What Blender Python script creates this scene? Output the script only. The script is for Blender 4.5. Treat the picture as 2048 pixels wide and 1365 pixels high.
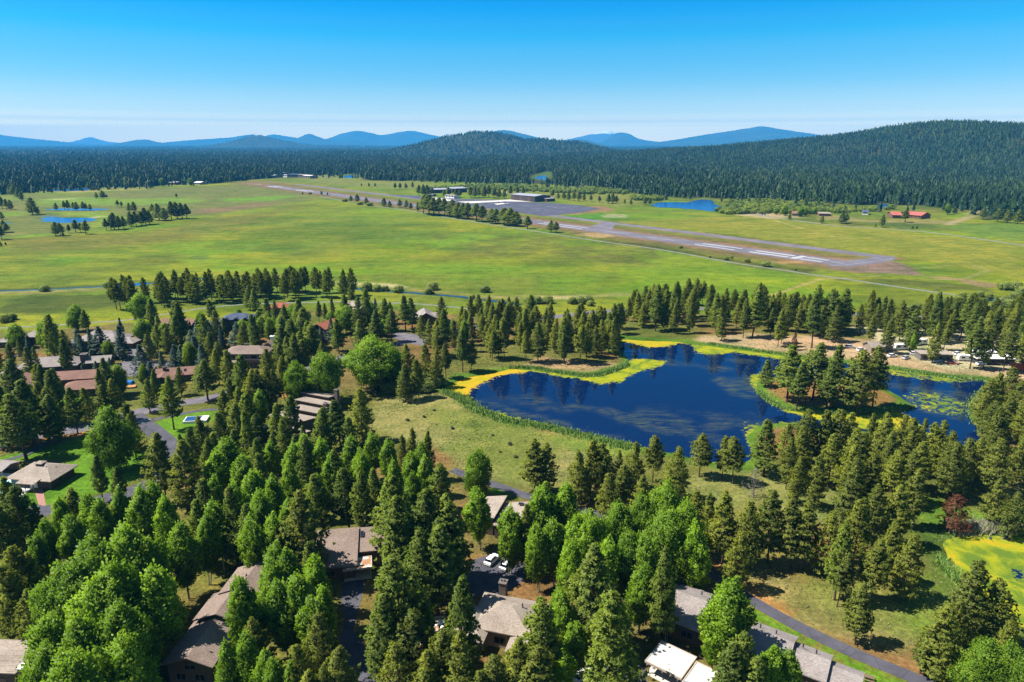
import bpy, math, random
import numpy as np
from mathutils import Vector, Matrix, Euler

# ------------------------------------------------------------------ scene, camera, sky, sun
sc = bpy.context.scene
for o in list(bpy.data.objects):
    bpy.data.objects.remove(o)
COL = sc.collection
random.seed(7)
rng = np.random.default_rng(7)
R = math.radians

CAM_Z = 97.0
PITCH = R(16.23)
FPX = 1365.333
cam_data = bpy.data.cameras.new('camera')
cam_data.sensor_width = 36.0
cam_data.lens = 24.0
cam_data.clip_start = 1.0
cam_data.clip_end = 200000.0
cam = bpy.data.objects.new('camera', cam_data)
cam.location = (0, 0, CAM_Z)
cam.rotation_euler = (math.pi / 2 - PITCH, 0, 0)
COL.objects.link(cam)
sc.camera = cam

SUN_EL = R(55)
SUN_AZ = R(-91)          # measured from +Y towards +X: straight from the left of the view
world = bpy.data.worlds.new('World')
sc.world = world
world.use_nodes = True
wn = world.node_tree.nodes
wl = world.node_tree.links
for n in list(wn):
    wn.remove(n)
w_out = wn.new('ShaderNodeOutputWorld')
w_bg = wn.new('ShaderNodeBackground')
w_sky = wn.new('ShaderNodeTexSky')
w_sky.sky_type = 'NISHITA'
w_sky.sun_disc = False
w_sky.sun_elevation = SUN_EL
w_sky.sun_rotation = SUN_AZ
w_sky.altitude = 1300
w_sky.air_density = 1.0
w_sky.dust_density = 0.3
w_sky.ozone_density = 2.0
# the clear air deepens from pale at the skyline to strong azure overhead, the same all the way round
w_geo = wn.new('ShaderNodeTexCoord')
w_sep = wn.new('ShaderNodeSeparateXYZ')
w_ramp = wn.new('ShaderNodeValToRGB')
w_mul = wn.new('ShaderNodeMix')
w_mul.data_type = 'RGBA'
w_mul.blend_type = 'MULTIPLY'
w_mul.inputs[0].default_value = 1.0
els = w_ramp.color_ramp.elements
els[0].position = 0.0
els[0].color = (3.905, 3.112, 1.541, 1)
els[1].position = 1.0
els[1].color = (1.0, 1.0, 1.0, 1)
for pos, c in ((0.0108, (3.951, 3.057, 1.458, 1)), (0.0175, (4.060, 3.029, 1.346, 1)), (0.0215, (4.294, 3.123, 1.316, 1)), (0.0235, (3.438, 2.636, 1.286, 1)), (0.0268, (2.252, 1.880, 1.215, 1)), (0.0308, (2.349, 1.898, 1.251, 1)), (0.0348, (2.017, 1.751, 1.232, 1)), (0.0400, (1.535, 1.491, 1.201, 1)), (0.0466, (1.371, 1.396, 1.207, 1)), (0.0544, (1.115, 1.277, 1.189, 1)), (0.0635, (0.918, 1.182, 1.191, 1)), (0.0738, (0.684, 1.099, 1.185, 1)), (0.0866, (0.514, 1.044, 1.211, 1)), (0.1017, (0.377, 1.011, 1.221, 1)), (0.1191, (0.273, 1.006, 1.265, 1)), (0.1362, (0.101, 0.980, 1.307, 1)), (0.1506, (0.098, 0.923, 1.333, 1)), (0.1648, (0.026, 0.885, 1.360, 1)), (0.1787, (0.003, 0.815, 1.396, 1)), (0.3400, (0.220, 0.780, 1.200, 1)), (0.6000, (0.800, 0.950, 1.060, 1))):
    e = els.new(pos)
    e.color = c
wl.new(w_geo.outputs['Generated'], w_sep.inputs[0])
wl.new(w_sep.outputs['Z'], w_ramp.inputs[0])
wl.new(w_sky.outputs[0], w_mul.inputs[6])
wl.new(w_ramp.outputs[0], w_mul.inputs[7])
wl.new(w_mul.outputs[2], w_bg.inputs[0])
w_bg.inputs[1].default_value = 0.058
wl.new(w_bg.outputs[0], w_out.inputs[0])

sun_data = bpy.data.lights.new('sun', 'SUN')
sun_data.energy = 5.0
sun_data.angle = R(0.5)
sun_data.color = (1.0, 0.955, 0.87)
sun = bpy.data.objects.new('sun', sun_data)
sun_dir = Vector((math.sin(SUN_AZ) * math.cos(SUN_EL), math.cos(SUN_AZ) * math.cos(SUN_EL), math.sin(SUN_EL)))
sun.rotation_euler = sun_dir.to_track_quat('Z', 'Y').to_euler()
sun.location = (-200, 100, 500)
COL.objects.link(sun)

sc.view_settings.view_transform = 'Standard'
sc.view_settings.look = 'None'
sc.view_settings.exposure = 1.05
sc.view_settings.gamma = 1.0
sc.view_settings.use_curve_mapping = False
sc.render.engine = 'CYCLES'
cy = sc.cycles
cy.max_bounces = 8
cy.diffuse_bounces = 4
cy.glossy_bounces = 2
cy.transmission_bounces = 3
cy.transparent_max_bounces = 4
cy.volume_bounces = 0
cy.caustics_reflective = False
cy.caustics_refractive = False
cy.sample_clamp_indirect = 4.0
cy.use_denoising = True
try:
    cy.denoiser = 'OPENIMAGEDENOISE'
    cy.denoising_input_passes = 'RGB_ALBEDO_NORMAL'
    cy.denoising_prefilter = 'NONE'
except Exception:
    pass

# ------------------------------------------------------------------ helpers
CP, SP = math.cos(PITCH), math.sin(PITCH)

def ray(px, py):
    u = (px - 1024.0) / FPX
    v = (682.5 - py) / FPX
    return u, CP + v * SP, -SP + v * CP

def G(px, py, z=0.0):
    """survey point: the spot at height z that the photograph shows at (px, py)"""
    u, dy, dz = ray(px, py)
    t = (z - CAM_Z) / dz
    return (u * t, dy * t)

def ZAT(px, py, Y):
    u, dy, dz = ray(px, py)
    t = Y / dy
    return u * t, CAM_Z + t * dz

def GP(pts, z=0.0):
    return [G(a, b, z) for a, b in pts]

def tag(o, label=None, cat=None, group=None, kind=None):
    if label:
        o['label'] = label
    if cat:
        o['category'] = cat
    if group:
        o['group'] = group
    if kind:
        o['kind'] = kind
    return o

def link(o, parent=None):
    COL.objects.link(o)
    if parent is not None:
        o.parent = parent
    return o

def empty(name, loc=(0, 0, 0), rz=0.0):
    o = bpy.data.objects.new(name, None)
    o.empty_display_size = 0.5
    o.location = loc
    o.rotation_euler = (0, 0, rz)
    COL.objects.link(o)
    return o

def np_mesh(name, verts, faces, mat=None, smooth=False, mats=None):
    """faces: (n,3) or (n,4) int array"""
    verts = np.asarray(verts, dtype=np.float32)
    faces = np.asarray(faces, dtype=np.int32)
    me = bpy.data.meshes.new(name)
    k = faces.shape[1]
    me.vertices.add(len(verts))
    me.vertices.foreach_set('co', verts.ravel())
    me.loops.add(faces.size)
    me.loops.foreach_set('vertex_index', faces.ravel())
    me.polygons.add(len(faces))
    me.polygons.foreach_set('loop_start', np.arange(0, faces.size, k, dtype=np.int32))
    me.polygons.foreach_set('loop_total', np.full(len(faces), k, dtype=np.int32))
    if smooth:
        me.polygons.foreach_set('use_smooth', np.ones(len(faces), dtype=bool))
    me.update(calc_edges=True)
    if mat:
        me.materials.append(mat)
    return me

def add_attr(me, name, arr):
    arr = np.asarray(arr, dtype=np.float32)
    if arr.ndim == 1:
        a = me.attributes.new(name, 'FLOAT', 'POINT')
        a.data.foreach_set('value', arr)
    else:
        if arr.shape[1] == 3:
            arr = np.concatenate([arr, np.ones((len(arr), 1), np.float32)], 1)
        a = me.attributes.new(name, 'FLOAT_COLOR', 'POINT')
        a.data.foreach_set('color', arr.ravel())

class MB:
    """collects boxes, prisms and tubes into one mesh"""
    def __init__(self):
        self.v, self.f = [], []
    def poly(self, pts):
        b = len(self.v)
        self.v += [tuple(p) for p in pts]
        self.f.append(tuple(range(b, b + len(pts))))
        return self
    def box(self, x0, x1, y0, y1, z0, z1, rz=0.0, at=(0, 0)):
        b = len(self.v)
        c, s = math.cos(rz), math.sin(rz)
        for z in (z0, z1):
            for x, y in ((x0, y0), (x1, y0), (x1, y1), (x0, y1)):
                self.v.append((at[0] + x * c - y * s, at[1] + x * s + y * c, z))
        for q in ((3, 2, 1, 0), (4, 5, 6, 7), (0, 1, 5, 4), (1, 2, 6, 5), (2, 3, 7, 6), (3, 0, 4, 7)):
            self.f.append(tuple(b + i for i in q))
        return self
    def solid(self, top, bottom):
        """closed solid between two polygons with the same number of points (top counter-clockwise)"""
        n = len(top)
        b = len(self.v)
        self.v += [tuple(p) for p in top] + [tuple(p) for p in bottom]
        self.f.append(tuple(range(b, b + n)))
        self.f.append(tuple(reversed(range(b + n, b + 2 * n))))
        for i in range(n):
            j = (i + 1) % n
            self.f.append((b + i, b + n + i, b + n + j, b + j))
        return self
    def tube(self, p0, p1, r0, r1, n=6, caps=True):
        p0, p1 = Vector(p0), Vector(p1)
        d = (p1 - p0).normalized()
        a = d.orthogonal().normalized()
        c = d.cross(a)
        b = len(self.v)
        for p, r in ((p0, r0), (p1, r1)):
            for i in range(n):
                t = 2 * math.pi * i / n
                self.v.append(tuple(p + a * (r * math.cos(t)) + c * (r * math.sin(t))))
        for i in range(n):
            j = (i + 1) % n
            self.f.append((b + i, b + j, b + n + j, b + n + i))
        if caps:
            self.f.append(tuple(reversed(range(b, b + n))))
            self.f.append(tuple(range(b + n, b + 2 * n)))
        return self
    def lathe(self, prof, n=10, at=(0, 0, 0)):
        b = len(self.v)
        for r, z in prof:
            for i in range(n):
                t = 2 * math.pi * i / n
                self.v.append((at[0] + r * math.cos(t), at[1] + r * math.sin(t), at[2] + z))
        for k in range(len(prof) - 1):
            for i in range(n):
                j = (i + 1) % n
                self.f.append((b + k * n + i, b + k * n + j, b + (k + 1) * n + j, b + (k + 1) * n + i))
        self.f.append(tuple(reversed(range(b, b + n))))
        e = b + (len(prof) - 1) * n
        self.f.append(tuple(range(e, e + n)))
        return self
    def mesh(self, name, mat):
        me = bpy.data.meshes.new(name)
        me.from_pydata(self.v, [], self.f)
        me.update()
        if mat:
            me.materials.append(mat)
        return me
    def build(self, name, mat, parent=None):
        return link(bpy.data.objects.new(name, self.mesh(name, mat)), parent)

# value noise in numpy, for terrain and zones
def vnoise(x, y, seed=0):
    xi, yi = np.floor(x).astype(np.int64), np.floor(y).astype(np.int64)
    fx, fy = x - xi, y - yi
    fx, fy = fx * fx * (3 - 2 * fx), fy * fy * (3 - 2 * fy)
    def h(a, b):
        n = (a * 374761393 + b * 668265263 + seed * 1442695041) & 0x7fffffff
        n = ((n ^ (n >> 13)) * 1274126177) & 0x7fffffff
        return ((n ^ (n >> 16)) & 0xffff) / 65535.0
    return (h(xi, yi) * (1 - fx) + h(xi + 1, yi) * fx) * (1 - fy) + (h(xi, yi + 1) * (1 - fx) + h(xi + 1, yi + 1) * fx) * fy

def fbm(x, y, scale, oct=4, seed=0):
    v, a, s = 0.0, 0.5, 1.0 / scale
    for k in range(oct):
        v = v + a * vnoise(x * s, y * s, seed + k * 17)
        a *= 0.5
        s *= 2.03
    return v / (1 - 0.5 ** oct)

def sdf(X, Y, poly):
    """signed distance to polygon, negative inside"""
    P = np.asarray(poly, dtype=float)
    d = np.full(X.shape, 1e18)
    ins = np.zeros(X.shape, bool)
    n = len(P)
    for i in range(n):
        a, b = P[i], P[(i + 1) % n]
        e = b - a
        l2 = max(1e-9, e @ e)
        t = np.clip(((X - a[0]) * e[0] + (Y - a[1]) * e[1]) / l2, 0, 1)
        d = np.minimum(d, (X - a[0] - t * e[0]) ** 2 + (Y - a[1] - t * e[1]) ** 2)
        c = (a[1] > Y) != (b[1] > Y)
        if abs(e[1]) > 1e-12:
            ins ^= c & (X < e[0] * (Y - a[1]) / e[1] + a[0])
    d = np.sqrt(d)
    return np.where(ins, -d, d)

def pdist(X, Y, line):
    P = np.asarray(line, dtype=float)
    d = np.full(X.shape, 1e18)
    for i in range(len(P) - 1):
        a, b = P[i], P[i + 1]
        e = b - a
        l2 = max(1e-9, e @ e)
        t = np.clip(((X - a[0]) * e[0] + (Y - a[1]) * e[1]) / l2, 0, 1)
        d = np.minimum(d, (X - a[0] - t * e[0]) ** 2 + (Y - a[1] - t * e[1]) ** 2)
    return np.sqrt(d)

def sstep(a, b, x):
    t = np.clip((x - a) / (b - a), 0, 1)
    return t * t * (3 - 2 * t)

def inside(p, poly):
    x, y = p
    r = False
    n = len(poly)
    for i in range(n):
        (x0, y0), (x1, y1) = poly[i], poly[(i + 1) % n]
        if (y0 > y) != (y1 > y) and x < (x1 - x0) * (y - y0) / (y1 - y0) + x0:
            r = not r
    return r

def spline(pts, n=8):
    """Catmull-Rom through the points"""
    P = [np.array(p, float) for p in pts]
    P = [2 * P[0] - P[1]] + P + [2 * P[-1] - P[-2]]
    out = []
    for i in range(1, len(P) - 2):
        for k in range(n):
            t = k / n
            out.append(0.5 * ((2 * P[i]) + (P[i + 1] - P[i - 1]) * t + (2 * P[i - 1] - 5 * P[i] + 4 * P[i + 1] - P[i + 2]) * t * t + (3 * P[i] - P[i - 1] - 3 * P[i + 1] + P[i + 2]) * t ** 3))
    out.append(P[-2])
    return [tuple(p) for p in out]

# ------------------------------------------------------------------ materials
def new_mat(name):
    m = bpy.data.materials.new(name)
    m.use_nodes = True
    nt = m.node_tree
    bs = nt.nodes['Principled BSDF']
    return m, nt, bs

def nd(nt, t, **kw):
    n = nt.nodes.new(t)
    for k, v in kw.items():
        setattr(n, k, v)
    return n

def mixc(nt, fac, a, b, mode='MIX'):
    m = nt.nodes.new('ShaderNodeMix')
    m.data_type = 'RGBA'
    m.blend_type = mode
    for sock, val in ((m.inputs[0], fac), (m.inputs[6], a), (m.inputs[7], b)):
        if isinstance(val, (int, float)):
            sock.default_value = val
        elif isinstance(val, tuple):
            sock.default_value = (*val, 1.0)
        else:
            nt.links.new(val, sock)
    return m.outputs[2]

def ramp(nt, src, stops):
    r = nt.nodes.new('ShaderNodeValToRGB')
    el = r.color_ramp.elements
    while len(el) < len(stops):
        el.new(0.5)
    for e, (p, c) in zip(el, stops):
        e.position = p
        e.color = (c, c, c, 1) if isinstance(c, (int, float)) else (*c, 1)
    nt.links.new(src, r.inputs[0])
    return r.outputs[0]

def noise(nt, scale, detail=3.0, rough=0.55, coord=None, dist=0.0):
    n = nt.nodes.new('ShaderNodeTexNoise')
    n.inputs['Scale'].default_value = scale
    n.inputs['Detail'].default_value = detail
    n.inputs['Roughness'].default_value = rough
    n.inputs['Distortion'].default_value = dist
    if coord is not None:
        nt.links.new(coord, n.inputs['Vector'])
    return n.outputs[0]

def coords(nt, kind='Object'):
    return nt.nodes.new('ShaderNodeTexCoord').outputs[kind]

def position(nt):
    return nt.nodes.new('ShaderNodeNewGeometry').outputs['Position']

def bump(nt, bs, h, strength=0.3, dist=0.1):
    b = nt.nodes.new('ShaderNodeBump')
    b.inputs['Strength'].default_value = strength
    b.inputs['Distance'].default_value = dist
    nt.links.new(h, b.inputs['Height'])
    nt.links.new(b.outputs[0], bs.inputs['Normal'])

def simple(name, col, rough=0.7, var=0.25, scale=3.0, metallic=0.0, spec=0.3, b=0.0, kind='pos'):
    """plain material with soft mottling"""
    m, nt, bs = new_mat(name)
    co = position(nt) if kind == 'pos' else coords(nt)
    n = noise(nt, scale, 4.0, 0.6, co)
    f = ramp(nt, n, ((0.25, 1 - var), (0.75, 1 + var)))
    nt.links.new(mixc(nt, 1.0, col, f, 'MULTIPLY'), bs.inputs['Base Color'])
    bs.inputs['Roughness'].default_value = rough
    bs.inputs['Metallic'].default_value = metallic
    bs.inputs['Specular IOR Level'].default_value = spec
    if b:
        bump(nt, bs, n, b, 0.05)
    return m
# ------------------------------------------------------------------ survey of the ground
POND = GP([(883,775),(905,764),(925,755),(971,746),(1019,737),(1065,738),(1105,744),(1166,752),(1205,749),(1233,740),(1258,730),(1251,716),(1239,706),(1232,690),(1239,676),(1300,680),(1364,684),(1388,688),(1422,691),(1463,696),(1504,702),(1558,710),(1615,718),(1685,724),(1786,738),(1843,747),(1906,756),(1976,760),(1978,776),(1950,802),(1950,829),(1964,851),(1990,868),(1975,884),(1930,890),(1880,886),(1835,870),(1780,866),(1720,862),(1650,856),(1600,850),(1562,846),(1535,850),(1510,858),(1500,872),(1504,892),(1512,915),(1490,930),(1440,926),(1376,913),(1310,900),(1257,889),(1227,883),(1166,868),(1105,854),(1013,837),(958,819),(934,801),(905,786)])
ISLAND = GP([(1513,781),(1517,765),(1535,754),(1600,755),(1690,762),(1760,772),(1800,792),(1824,809),(1795,818),(1716,822),(1663,822),(1602,819),(1552,807)])
POND2 = GP([(1884,1080),(1905,1068),(1950,1064),(2048,1069),(2200,1074),(2230,1160),(2200,1250),(2060,1256),(1990,1240),(1963,1216),(1935,1176),(1905,1143),(1890,1118)])
LEFT_POND = GP([(82,432),(95,428),(110,434),(140,435),(185,436),(196,439),(170,444),(120,446),(84,442)])
LEFT_POND2 = GP([(0,452),(0,444),(18,444),(20,450)])
GOLF_WATER = GP([(85,420),(110,416),(215,417),(212,421),(120,421)])
GOLF_WATER2 = GP([(92,379),(130,376),(200,375),(175,381),(110,383)])
CREEK_POOL = GP([(228,573),(232,568),(262,565),(284,565),(286,569),(258,573)])
PUDDLE = GP([(389,515),(396,513),(407,516),(404,518)])
RIVER_A = GP([(1062,356),(1075,350),(1092,344),(1101,346),(1100,358),(1098,362),(1082,361)])
RIVER_B = GP([(1296,409),(1320,404),(1375,405),(1385,401),(1400,398),(1428,400),(1432,409),(1445,414),(1460,420),(1430,423),(1380,418),(1340,415),(1305,414)])
RIVER_C = GP([(1748,410),(1770,407),(1782,409),(1778,415),(1760,418)])
RIVER_D = GP([(678,353),(700,349),(716,351),(712,356),(690,357)])
RIVER_POLYS = [RIVER_A, RIVER_B, RIVER_C, RIVER_D]
BASINS = [POND2, LEFT_POND, LEFT_POND2, GOLF_WATER, GOLF_WATER2, CREEK_POOL, PUDDLE] + RIVER_POLYS

CREEK1 = GP([(-60,584),(0,581),(90,578),(160,574),(225,571),(290,567),(340,562),(390,557),(412,555)])
CREEK2 = GP([(700,575),(740,579),(817,584),(851,587),(919,592),(960,598),(1001,602),(1040,608)])
CREEK3 = GP([(1850,618),(1880,614),(1912,609),(1963,600),(2014,596),(2060,594)])

# ridges: (px, py of tree tops, distance), width of the slope
def ridge(pts, L, tree=25.0, zmul=1.0):
    out = []
    for px, py, Yd in pts:
        x, z = ZAT(px, py, Yd)
        out.append((x, Yd, max(2.0, z - tree)))
    return out, L
RIDGES = [
    ridge([(1240,301,3900),(1330,296,3700),(1450,288,3600),(1540,281,3500),(1650,269,3300),(1740,262,3100),(1830,244,2900),(1900,239,2850),(1990,245,2850),(2100,253,2850),(2400,270,2800),(3000,290,2800)], 1650),
    ridge([(780,298,5700),(850,281,5600),(900,268,5600),(950,260,5600),(1000,263,5600),(1050,276,5500),(1100,276,5400),(1150,279,5300),(1200,290,5200),(1240,300,5200)], 950),
    ridge([(420,292,13000),(480,279,13000),(512,267,13000),(545,276,13000),(620,290,13000)], 1100, 14.0),
]
def terrain_h(X, Y):
    h = np.zeros(X.shape)
    for pts, L in RIDGES:
        px_ = np.array([pts[0][0] - 900] + [p[0] for p in pts] + [pts[-1][0] + 2500])
        py_ = np.array([pts[0][1]] + [p[1] for p in pts] + [pts[-1][1]])
        pz_ = np.array([1.0] + [p[2] for p in pts] + [1.0])
        f = np.clip(1 - np.abs(Y - np.interp(X, px_, py_)) / L, 0, 1)
        best = np.interp(X, px_, pz_) * f * f * (3 - 2 * f)
        h = np.maximum(h, best)
    far = sstep(1500, 3000, np.hypot(X, Y))
    h = h * (1 + 0.10 * far * (fbm(X, Y, 380, 3, 5) - 0.5)) + far * 3.0 * fbm(X, Y, 500, 3, 3)
    return h

def bank(X, Y, poly, depth=1.5, slope=5.0):
    d = sdf(X, Y, poly)
    return d, -depth * sstep(1.6, -slope, d)

def ground_h(X, Y, parts=False):
    h = terrain_h(X, Y)
    d1 = sdf(X, Y, POND)
    di = sdf(X, Y, ISLAND)
    dp = np.maximum(d1, -di)
    wob = (fbm(X, Y, 9, 3, 11) - 0.5) * 3.0
    dp = dp + wob
    h = h - 1.5 * sstep(1.6, -4.5, dp) + 0.7 * sstep(0, -9, di)
    for p in BASINS:
        d = sdf(X, Y, p)
        sc_ = 1.0 + np.hypot(X, Y) / 500.0
        h = h - 1.2 * sstep(1.2 * sc_, -3.0 * sc_, d + wob * 0.5)
    for c in (CREEK1, CREEK2, CREEK3):
        h = h - 1.2 * sstep(4.5, 0.5, pdist(X, Y, c))
    return h
WATER_Z = -0.45

def axis(fine0, fine1, step, lo, hi, grow=1.035):
    a = list(np.arange(fine0, fine1 + 0.01, step))
    s, v = step, fine1
    while v < hi:
        s *= grow
        v += s
        a.append(v)
    s, v = step, fine0
    pre = []
    while v > lo:
        s *= grow
        v -= s
        pre.append(v)
    return np.array(pre[::-1] + a)

gx = axis(-300, 330, 2.2, -31500, 31500, 1.045)
gy = axis(96, 470, 2.2, -400, 32500, 1.028)
GX, GY = np.meshgrid(gx, gy)
GH = ground_h(GX, GY)

# ---- zones of the ground: base colours of soil, grass and turf
def lerp(a, b, f):
    return a + (np.asarray(b) - a) * f[..., None]
n1 = fbm(GX, GY, 60, 4, 21)
n2 = fbm(GX, GY, 14, 3, 22)
n3 = fbm(GX, GY, 220, 3, 23)
n4 = fbm(GX, GY * 2.4, 130, 4, 24)
DIST = np.hypot(GX, GY)
MEADOW = np.array([0.170, 0.205, 0.013])
C = np.zeros(GX.shape + (3,)) + MEADOW
C = lerp(C, (0.115, 0.180, 0.018), sstep(0.40, 0.62, n4))
C = lerp(C, (0.175, 0.165, 0.035), sstep(0.50, 0.72, n1) * 0.35)
n5 = fbm(GX + 60 * n1, GY * 2.0 + 90 * n3, 70, 4, 25)
C = lerp(C, (0.250, 0.245, 0.020), sstep(0.52, 0.70, n5) * 0.40)
C = lerp(C, (0.085, 0.115, 0.014), sstep(0.48, 0.30, n5) * 0.55)
C = lerp(C, (0.125, 0.225, 0.010), sstep(0.58, 0.70, fbm(GX, GY * 1.8, 95, 4, 26)) * 0.6)
C = lerp(C, (0.090, 0.095, 0.030), sstep(0.56, 0.72, n3) * sstep(0.35, 0.6, n2) * 0.6)

def zone(poly, col, soft=3.0, wob=0.0, amount=1.0, mod=None):
    global C
    d = sdf(GX, GY, poly)
    if wob:
        d = d + (n2 - 0.5) * wob * 2.2 + (n1 - 0.5) * wob
    f = sstep(soft, -soft, d) * amount
    if mod is not None:
        f = f * mod
    C = lerp(C, col, f)

def band(line, w, col, soft=2.0, wob=0.0, amount=1.0):
    global C
    d = pdist(GX, GY, line)
    if wob:
        d = d + (n2 - 0.5) * wob
    C = lerp(C, col, sstep(w + soft, w - soft, d) * amount)

# residential ground south of the meadow: thin dry grass over orange-brown needles
RES = GP([(-400,668),(0,668),(150,655),(260,648),(420,640),(560,625),(700,618),(850,622),(1000,640),(1110,640),(1300,632),(1500,628),(1700,632),(2048,640),(2500,650),(3200,1000),(2600,1500),(-600,1500),(-1200,900)])
zone(RES, (0.155, 0.125, 0.050), 5.0, 6.0)
duff = sstep(0.45, 0.62, n2) * sstep(0.35, 0.55, n1)
zone(RES, (0.215, 0.115, 0.060), 5.0, 6.0, 0.8, duff)
zone(RES, (0.120, 0.140, 0.030), 5.0, 6.0, 0.7, sstep(0.55, 0.40, n1))
# dry field by the pond
FIELD = GP([(752,800),(800,790),(860,783),(905,792),(960,830),(1013,845),(1105,862),(1166,876),(1227,892),(1260,900),(1240,930),(1180,960),(1100,975),(1050,990),(960,955),(870,900),(790,880),(745,850)])
zone(FIELD, (0.215, 0.205, 0.085), 3.0, 4.0)
zone(FIELD, (0.140, 0.170, 0.040), 3.0, 4.0, 0.9, sstep(0.50, 0.64, n1))
for p, c, a in (
    (GP([(1370,950),(1500,940),(1680,970),(1700,1010),(1640,1040),(1520,1010),(1400,1010),(1370,980)]), (0.200, 0.205, 0.075), 0.95),
    (GP([(1400,1115),(1450,1135),(1560,1150),(1640,1170),(1740,1180),(1860,1230),(1840,1340),(1700,1300),(1560,1225),(1470,1170)]), (0.220, 0.200, 0.085), 0.85),
    (GP([(1590,1130),(1700,1140),(1830,1200),(1880,1290),(1800,1290),(1700,1240),(1600,1180)]), (0.120, 0.165, 0.030), 0.6),
    (GP([(1800,1140),(1880,1120),(1930,1170),(1900,1260),(1960,1300),(2048,1300),(2048,1365),(1880,1365),(1820,1260)]), (0.120, 0.190, 0.028), 0.75),
    (GP([(1860,1000),(1960,1020),(2100,1030),(2100,1066),(1960,1060),(1880,1066),(1850,1040)]), (0.110, 0.210, 0.020), 0.8),
    (GP([(1100,870),(1260,888),(1300,905),(1240,925),(1150,900)]), (0.120, 0.185, 0.025), 0.8)):
    zone(p, c, 3.0, 4.0, a)
# bare pink-grey dirt of the works north of the pond
zone(GP([(1400,672),(1500,668),(1620,672),(1760,680),(1900,690),(2060,700),(2100,765),(1980,756),(1840,744),(1700,718),(1580,706),(1490,697),(1400,690)]), (0.400, 0.285, 0.215), 3.0, 3.0, 0.95)
zone(GP([(1720,655),(2060,664),(2100,742),(1900,738),(1780,705)]), (0.460, 0.400, 0.330), 3.0, 5.0, 0.9)
zone(GP([(1020,735),(1080,715),(1180,725),(1240,728),(1200,746),(1110,742)]), (0.330, 0.225, 0.150), 2.0, 4.0, 0.9)
# watered lawns
LAWN = (0.105, 0.215, 0.016)
for p in ([(298,850),(330,838),(400,822),(445,820),(440,836),(400,850),(392,870),(372,890),(352,892),(320,870)],
          [(-30,925),(40,905),(110,890),(170,872),(240,882),(290,900),(300,925),(270,960),(210,985),(130,1000),(90,1012),(40,1020),(40,985),(130,950),(130,920),(60,918),(-30,935)],
          [(1000,968),(975,972),(985,985),(1040,1000),(1052,996)],
          [(1490,1212),(1510,1212),(1600,1262),(1660,1290),(1780,1345),(1830,1370),(1840,1395),(1740,1400),(1680,1330),(1640,1300),(1580,1275),(1500,1240)],
          [(560,835),(640,830),(700,838),(690,860),(640,865)],
          [(60,800),(150,790),(180,800),(160,812),(80,815)]):
    zone(GP(p), LAWN, 0.8, 0.6)
zone(GP([(60,1010),(90,985),(110,990),(100,1010)]), LAWN, 0.8, 0.6)
band(GP([(0,895),(60,884),(120,870),(180,862)]), 3.5, (0.36, 0.17, 0.07), 2.0, 3.0, 0.9)
band(GP([(1400,1112),(1440,1150),(1490,1184),(1560,1222)]), 2.6, (0.34, 0.17, 0.07), 1.0, 2.0, 0.8)
zone(GP([(528,782),(560,770),(600,775),(640,800),(560,795)]), (0.42, 0.20, 0.09), 2.0, 3.0)
zone(GP([(700,1225),(690,1250),(690,1275),(705,1265)]), (0.42, 0.24, 0.15), 0.6, 0.6)
zone(GP([(728,1328),(760,1330),(775,1350),(760,1362),(738,1352)]), (0.36, 0.16, 0.06), 1.0, 1.0)
# meadow tone north of the residential strip
zone(GP([(0,600),(60,590),(150,586),(250,590),(240,608),(120,625),(0,632)]), (0.060, 0.085, 0.014), 6.0, 12.0, 0.9)
band(GP([(0,585),(100,583),(200,578),(300,571),(400,564),(560,554),(720,572),(830,580),(960,596),(1100,596),(1250,590)]), 6.0, (0.230, 0.215, 0.090), 5.0, 14.0, 0.75)
zone(GP([(690,566),(740,566),(840,572),(820,579),(740,574)]), (0.42, 0.36, 0.24), 2.0, 6.0, 0.7)
zone(GP([(1020,590),(1130,592),(1230,598),(1120,602)]), (0.36, 0.31, 0.18), 2.0, 6.0, 0.7)
zone(GP([(620,448),(720,440),(830,470),(700,480),(560,478),(420,500),(480,462)]), (0.080, 0.130, 0.014), 30.0, 30.0, 0.75)
zone(GP([(860,485),(930,465),(1010,470),(960,480),(880,495)]), (0.160, 0.270, 0.020), 8.0, 12.0, 0.6)
zone(GP([(380,500),(420,505),(480,540),(430,545),(370,520)]), (0.140, 0.250, 0.018), 10.0, 16.0, 0.5)
zone(GP([(700,500),(850,520),(1000,545),(900,570),(740,530)]), (0.130, 0.215, 0.016), 10.0, 25.0, 0.5)
zone(GP([(1320,500),(1480,528),(1610,560),(1500,575),(1330,590),(1240,560)]), (0.150, 0.245, 0.014), 12.0, 16.0, 0.6)
zone(GP([(0,478),(120,470),(280,466),(420,440),(600,412),(640,405),(520,440),(380,480),(160,500),(0,505)]), (0.145, 0.130, 0.035), 15.0, 20.0, 0.6)
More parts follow.
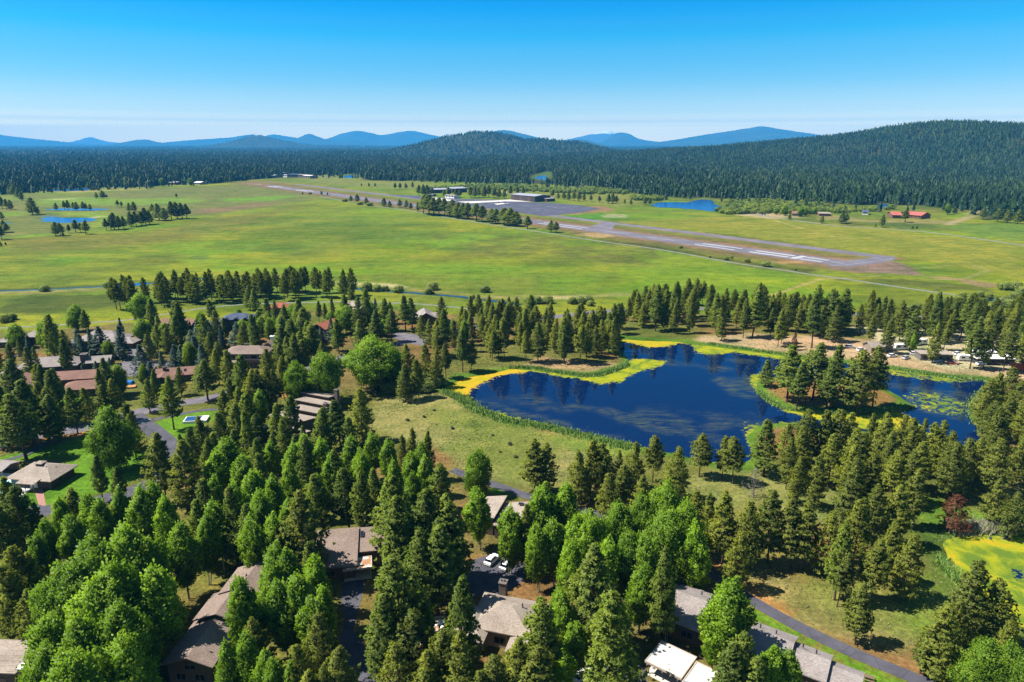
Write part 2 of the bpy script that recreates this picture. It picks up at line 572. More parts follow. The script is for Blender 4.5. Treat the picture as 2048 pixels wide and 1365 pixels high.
# golf course in the far left
zone(GP([(-300,395),(0,384),(120,392),(300,378),(460,372),(600,385),(640,398),(560,412),(420,430),(300,436),(120,470),(0,474),(-300,480)]), (0.140, 0.150, 0.050), 25.0, 10.0, 0.85)
for p, c in (([(60,400),(150,394),(260,398),(380,396),(420,404),(300,410),(160,410),(80,412)], (0.150,0.240,0.030)),
          ([(0,390),(20,387),(40,398),(20,402),(0,400)], (0.150,0.240,0.030)),
          ([(110,425),(200,424),(240,430),(250,440),(210,450),(180,462),(170,452),(200,440),(140,432)], (0.170,0.250,0.030)),
          ([(440,398),(560,392),(600,392),(540,402),(460,404)], (0.130,0.250,0.020)),
          ([(20,475),(80,468),(110,468),(60,476)], (0.150,0.270,0.020)),
          ([(0,425),(50,424),(50,430),(0,434)], (0.150,0.250,0.020)),
          ([(50,378),(120,382),(250,376),(300,374),(280,380),(150,386),(60,384)], (0.260,0.250,0.090)),
          ([(330,368),(370,366),(372,372),(340,373)], (0.240,0.250,0.060)),
          ([(380,418),(440,416),(520,406),(560,408),(480,420),(400,430)], (0.190,0.130,0.085))):
    zone(GP(p), c, 4.0, 4.0, 0.85)
for p in ([(113,400),(122,398),(128,400),(118,402)], [(138,431),(150,429),(156,431),(146,432)], [(180,433),(196,432),(198,435),(186,436)]):
    zone(GP(p), (0.55, 0.47, 0.33), 2.0, 1.0)
# ---- airfield survey (centre lines)
def line_y(x, x0, y0, k):
    return y0 + k * (x - x0)
RW0, RW1 = G(492, line_y(492, 1670, 525, .135)), G(1693, line_y(1693, 1670, 525, .135))
TW_PTS = [G(505,361.5), G(600,370), G(692,381), G(759,388.5), G(830,397), G(930,411), G(1060,426.5), G(1158,438.5), G(1280,453.5), G(1392,467.5), G(1500,481), G(1625,497), G(1730,510), G(1778,516)]
band([RW0, RW1], 42, (0.150, 0.115, 0.055), 8.0, 14.0, 0.85)
band([RW0, RW1], 24, (0.230, 0.140, 0.110), 3.0, 8.0, 0.9)
band(TW_PTS, 12, (0.260, 0.150, 0.100), 3.0, 8.0, 0.75)
zone(GP([(1180,476),(1290,488),(1420,512),(1560,534),(1640,540),(1620,548),(1500,530),(1380,508),(1230,487)]), (0.060, 0.062, 0.016), 4.0, 9.0, 0.85)
zone(GP([(1680,560),(1800,556),(1960,574),(1990,586),(1860,578),(1760,566)]), (0.085, 0.100, 0.022), 4.0, 9.0, 0.8)
zone(GP([(1629,531),(1690,532),(1793,521),(1830,540),(1847,551),(1782,549),(1724,545),(1660,540)]), (0.185, 0.130, 0.125), 3.0, 5.0)
zone(GP([(1840,550),(1940,560),(2000,570),(1990,578),(1900,562)]), (0.260, 0.165, 0.125), 2.0, 6.0, 0.8)
zone(GP([(1150,470),(1200,464),(1240,470),(1200,477)]), (0.34, 0.24, 0.14), 3.0, 4.0, 0.9)
zone(GP([(1538,524),(1600,522),(1610,526),(1560,528)]), (0.36, 0.23, 0.12), 2.0, 3.0, 0.9)
zone(GP([(1155,413),(1215,414),(1235,422),(1160,428),(1100,430),(1170,420)]), (0.240, 0.150, 0.100), 3.0, 6.0)
zone(GP([(1125,432),(1200,428),(1262,432),(1250,438),(1160,441)]), (0.075, 0.190, 0.022), 3.0, 5.0)
zone(GP([(1200,431),(1230,428),(1262,431),(1245,436),(1210,435)]), (0.32, 0.28, 0.22), 2.0, 4.0, 0.6)
zone(GP([(1240,445),(1480,430),(1700,452),(2048,492),(2048,556),(1950,540),(1820,515),(1600,488),(1400,462)]), (0.205, 0.205, 0.030), 6.0, 10.0, 0.85)
zone(GP([(1870,452),(2048,446),(2100,490),(1960,472)]), (0.120, 0.190, 0.030), 6.0, 10.0, 0.85)
zone(GP([(1740,446),(1860,446),(1880,462),(1800,458)]), (0.075, 0.110, 0.028), 6.0, 10.0, 0.8)
zone(GP([(1460,424),(1560,428),(1620,436),(1540,438),(1470,431)]), (0.36, 0.29, 0.20), 3.0, 4.0, 0.9)
zone(GP([(1640,428),(1740,440),(1880,440),(1900,448),(1780,446),(1640,440)]), (0.240, 0.200, 0.100), 4.0, 8.0, 0.8)
band(GP([(1955,422),(1940,432),(1915,440),(1890,450)]), 4.0, (0.36, 0.26, 0.20), 1.5, 2.0)
band(GP([(1548,441),(1600,456)]), 2.0, (0.38, 0.31, 0.17), 1.0, 1.0, 0.8)
band(GP([(1620,466),(1700,478)]), 2.0, (0.34, 0.28, 0.15), 1.0, 1.0, 0.6)
band(GP([(1540,592),(1600,572),(1640,559),(1760,552)]), 1.6, (0.30, 0.24, 0.11), 1.0, 1.0, 0.8)
band(GP([(1830,538),(1940,527),(1975,542),(1930,558),(1850,560)]), 1.5, (0.30, 0.26, 0.15), 1.0, 1.0, 0.45)
zone(GP([(620,350),(760,352),(900,372),(1100,372),(1240,384),(1300,400),(1240,415),(1100,396),(830,380),(700,372),(600,362)]), (0.185, 0.190, 0.055), 20.0, 15.0, 0.7)
# forest floor beyond
FOREST_EDGE = [(-3000,400),(-600,388),(0,389),(60,386),(100,380),(160,376),(260,375),(300,373),(330,371),(370,366),(420,369),(480,362),(620,351),(720,349),(730,361),(800,363),(830,362),(960,366),(1050,367),(1095,369),(1200,378),(1250,384),(1290,390),(1330,394),(1400,396),(1440,398),(1500,399),(1600,404),(1680,409),(1760,411),(1840,412),(1950,422),(1970,440),(2048,442),(2600,450),(4500,470)]
FE = GP(FOREST_EDGE)
FOREST = [(-60000, 60000)] + FE + [(60000, 60000)]
zone(FOREST, (0.045, 0.052, 0.022), 10.0, 8.0)
# pond margins: wet turf and reeds
dP = np.maximum(sdf(GX, GY, POND), -sdf(GX, GY, ISLAND))
C = lerp(C, (0.085, 0.165, 0.020), sstep(5.5, 2.5, dP + (n2 - .5) * 6) * sstep(-4, -1, dP))
dI = sdf(GX, GY, ISLAND)
C = lerp(C, (0.240, 0.130, 0.055), sstep(-4, -7, dI + (n2 - .5) * 6))
for p in [POND2] + BASINS[1:]:
    d = sdf(GX, GY, p)
    C = lerp(C, (0.080, 0.130, 0.025), sstep(9.0, 3.0, d) * 0.8)
for c in (CREEK1, CREEK2, CREEK3):
    C = lerp(C, (0.060, 0.085, 0.020), sstep(6.0, 2.5, pdist(GX, GY, c)) * 0.9)

C = C * np.array([0.73, 0.745, 0.53])
gv = np.stack([GX, GY, GH], -1).reshape(-1, 3)
ny, nx = GX.shape
ii = np.arange(ny * nx).reshape(ny, nx)
gf = np.stack([ii[:-1, :-1], ii[:-1, 1:], ii[1:, 1:], ii[1:, :-1]], -1).reshape(-1, 4)

m_ground, nt, bs = new_mat('ground')
at = nd(nt, 'ShaderNodeAttribute', attribute_name='soil')
P = position(nt)
mp = nd(nt, 'ShaderNodeMapping')
mp.inputs['Scale'].default_value = (1.0, 1.0, 0.2)
nt.links.new(P, mp.inputs[0])
g1 = noise(nt, 0.9, 5.0, 0.65, mp.outputs[0])
g2 = noise(nt, 0.13, 5.0, 0.62, mp.outputs[0])
g3 = noise(nt, 3.2, 3.0, 0.7, mp.outputs[0])
g4 = noise(nt, 0.022, 5.0, 0.6, mp.outputs[0], 0.6)
mq = nd(nt, 'ShaderNodeMapping')
mq.inputs['Scale'].default_value = (0.35, 1.25, 0.2)
mq.inputs['Rotation'].default_value = (0, 0, 0.22)
nt.links.new(P, mq.inputs[0])
g5 = noise(nt, 0.075, 7.0, 0.68, mq.outputs[0], 0.4)
c = mixc(nt, 1.0, at.outputs['Color'], ramp(nt, g1, ((0.28, 0.55), (0.5, 1.0), (0.72, 1.5))), 'MULTIPLY')
c = mixc(nt, 1.0, c, ramp(nt, g2, ((0.3, (0.66, 0.72, 0.60)), (0.5, (1.0, 1.0, 1.0)), (0.7, (1.28, 1.14, 1.2)))), 'MULTIPLY')
c = mixc(nt, 1.0, c, ramp(nt, g3, ((0.3, 0.72), (0.7, 1.28))), 'MULTIPLY')
c = mixc(nt, 1.0, c, ramp(nt, g4, ((0.32, (0.72, 0.84, 0.7)), (0.5, (1.0, 1.0, 1.0)), (0.68, (1.2, 1.06, 1.1)))), 'MULTIPLY')
c = mixc(nt, 1.0, c, ramp(nt, g5, ((0.32, (0.70, 0.74, 0.66)), (0.5, (1.0, 1.0, 1.0)), (0.68, (1.24, 1.16, 1.2)))), 'MULTIPLY')
nt.links.new(c, bs.inputs['Base Color'])
bs.inputs['Roughness'].default_value = 0.95
bs.inputs['Specular IOR Level'].default_value = 0.1
bump(nt, bs, g1, 0.6, 0.35)
me = np_mesh('ground', gv, gf, m_ground, True)
add_attr(me, 'soil', C.reshape(-1, 3))
ground = tag(link(bpy.data.objects.new('ground', me)), kind='structure')

# ------------------------------------------------------------------ water
def make_water_mat(name, body, algae=False, rough=0.02):
    m, nt, bs = new_mat(name)
    P = position(nt)
    bs.inputs['IOR'].default_value = 1.33
    wv = noise(nt, 1.4, 3.0, 0.6, P)
    b = nd(nt, 'ShaderNodeBump')
    b.inputs['Strength'].default_value = 0.035
    b.inputs['Distance'].default_value = 0.03
    nt.links.new(wv, b.inputs['Height'])
    nt.links.new(b.outputs[0], bs.inputs['Normal'])
    if not algae:
        bs.inputs['Base Color'].default_value = (*body, 1)
        bs.inputs['Roughness'].default_value = rough
        return m
    a = nd(nt, 'ShaderNodeAttribute', attribute_name='mat_cover')       # thick floating mats
    w = nd(nt, 'ShaderNodeAttribute', attribute_name='wisp')            # thin drifting threads
    n1_ = noise(nt, 0.35, 6.0, 0.68, P, 1.2)
    n2_ = noise(nt, 0.10, 5.0, 0.6, P, 2.0)
    n3_ = noise(nt, 2.2, 4.0, 0.7, P, 0.5)
    st = nd(nt, 'ShaderNodeMapping')
    st.inputs['Rotation'].default_value = (0, 0, 0.35)
    st.inputs['Scale'].default_value = (0.35, 1.3, 1.0)
    nt.links.new(P, st.inputs[0])
    n4_ = noise(nt, 0.22, 4.0, 0.55, st.outputs[0], 1.8)
    def mth(op, x, y):
        q = nd(nt, 'ShaderNodeMath', operation=op)
        q.use_clamp = False
        for s, val in ((q.inputs[0], x), (q.inputs[1], y)):
            if isinstance(val, (int, float)):
                s.default_value = val
            else:
                nt.links.new(val, s)
        return q.outputs[0]
    full = ramp(nt, mth('ADD', a.outputs['Fac'], mth('ADD', mth('MULTIPLY', mth('SUBTRACT', n1_, 0.5), 1.9), mth('MULTIPLY', mth('SUBTRACT', n3_, 0.5), 0.7))), ((0.46, 0.0), (0.56, 1.0)))
    thin = mth('MULTIPLY', w.outputs['Fac'], ramp(nt, mth('ADD', mth('MULTIPLY', n4_, 0.8), mth('MULTIPLY', n3_, 0.2)), ((0.38, 0.0), (0.72, 0.36))))
    cover = nd(nt, 'ShaderNodeMath', operation='MAXIMUM')
    cover.use_clamp = True
    nt.links.new(full, cover.inputs[0])
    nt.links.new(thin, cover.inputs[1])
    hue = nd(nt, 'ShaderNodeAttribute', attribute_name='ripe')
    hf = mth('ADD', hue.outputs['Fac'], mth('MULTIPLY', mth('SUBTRACT', n2_, 0.5), 1.7))
    col = ramp(nt, hf, ((0.15, (0.090, 0.145, 0.016)), (0.5, (0.230, 0.250, 0.012)), (0.9, (0.390, 0.255, 0.014))))
    col = mixc(nt, 1.0, col, ramp(nt, n3_, ((0.3, 0.78), (0.7, 1.14))), 'MULTIPLY')
    nt.links.new(mixc(nt, cover.outputs[0], body, col), bs.inputs['Base Color'])
    nt.links.new(ramp(nt, cover.outputs[0], ((0.0, rough), (0.6, 0.85))), bs.inputs['Roughness'])
    nt.links.new(ramp(nt, cover.outputs[0], ((0.0, 0.5), (0.7, 0.08))), bs.inputs['Specular IOR Level'])
    return m

m_pond = make_water_mat('pond_water', (0.0013, 0.010, 0.045), True)
m_creek = make_water_mat('creek_water', (0.010, 0.030, 0.045), False, 0.12)
m_river = make_water_mat('river_water', (0.008, 0.065, 0.20), False, 0.22)

def water_grid(name, poly, step, pad, mat, z=WATER_Z):
    P = np.array(poly)
    x = np.arange(P[:, 0].min() - pad, P[:, 0].max() + pad + step, step)
    y = np.arange(P[:, 1].min() - pad, P[:, 1].max() + pad + step, step)
    X, Y = np.meshgrid(x, y)
    d = sdf(X, Y, poly)
    keep = d < pad
    ny_, nx_ = X.shape
    idx = np.arange(ny_ * nx_).reshape(ny_, nx_)
    fk = keep[:-1, :-1] & keep[1:, 1:] & keep[:-1, 1:] & keep[1:, :-1]
    q = np.stack([idx[:-1, :-1][fk], idx[:-1, 1:][fk], idx[1:, 1:][fk], idx[1:, :-1][fk]], -1)
    used = np.unique(q)
    rm = np.full(ny_ * nx_, -1)
    rm[used] = np.arange(len(used))
    v = np.stack([X, Y, np.full_like(X, z)], -1).reshape(-1, 3)[used]
    me = np_mesh(name, v, rm[q], mat)
    o = tag(link(bpy.data.objects.new(name, me)), kind='structure')
    return o, v[:, 0], v[:, 1], d.ravel()[used]

o, wx, wy, wd = water_grid('pond', POND, 1.3, 3.0, m_pond)
cover = np.zeros(len(wx))
wisp = np.zeros(len(wx))
ripe = np.full(len(wx), 0.4)
def mat_zone(pts, r, soft=5.0, amt=1.0):
    d = sdf(wx, wy, GP(pts))
    f = sstep(soft, -soft, d)
    cover[:] = np.maximum(cover, f * amt)
    ripe[:] = ripe + (r - ripe) * sstep(soft * 2, -soft, d)
mat_zone([(870,778),(905,760),(925,752),(971,742),(1019,733),(1065,735),(1050,744),(1000,750),(968,762),(945,778),(935,790),(945,803),(925,800),(900,786)], 0.85)
mat_zone([(1050,737),(1105,742),(1166,752),(1205,750),(1233,738),(1262,716),(1300,717),(1336,722),(1312,734),(1270,744),(1240,762),(1200,766),(1160,757),(1100,748)], 0.42)
mat_zone([(1225,672),(1300,678),(1364,682),(1340,692),(1300,694),(1270,686),(1238,682)], 0.75)
mat_zone([(1385,690),(1424,682),(1470,694),(1560,708),(1625,718),(1600,724),(1530,712),(1470,704),(1424,708),(1392,704)], 0.45)
mat_zone([(934,801),(958,815),(1000,824),(1050,838),(1112,852),(1060,852),(1013,842),(950,824)], 0.35)
mat_zone([(1556,806),(1602,816),(1663,822),(1716,824),(1800,820),(1850,856),(1835,866),(1760,862),(1700,850),(1640,838),(1570,822)], 0.50)
mat_zone([(1500,745),(1530,748),(1520,770),(1530,790),(1510,780),(1498,762)], 0.40, 2.0, 0.75)
mat_zone([(1496,852),(1530,846),(1560,844),(1540,870),(1512,900),(1494,880)], 0.30)
mat_zone([(1500,848),(1600,842),(1600,856),(1510,862)], 0.35)
mat_zone([(1690,730),(1786,738),(1906,757),(1960,762),(1900,766),(1800,752)], 0.35, 2.0, 0.55)
cover[:] = np.maximum(cover, (0.30 + 0.45 * sstep(0.45, 0.62, fbm(wx, wy, 16, 3, 77))) * sstep(-2.6, -0.6, wd))
def wisp_line(pts, w, amt):
    d = pdist(wx, wy, spline(GP(pts), 5))
    d = d + (fbm(wx, wy, 10, 3, 44) - .5) * w * 2.2
    wisp[:] = np.maximum(wisp, amt * sstep(w, 0.0, d))
wisp_line([(950,806),(990,812),(1040,826),(1080,834),(1120,852),(1180,865),(1230,872)], 4.5, 0.75)
wisp_line([(1150,813),(1190,815),(1240,830),(1290,842),(1340,860),(1400,868),(1440,872)], 5.5, 0.85)
wisp_line([(1330,815),(1350,838),(1400,858),(1450,848),(1510,848)], 7.0, 0.70)
wisp_line([(1290,825),(1360,820),(1440,834),(1520,846)], 7.0, 0.55)
wisp_line([(980,790),(1030,800),(1090,812),(1150,812)], 5.0, 0.35)
wisp_line([(1060,795),(1100,805),(1080,815)], 5.0, 0.5)
wisp_line([(1460,765),(1490,772),(1510,790)], 8.0, 0.9)
wisp_line([(1480,760),(1500,755)], 6.0, 0.95)
mat_zone([(1815,775),(1900,788),(1945,806),(1948,828),(1900,832),(1850,822),(1808,806)], 0.25, 6.0, 0.50)
wisp_line([(1830,780),(1880,795),(1940,812)], 11.0, 0.85)
wisp_line([(1800,800),(1850,815),(1900,828),(1945,832)], 9.0, 0.85)
wisp_line([(1800,770),(1860,780),(1920,785)], 6.0, 0.5)
wisp_line([(1340,722),(1380,728),(1440,735)], 6.0, 0.6)
wisp_line([(1400,700),(1440,715),(1500,722)], 5.0, 0.5)
wisp_line([(1540,850),(1500,845),(1470,842)], 3.0, 0.6)
add_attr(o.data, 'mat_cover', cover)
add_attr(o.data, 'wisp', wisp)
add_attr(o.data, 'ripe', ripe)
o2, wx, wy, wd = water_grid('pond.001', POND2, 1.0, 3.0, m_pond)
ctr = G(2052, 1155)
rr = np.hypot(wx - ctr[0], wy - ctr[1])
cover = np.clip(0.98 - 0.28 * sstep(9.0, 2.0, rr) + 0.12 * np.sin(rr * 1.1 + 6 * fbm(wx, wy, 14, 3, 9)), 0, 1)
cover = np.where(wy > G(2000, 1082)[1], cover - 0.25, cover)
add_attr(o2.data, 'mat_cover', cover)
add_attr(o2.data, 'wisp', np.zeros(len(wx)))
add_attr(o2.data, 'ripe', 0.46 + 0.12 * np.sin(rr * 0.8 + 5 * fbm(wx, wy, 18, 3, 19)) - 0.2 * sstep(16, 8, rr))
for i, p in enumerate(BASINS[1:]):
    water_grid('river' if p in RIVER_POLYS else 'pond', p, 12.0 if p in RIVER_POLYS else 4.0, 6.0, m_river)
def strip_mesh(name, line, w, z, mat, kind='structure', parent=None):
    L = np.array(line)
    T = np.gradient(L, axis=0)
    T /= np.linalg.norm(T, axis=1)[:, None] + 1e-9
    N = np.stack([-T[:, 1], T[:, 0]], 1)
    w = np.broadcast_to(np.asarray(w, float), (len(L),))
    A, B = L + N * w[:, None] / 2, L - N * w[:, None] / 2
    v = np.concatenate([np.c_[A, np.full(len(L), z)], np.c_[B, np.full(len(L), z)]])
    n = len(L)
    f = [(i, n + i, n + i + 1, i + 1) for i in range(n - 1)]
    o = link(bpy.data.objects.new(name, np_mesh(name, v, f, mat)), parent)
    if kind:
        tag(o, kind=kind)
    return o
for c_ in (CREEK1, CREEK2, CREEK3):
    strip_mesh('creek', spline(c_, 6), 3.6, WATER_Z - 0.15, m_creek)

# ------------------------------------------------------------------ far mountains
m_mtn, nt, bs = new_mat('mountain_forest')
P = position(nt)
nn = noise(nt, 0.002, 6.0, 0.6, P)
nt.links.new(ramp(nt, nn, ((0.3, (0.028, 0.040, 0.018)), (0.6, (0.050, 0.062, 0.028)), (0.75, (0.095, 0.090, 0.060)))), bs.inputs['Base Color'])
bs.inputs['Roughness'].default_value = 1.0
bs.inputs['Specular IOR Level'].default_value = 0.0
def snow_mat(zs):
    m_snow, nt, bs = new_mat('mountain_snow')
    P = position(nt)
    nn = noise(nt, 0.004, 6.0, 0.65, P)
    sp = nd(nt, 'ShaderNodeSeparateXYZ')
    nt.links.new(P, sp.inputs[0])
    mm = nd(nt, 'ShaderNodeMath', operation='MULTIPLY_ADD')
    nt.links.new(sp.outputs['Z'], mm.inputs[0])
    mm.inputs[1].default_value = zs
    mm.inputs[2].default_value = -1.55
    ad = nd(nt, 'ShaderNodeMath', operation='ADD')
    nt.links.new(mm.outputs[0], ad.inputs[0])
    nt.links.new(nn, ad.inputs[1])
    nt.links.new(ramp(nt, ad.outputs[0], ((0.48, (0.06, 0.07, 0.06)), (0.6, (0.85, 0.86, 0.88)))), bs.inputs['Base Color'])
    bs.inputs['Roughness'].default_value = 0.9
    return m_snow
m_snow = snow_mat(1.0 / 270.0)
m_snow_low = snow_mat(1.0 / 185.0)

def mountain(pts, depth, mat, seed, rough=0.05):
    """a real ridge: crest line through surveyed points, slopes falling away on both sides"""
    pts = [(a, b, Yd * 2.4) for a, b, Yd in pts]
    depth = depth * 2.1
    crest = [(ZAT(px, py, Yd)[0], Yd, ZAT(px, py, Yd)[1]) for px, py, Yd in pts]
    crest = np.array(spline(crest, 10))
    nv = 25
    s = np.linspace(-1, 1, nv)
    V = []
    for i, (x, y, z) in enumerate(crest):
        prof = (1 - np.abs(s)) ** 1.35
        yy = y + s * depth
        xx = x + np.zeros(nv)
        z_ = z * prof
        z_ = z_ * (1 + rough * 4 * (fbm(xx, yy, depth * 0.35, 4, seed) - 0.5) * (1 - prof) ** 0.7 * 1.6)
        z_ = z_ + z * 0.03 * (fbm(xx * 3, yy * 0 + seed, depth * 0.25, 3, seed + 1) - 0.5)
        V.append(np.stack([xx, yy, z_ - 6], 1))
    V = np.concatenate(V)
    n = len(crest)
    id_ = np.arange(n * nv).reshape(n, nv)
    F = np.stack([id_[:-1, :-1], id_[1:, :-1], id_[1:, 1:], id_[:-1, 1:]], -1).reshape(-1, 4)
    return tag(link(bpy.data.objects.new('mountain', np_mesh('mountain', V, F, mat, True))), kind='structure')

mountain([(1120,300,9000),(1250,291,9000),(1340,281,9000),(1400,271,9000),(1460,262,9000),(1500,256,9000),(1525,253,9000),(1560,258,9000),(1620,267,9000),(1700,278,9000),(1800,288,9000)], 1500, m_mtn, 31)
mountain([(1130,302,10200),(1195,287,10200),(1215,277,10200),(1231,267,10200),(1245,265,10200),(1259,268,10200),(1280,278,10200),(1320,284,10200),(1400,292,10200)], 900, m_mtn, 32)
mountain([(1080,288,12000),(1140,278,12000),(1175,270,12000),(1198,265,12000),(1216,261,12000),(1232,266,12000),(1270,279,12000),(1340,290,12000)], 700, m_snow, 33)
mountain([(930,286,8200),(970,268,8200),(1005,260,8200),(1040,266,8200),(1080,276,8200),(1130,288,8200),(1200,298,8200)], 900, m_mtn, 34)
mountain([(1090,296,6800),(1140,282,6800),(1165,279,6800),(1195,286,6800),(1240,297,6800)], 600, m_mtn, 35)
mountain([(560,290,11200),(640,281,11200),(685,267,11200),(716,262,11200),(742,266,11200),(765,270,11200),(800,264,11200),(825,262,11200),(860,269,11200),(900,277,11200),(980,290,11200)], 1100, m_mtn, 36)
mountain([(640,292,9600),(690,284,9600),(712,281,9600),(740,285,9600),(800,293,9600)], 700, m_mtn, 37)
mountain([(480,288,10600),(520,276,10600),(545,269,10600),(575,273,10600),(600,277,10600),(650,289,10600)], 900, m_mtn, 38)
mountain([(560,292,9900),(590,279,9900),(616,268,9900),(640,275,9900),(690,290,9900)], 700, m_mtn, 39)
mountain([(540,292,9000),(590,280,9000),(625,275,9000),(660,281,9000),(720,292,9000)], 700, m_mtn, 45)
mountain([(280,291,10800),(340,284,10800),(400,279,10800),(460,275,10800),(505,270,10800),(560,286,10800)], 900, m_mtn, 40)
mountain([(225,289,9300),(260,282,9300),(290,279,9300),(315,284,9300),(350,290,9300)], 700, m_mtn, 41)
mountain([(-400,268,11000),(-200,255,11000),(-60,262,11000),(10,271,11000),(60,277,11000),(120,283,11000),(160,290,11000)], 1200, m_mtn, 42)
mountain([(120,288,13200),(155,281,13200),(170,276,13200),(181,273,13200),(192,277,13200),(215,283,13200),(260,288,13200)], 500, m_snow_low, 43)
mountain([(2000,290,9000),(2150,270,9000),(2300,262,9000),(2500,272,9000),(2800,290,9000)], 1200, m_mtn, 44)
# ------------------------------------------------------------------ roads, paths, airfield paving
def asphalt_mat(name, col, crack=True, sc_=1.0):
    m, nt, bs = new_mat(name)
    P = position(nt)
    a = noise(nt, 0.25 * sc_, 5.0, 0.6, P)
    b_ = noise(nt, 6.0, 3.0, 0.7, P)
    c = mixc(nt, 1.0, col, ramp(nt, a, ((0.3, 0.72), (0.7, 1.3))), 'MULTIPLY')
    c = mixc(nt, 1.0, c, ramp(nt, b_, ((0.3, 0.85), (0.7, 1.15))), 'MULTIPLY')
    if crack:
        vo = nd(nt, 'ShaderNodeTexVoronoi', feature='DISTANCE_TO_EDGE')
        vo.inputs['Scale'].default_value = 0.16 * sc_
        w = nd(nt, 'ShaderNodeMapping')
        nt.links.new(P, w.inputs[0])
        nt.links.new(w.outputs[0], vo.inputs['Vector'])
        c = mixc(nt, ramp(nt, vo.outputs['Distance'], ((0.0, 0.55), (0.012, 0.0))), c, (0.012, 0.012, 0.014))
    nt.links.new(c, bs.inputs['Base Color'])
    bs.inputs['Roughness'].default_value = 0.88
    bs.inputs['Specular IOR Level'].default_value = 0.3
    return m
M_ASPH = asphalt_mat('asphalt', (0.066, 0.064, 0.080))
M_ASPH_OLD = asphalt_mat('asphalt_weathered', (0.120, 0.108, 0.122), True)
M_RUN = asphalt_mat('runway_asphalt', (0.125, 0.112, 0.130), False, 0.2)
M_APRON = asphalt_mat('apron_asphalt', (0.062, 0.062, 0.085), False, 0.2)
M_GRAVEL = asphalt_mat('gravel', (0.150, 0.155, 0.125), False)
M_PAINT = simple('road_paint', (0.35, 0.345, 0.34), 0.7, 0.25, 1.2)
M_CONC = simple('concrete', (0.50, 0.46, 0.40), 0.85, 0.2, 0.4)
M_PAVER = simple('red_pavers', (0.30, 0.15, 0.12), 0.85, 0.25, 2.0)

def sheet(name, poly, z, mat, kind='structure', parent=None, px=True):
    pts = GP(poly) if px else poly
    b = MB()
    from mathutils.geometry import tessellate_polygon
    vs = [Vector((x, y, z)) for x, y in pts]
    b.v = [tuple(v) for v in vs]
    for t in tessellate_polygon([vs]):
        a, q, r_ = (vs[i] for i in t)
        b.f.append(tuple(t) if (q - a).cross(r_ - a).z > 0 else tuple(reversed(t)))
    o = b.build(name, mat, parent)
    if kind:
        tag(o, kind=kind)
    if kind == 'structure' and pts[0][1] < 600:
        KEEP.append(pts)
    return o

def road(name, ptspx, w, mat, z=0.03, keep=True, smooth=6):
    ln = spline(GP(ptspx), smooth)
    if keep:
        KLINES.append((ln, w / 2 + 0.8))
    return strip_mesh(name, ln, w, z, mat)

KEEP, KLINES = [], []
MAIN_ROAD = [(-120,915),(0,891),(50,878),(107,865),(170,856),(270,826),(312,819),(357,807),(400,801),(447,790),(530,764),(600,745),(667,722),(695,712),(740,700),(800,687),(850,676),(920,660),(1000,648),(1110,634),(1200,624),(1330,618),(1480,619),(1640,625),(1800,632),(2060,642)]
road('road', MAIN_ROAD, 7.0, M_ASPH_OLD, 0.03)
road('road', [(268,830),(285,846),(308,862),(335,885),(350,902),(346,930),(316,958),(262,983),(190,1003),(100,1020),(40,1030),(-60,1050)], 6.2, M_ASPH, 0.045)
road('path', [(118,868),(180,882),(0,925)][:1] + [(60,905),(0,925)], 2.2, M_ASPH, 0.04, False)
road('path', [(300,842),(340,833),(400,822),(450,818)], 2.4, M_ASPH, 0.05, False)
LOW_PATH = [(905,940),(930,950),(970,964),(1010,977),(1055,993),(1120,1012),(1200,1030),(1300,1062),(1360,1098),(1395,1122),(1440,1158),(1480,1187),(1560,1234),(1640,1275),(1720,1312),(1800,1345),(1860,1370),(1960,1410)]
road('path', LOW_PATH, 3.3, M_ASPH, 0.035)
road('path', [(-80,660),(15,656),(122,650),(175,646),(250,641),(330,629),(430,614),(520,608),(600,606),(690,604),(810,607),(900,614),(960,622)], 2.6, M_GRAVEL, 0.03)
road('track', [(640,393),(700,405),(760,414),(840,425),(900,437),(1000,452),(1100,467.5),(1200,483),(1290,495),(1380,510),(1460,525),(1560,540),(1640,552),(1700,560),(1800,575),(1920,592)], 4.0, M_GRAVEL, 0.05, False)
road('track', [(1500,429),(1539,434),(1656,450),(1760,458),(1837,463),(1929,474),(2045,491),(2200,510)], 6.0, M_GRAVEL, 0.05, False)
# cul-de-sac
cc = G(258, 738)
sheet('road', [(cc[0] + 11 * math.cos(t * 0.3142), cc[1] + 13 * math.sin(t * 0.3142)) for t in range(20)], 0.055, M_ASPH_OLD, px=False)
road('road', [(264,730),(272,708),(285,694),(300,686)], 8.0, M_ASPH_OLD, 0.04)
road('driveway', [(270,735),(300,726),(330,728),(360,745)], 5.5, M_ASPH_OLD, 0.035)
road('driveway', [(255,745),(230,752),(212,752)], 5.0, M_ASPH, 0.03)
road('driveway', [(18,712),(45,710),(62,705),(50,698)], 5.0, M_ASPH, 0.03)
# kerb of the cul-de-sac and of the main road
M_KERB = simple('kerb', (0.42, 0.36, 0.30), 0.9, 0.2, 1.0)
def kerb(line, w=0.25, h=0.13):
    L = np.array(line)
    T = np.gradient(L, axis=0)
    T /= np.linalg.norm(T, axis=1)[:, None] + 1e-9
    N = np.stack([-T[:, 1], T[:, 0]], 1)
    b = MB()
    for i in range(len(L) - 1):
        p, q = L[i], L[i + 1]
        n0, n1_ = N[i] * w / 2, N[i + 1] * w / 2
        b.solid([(*(p - n0), h), (*(q - n1_), h), (*(q + n1_), h), (*(p + n0), h)], [(*(p - n0), 0), (*(q - n1_), 0), (*(q + n1_), 0), (*(p + n0), 0)])
    return tag(b.build('kerb', M_KERB), kind='structure')
kerb([(cc[0] + 11.3 * math.cos(t), cc[1] + 13.3 * math.sin(t)) for t in np.linspace(2.2, 4.6, 18)])
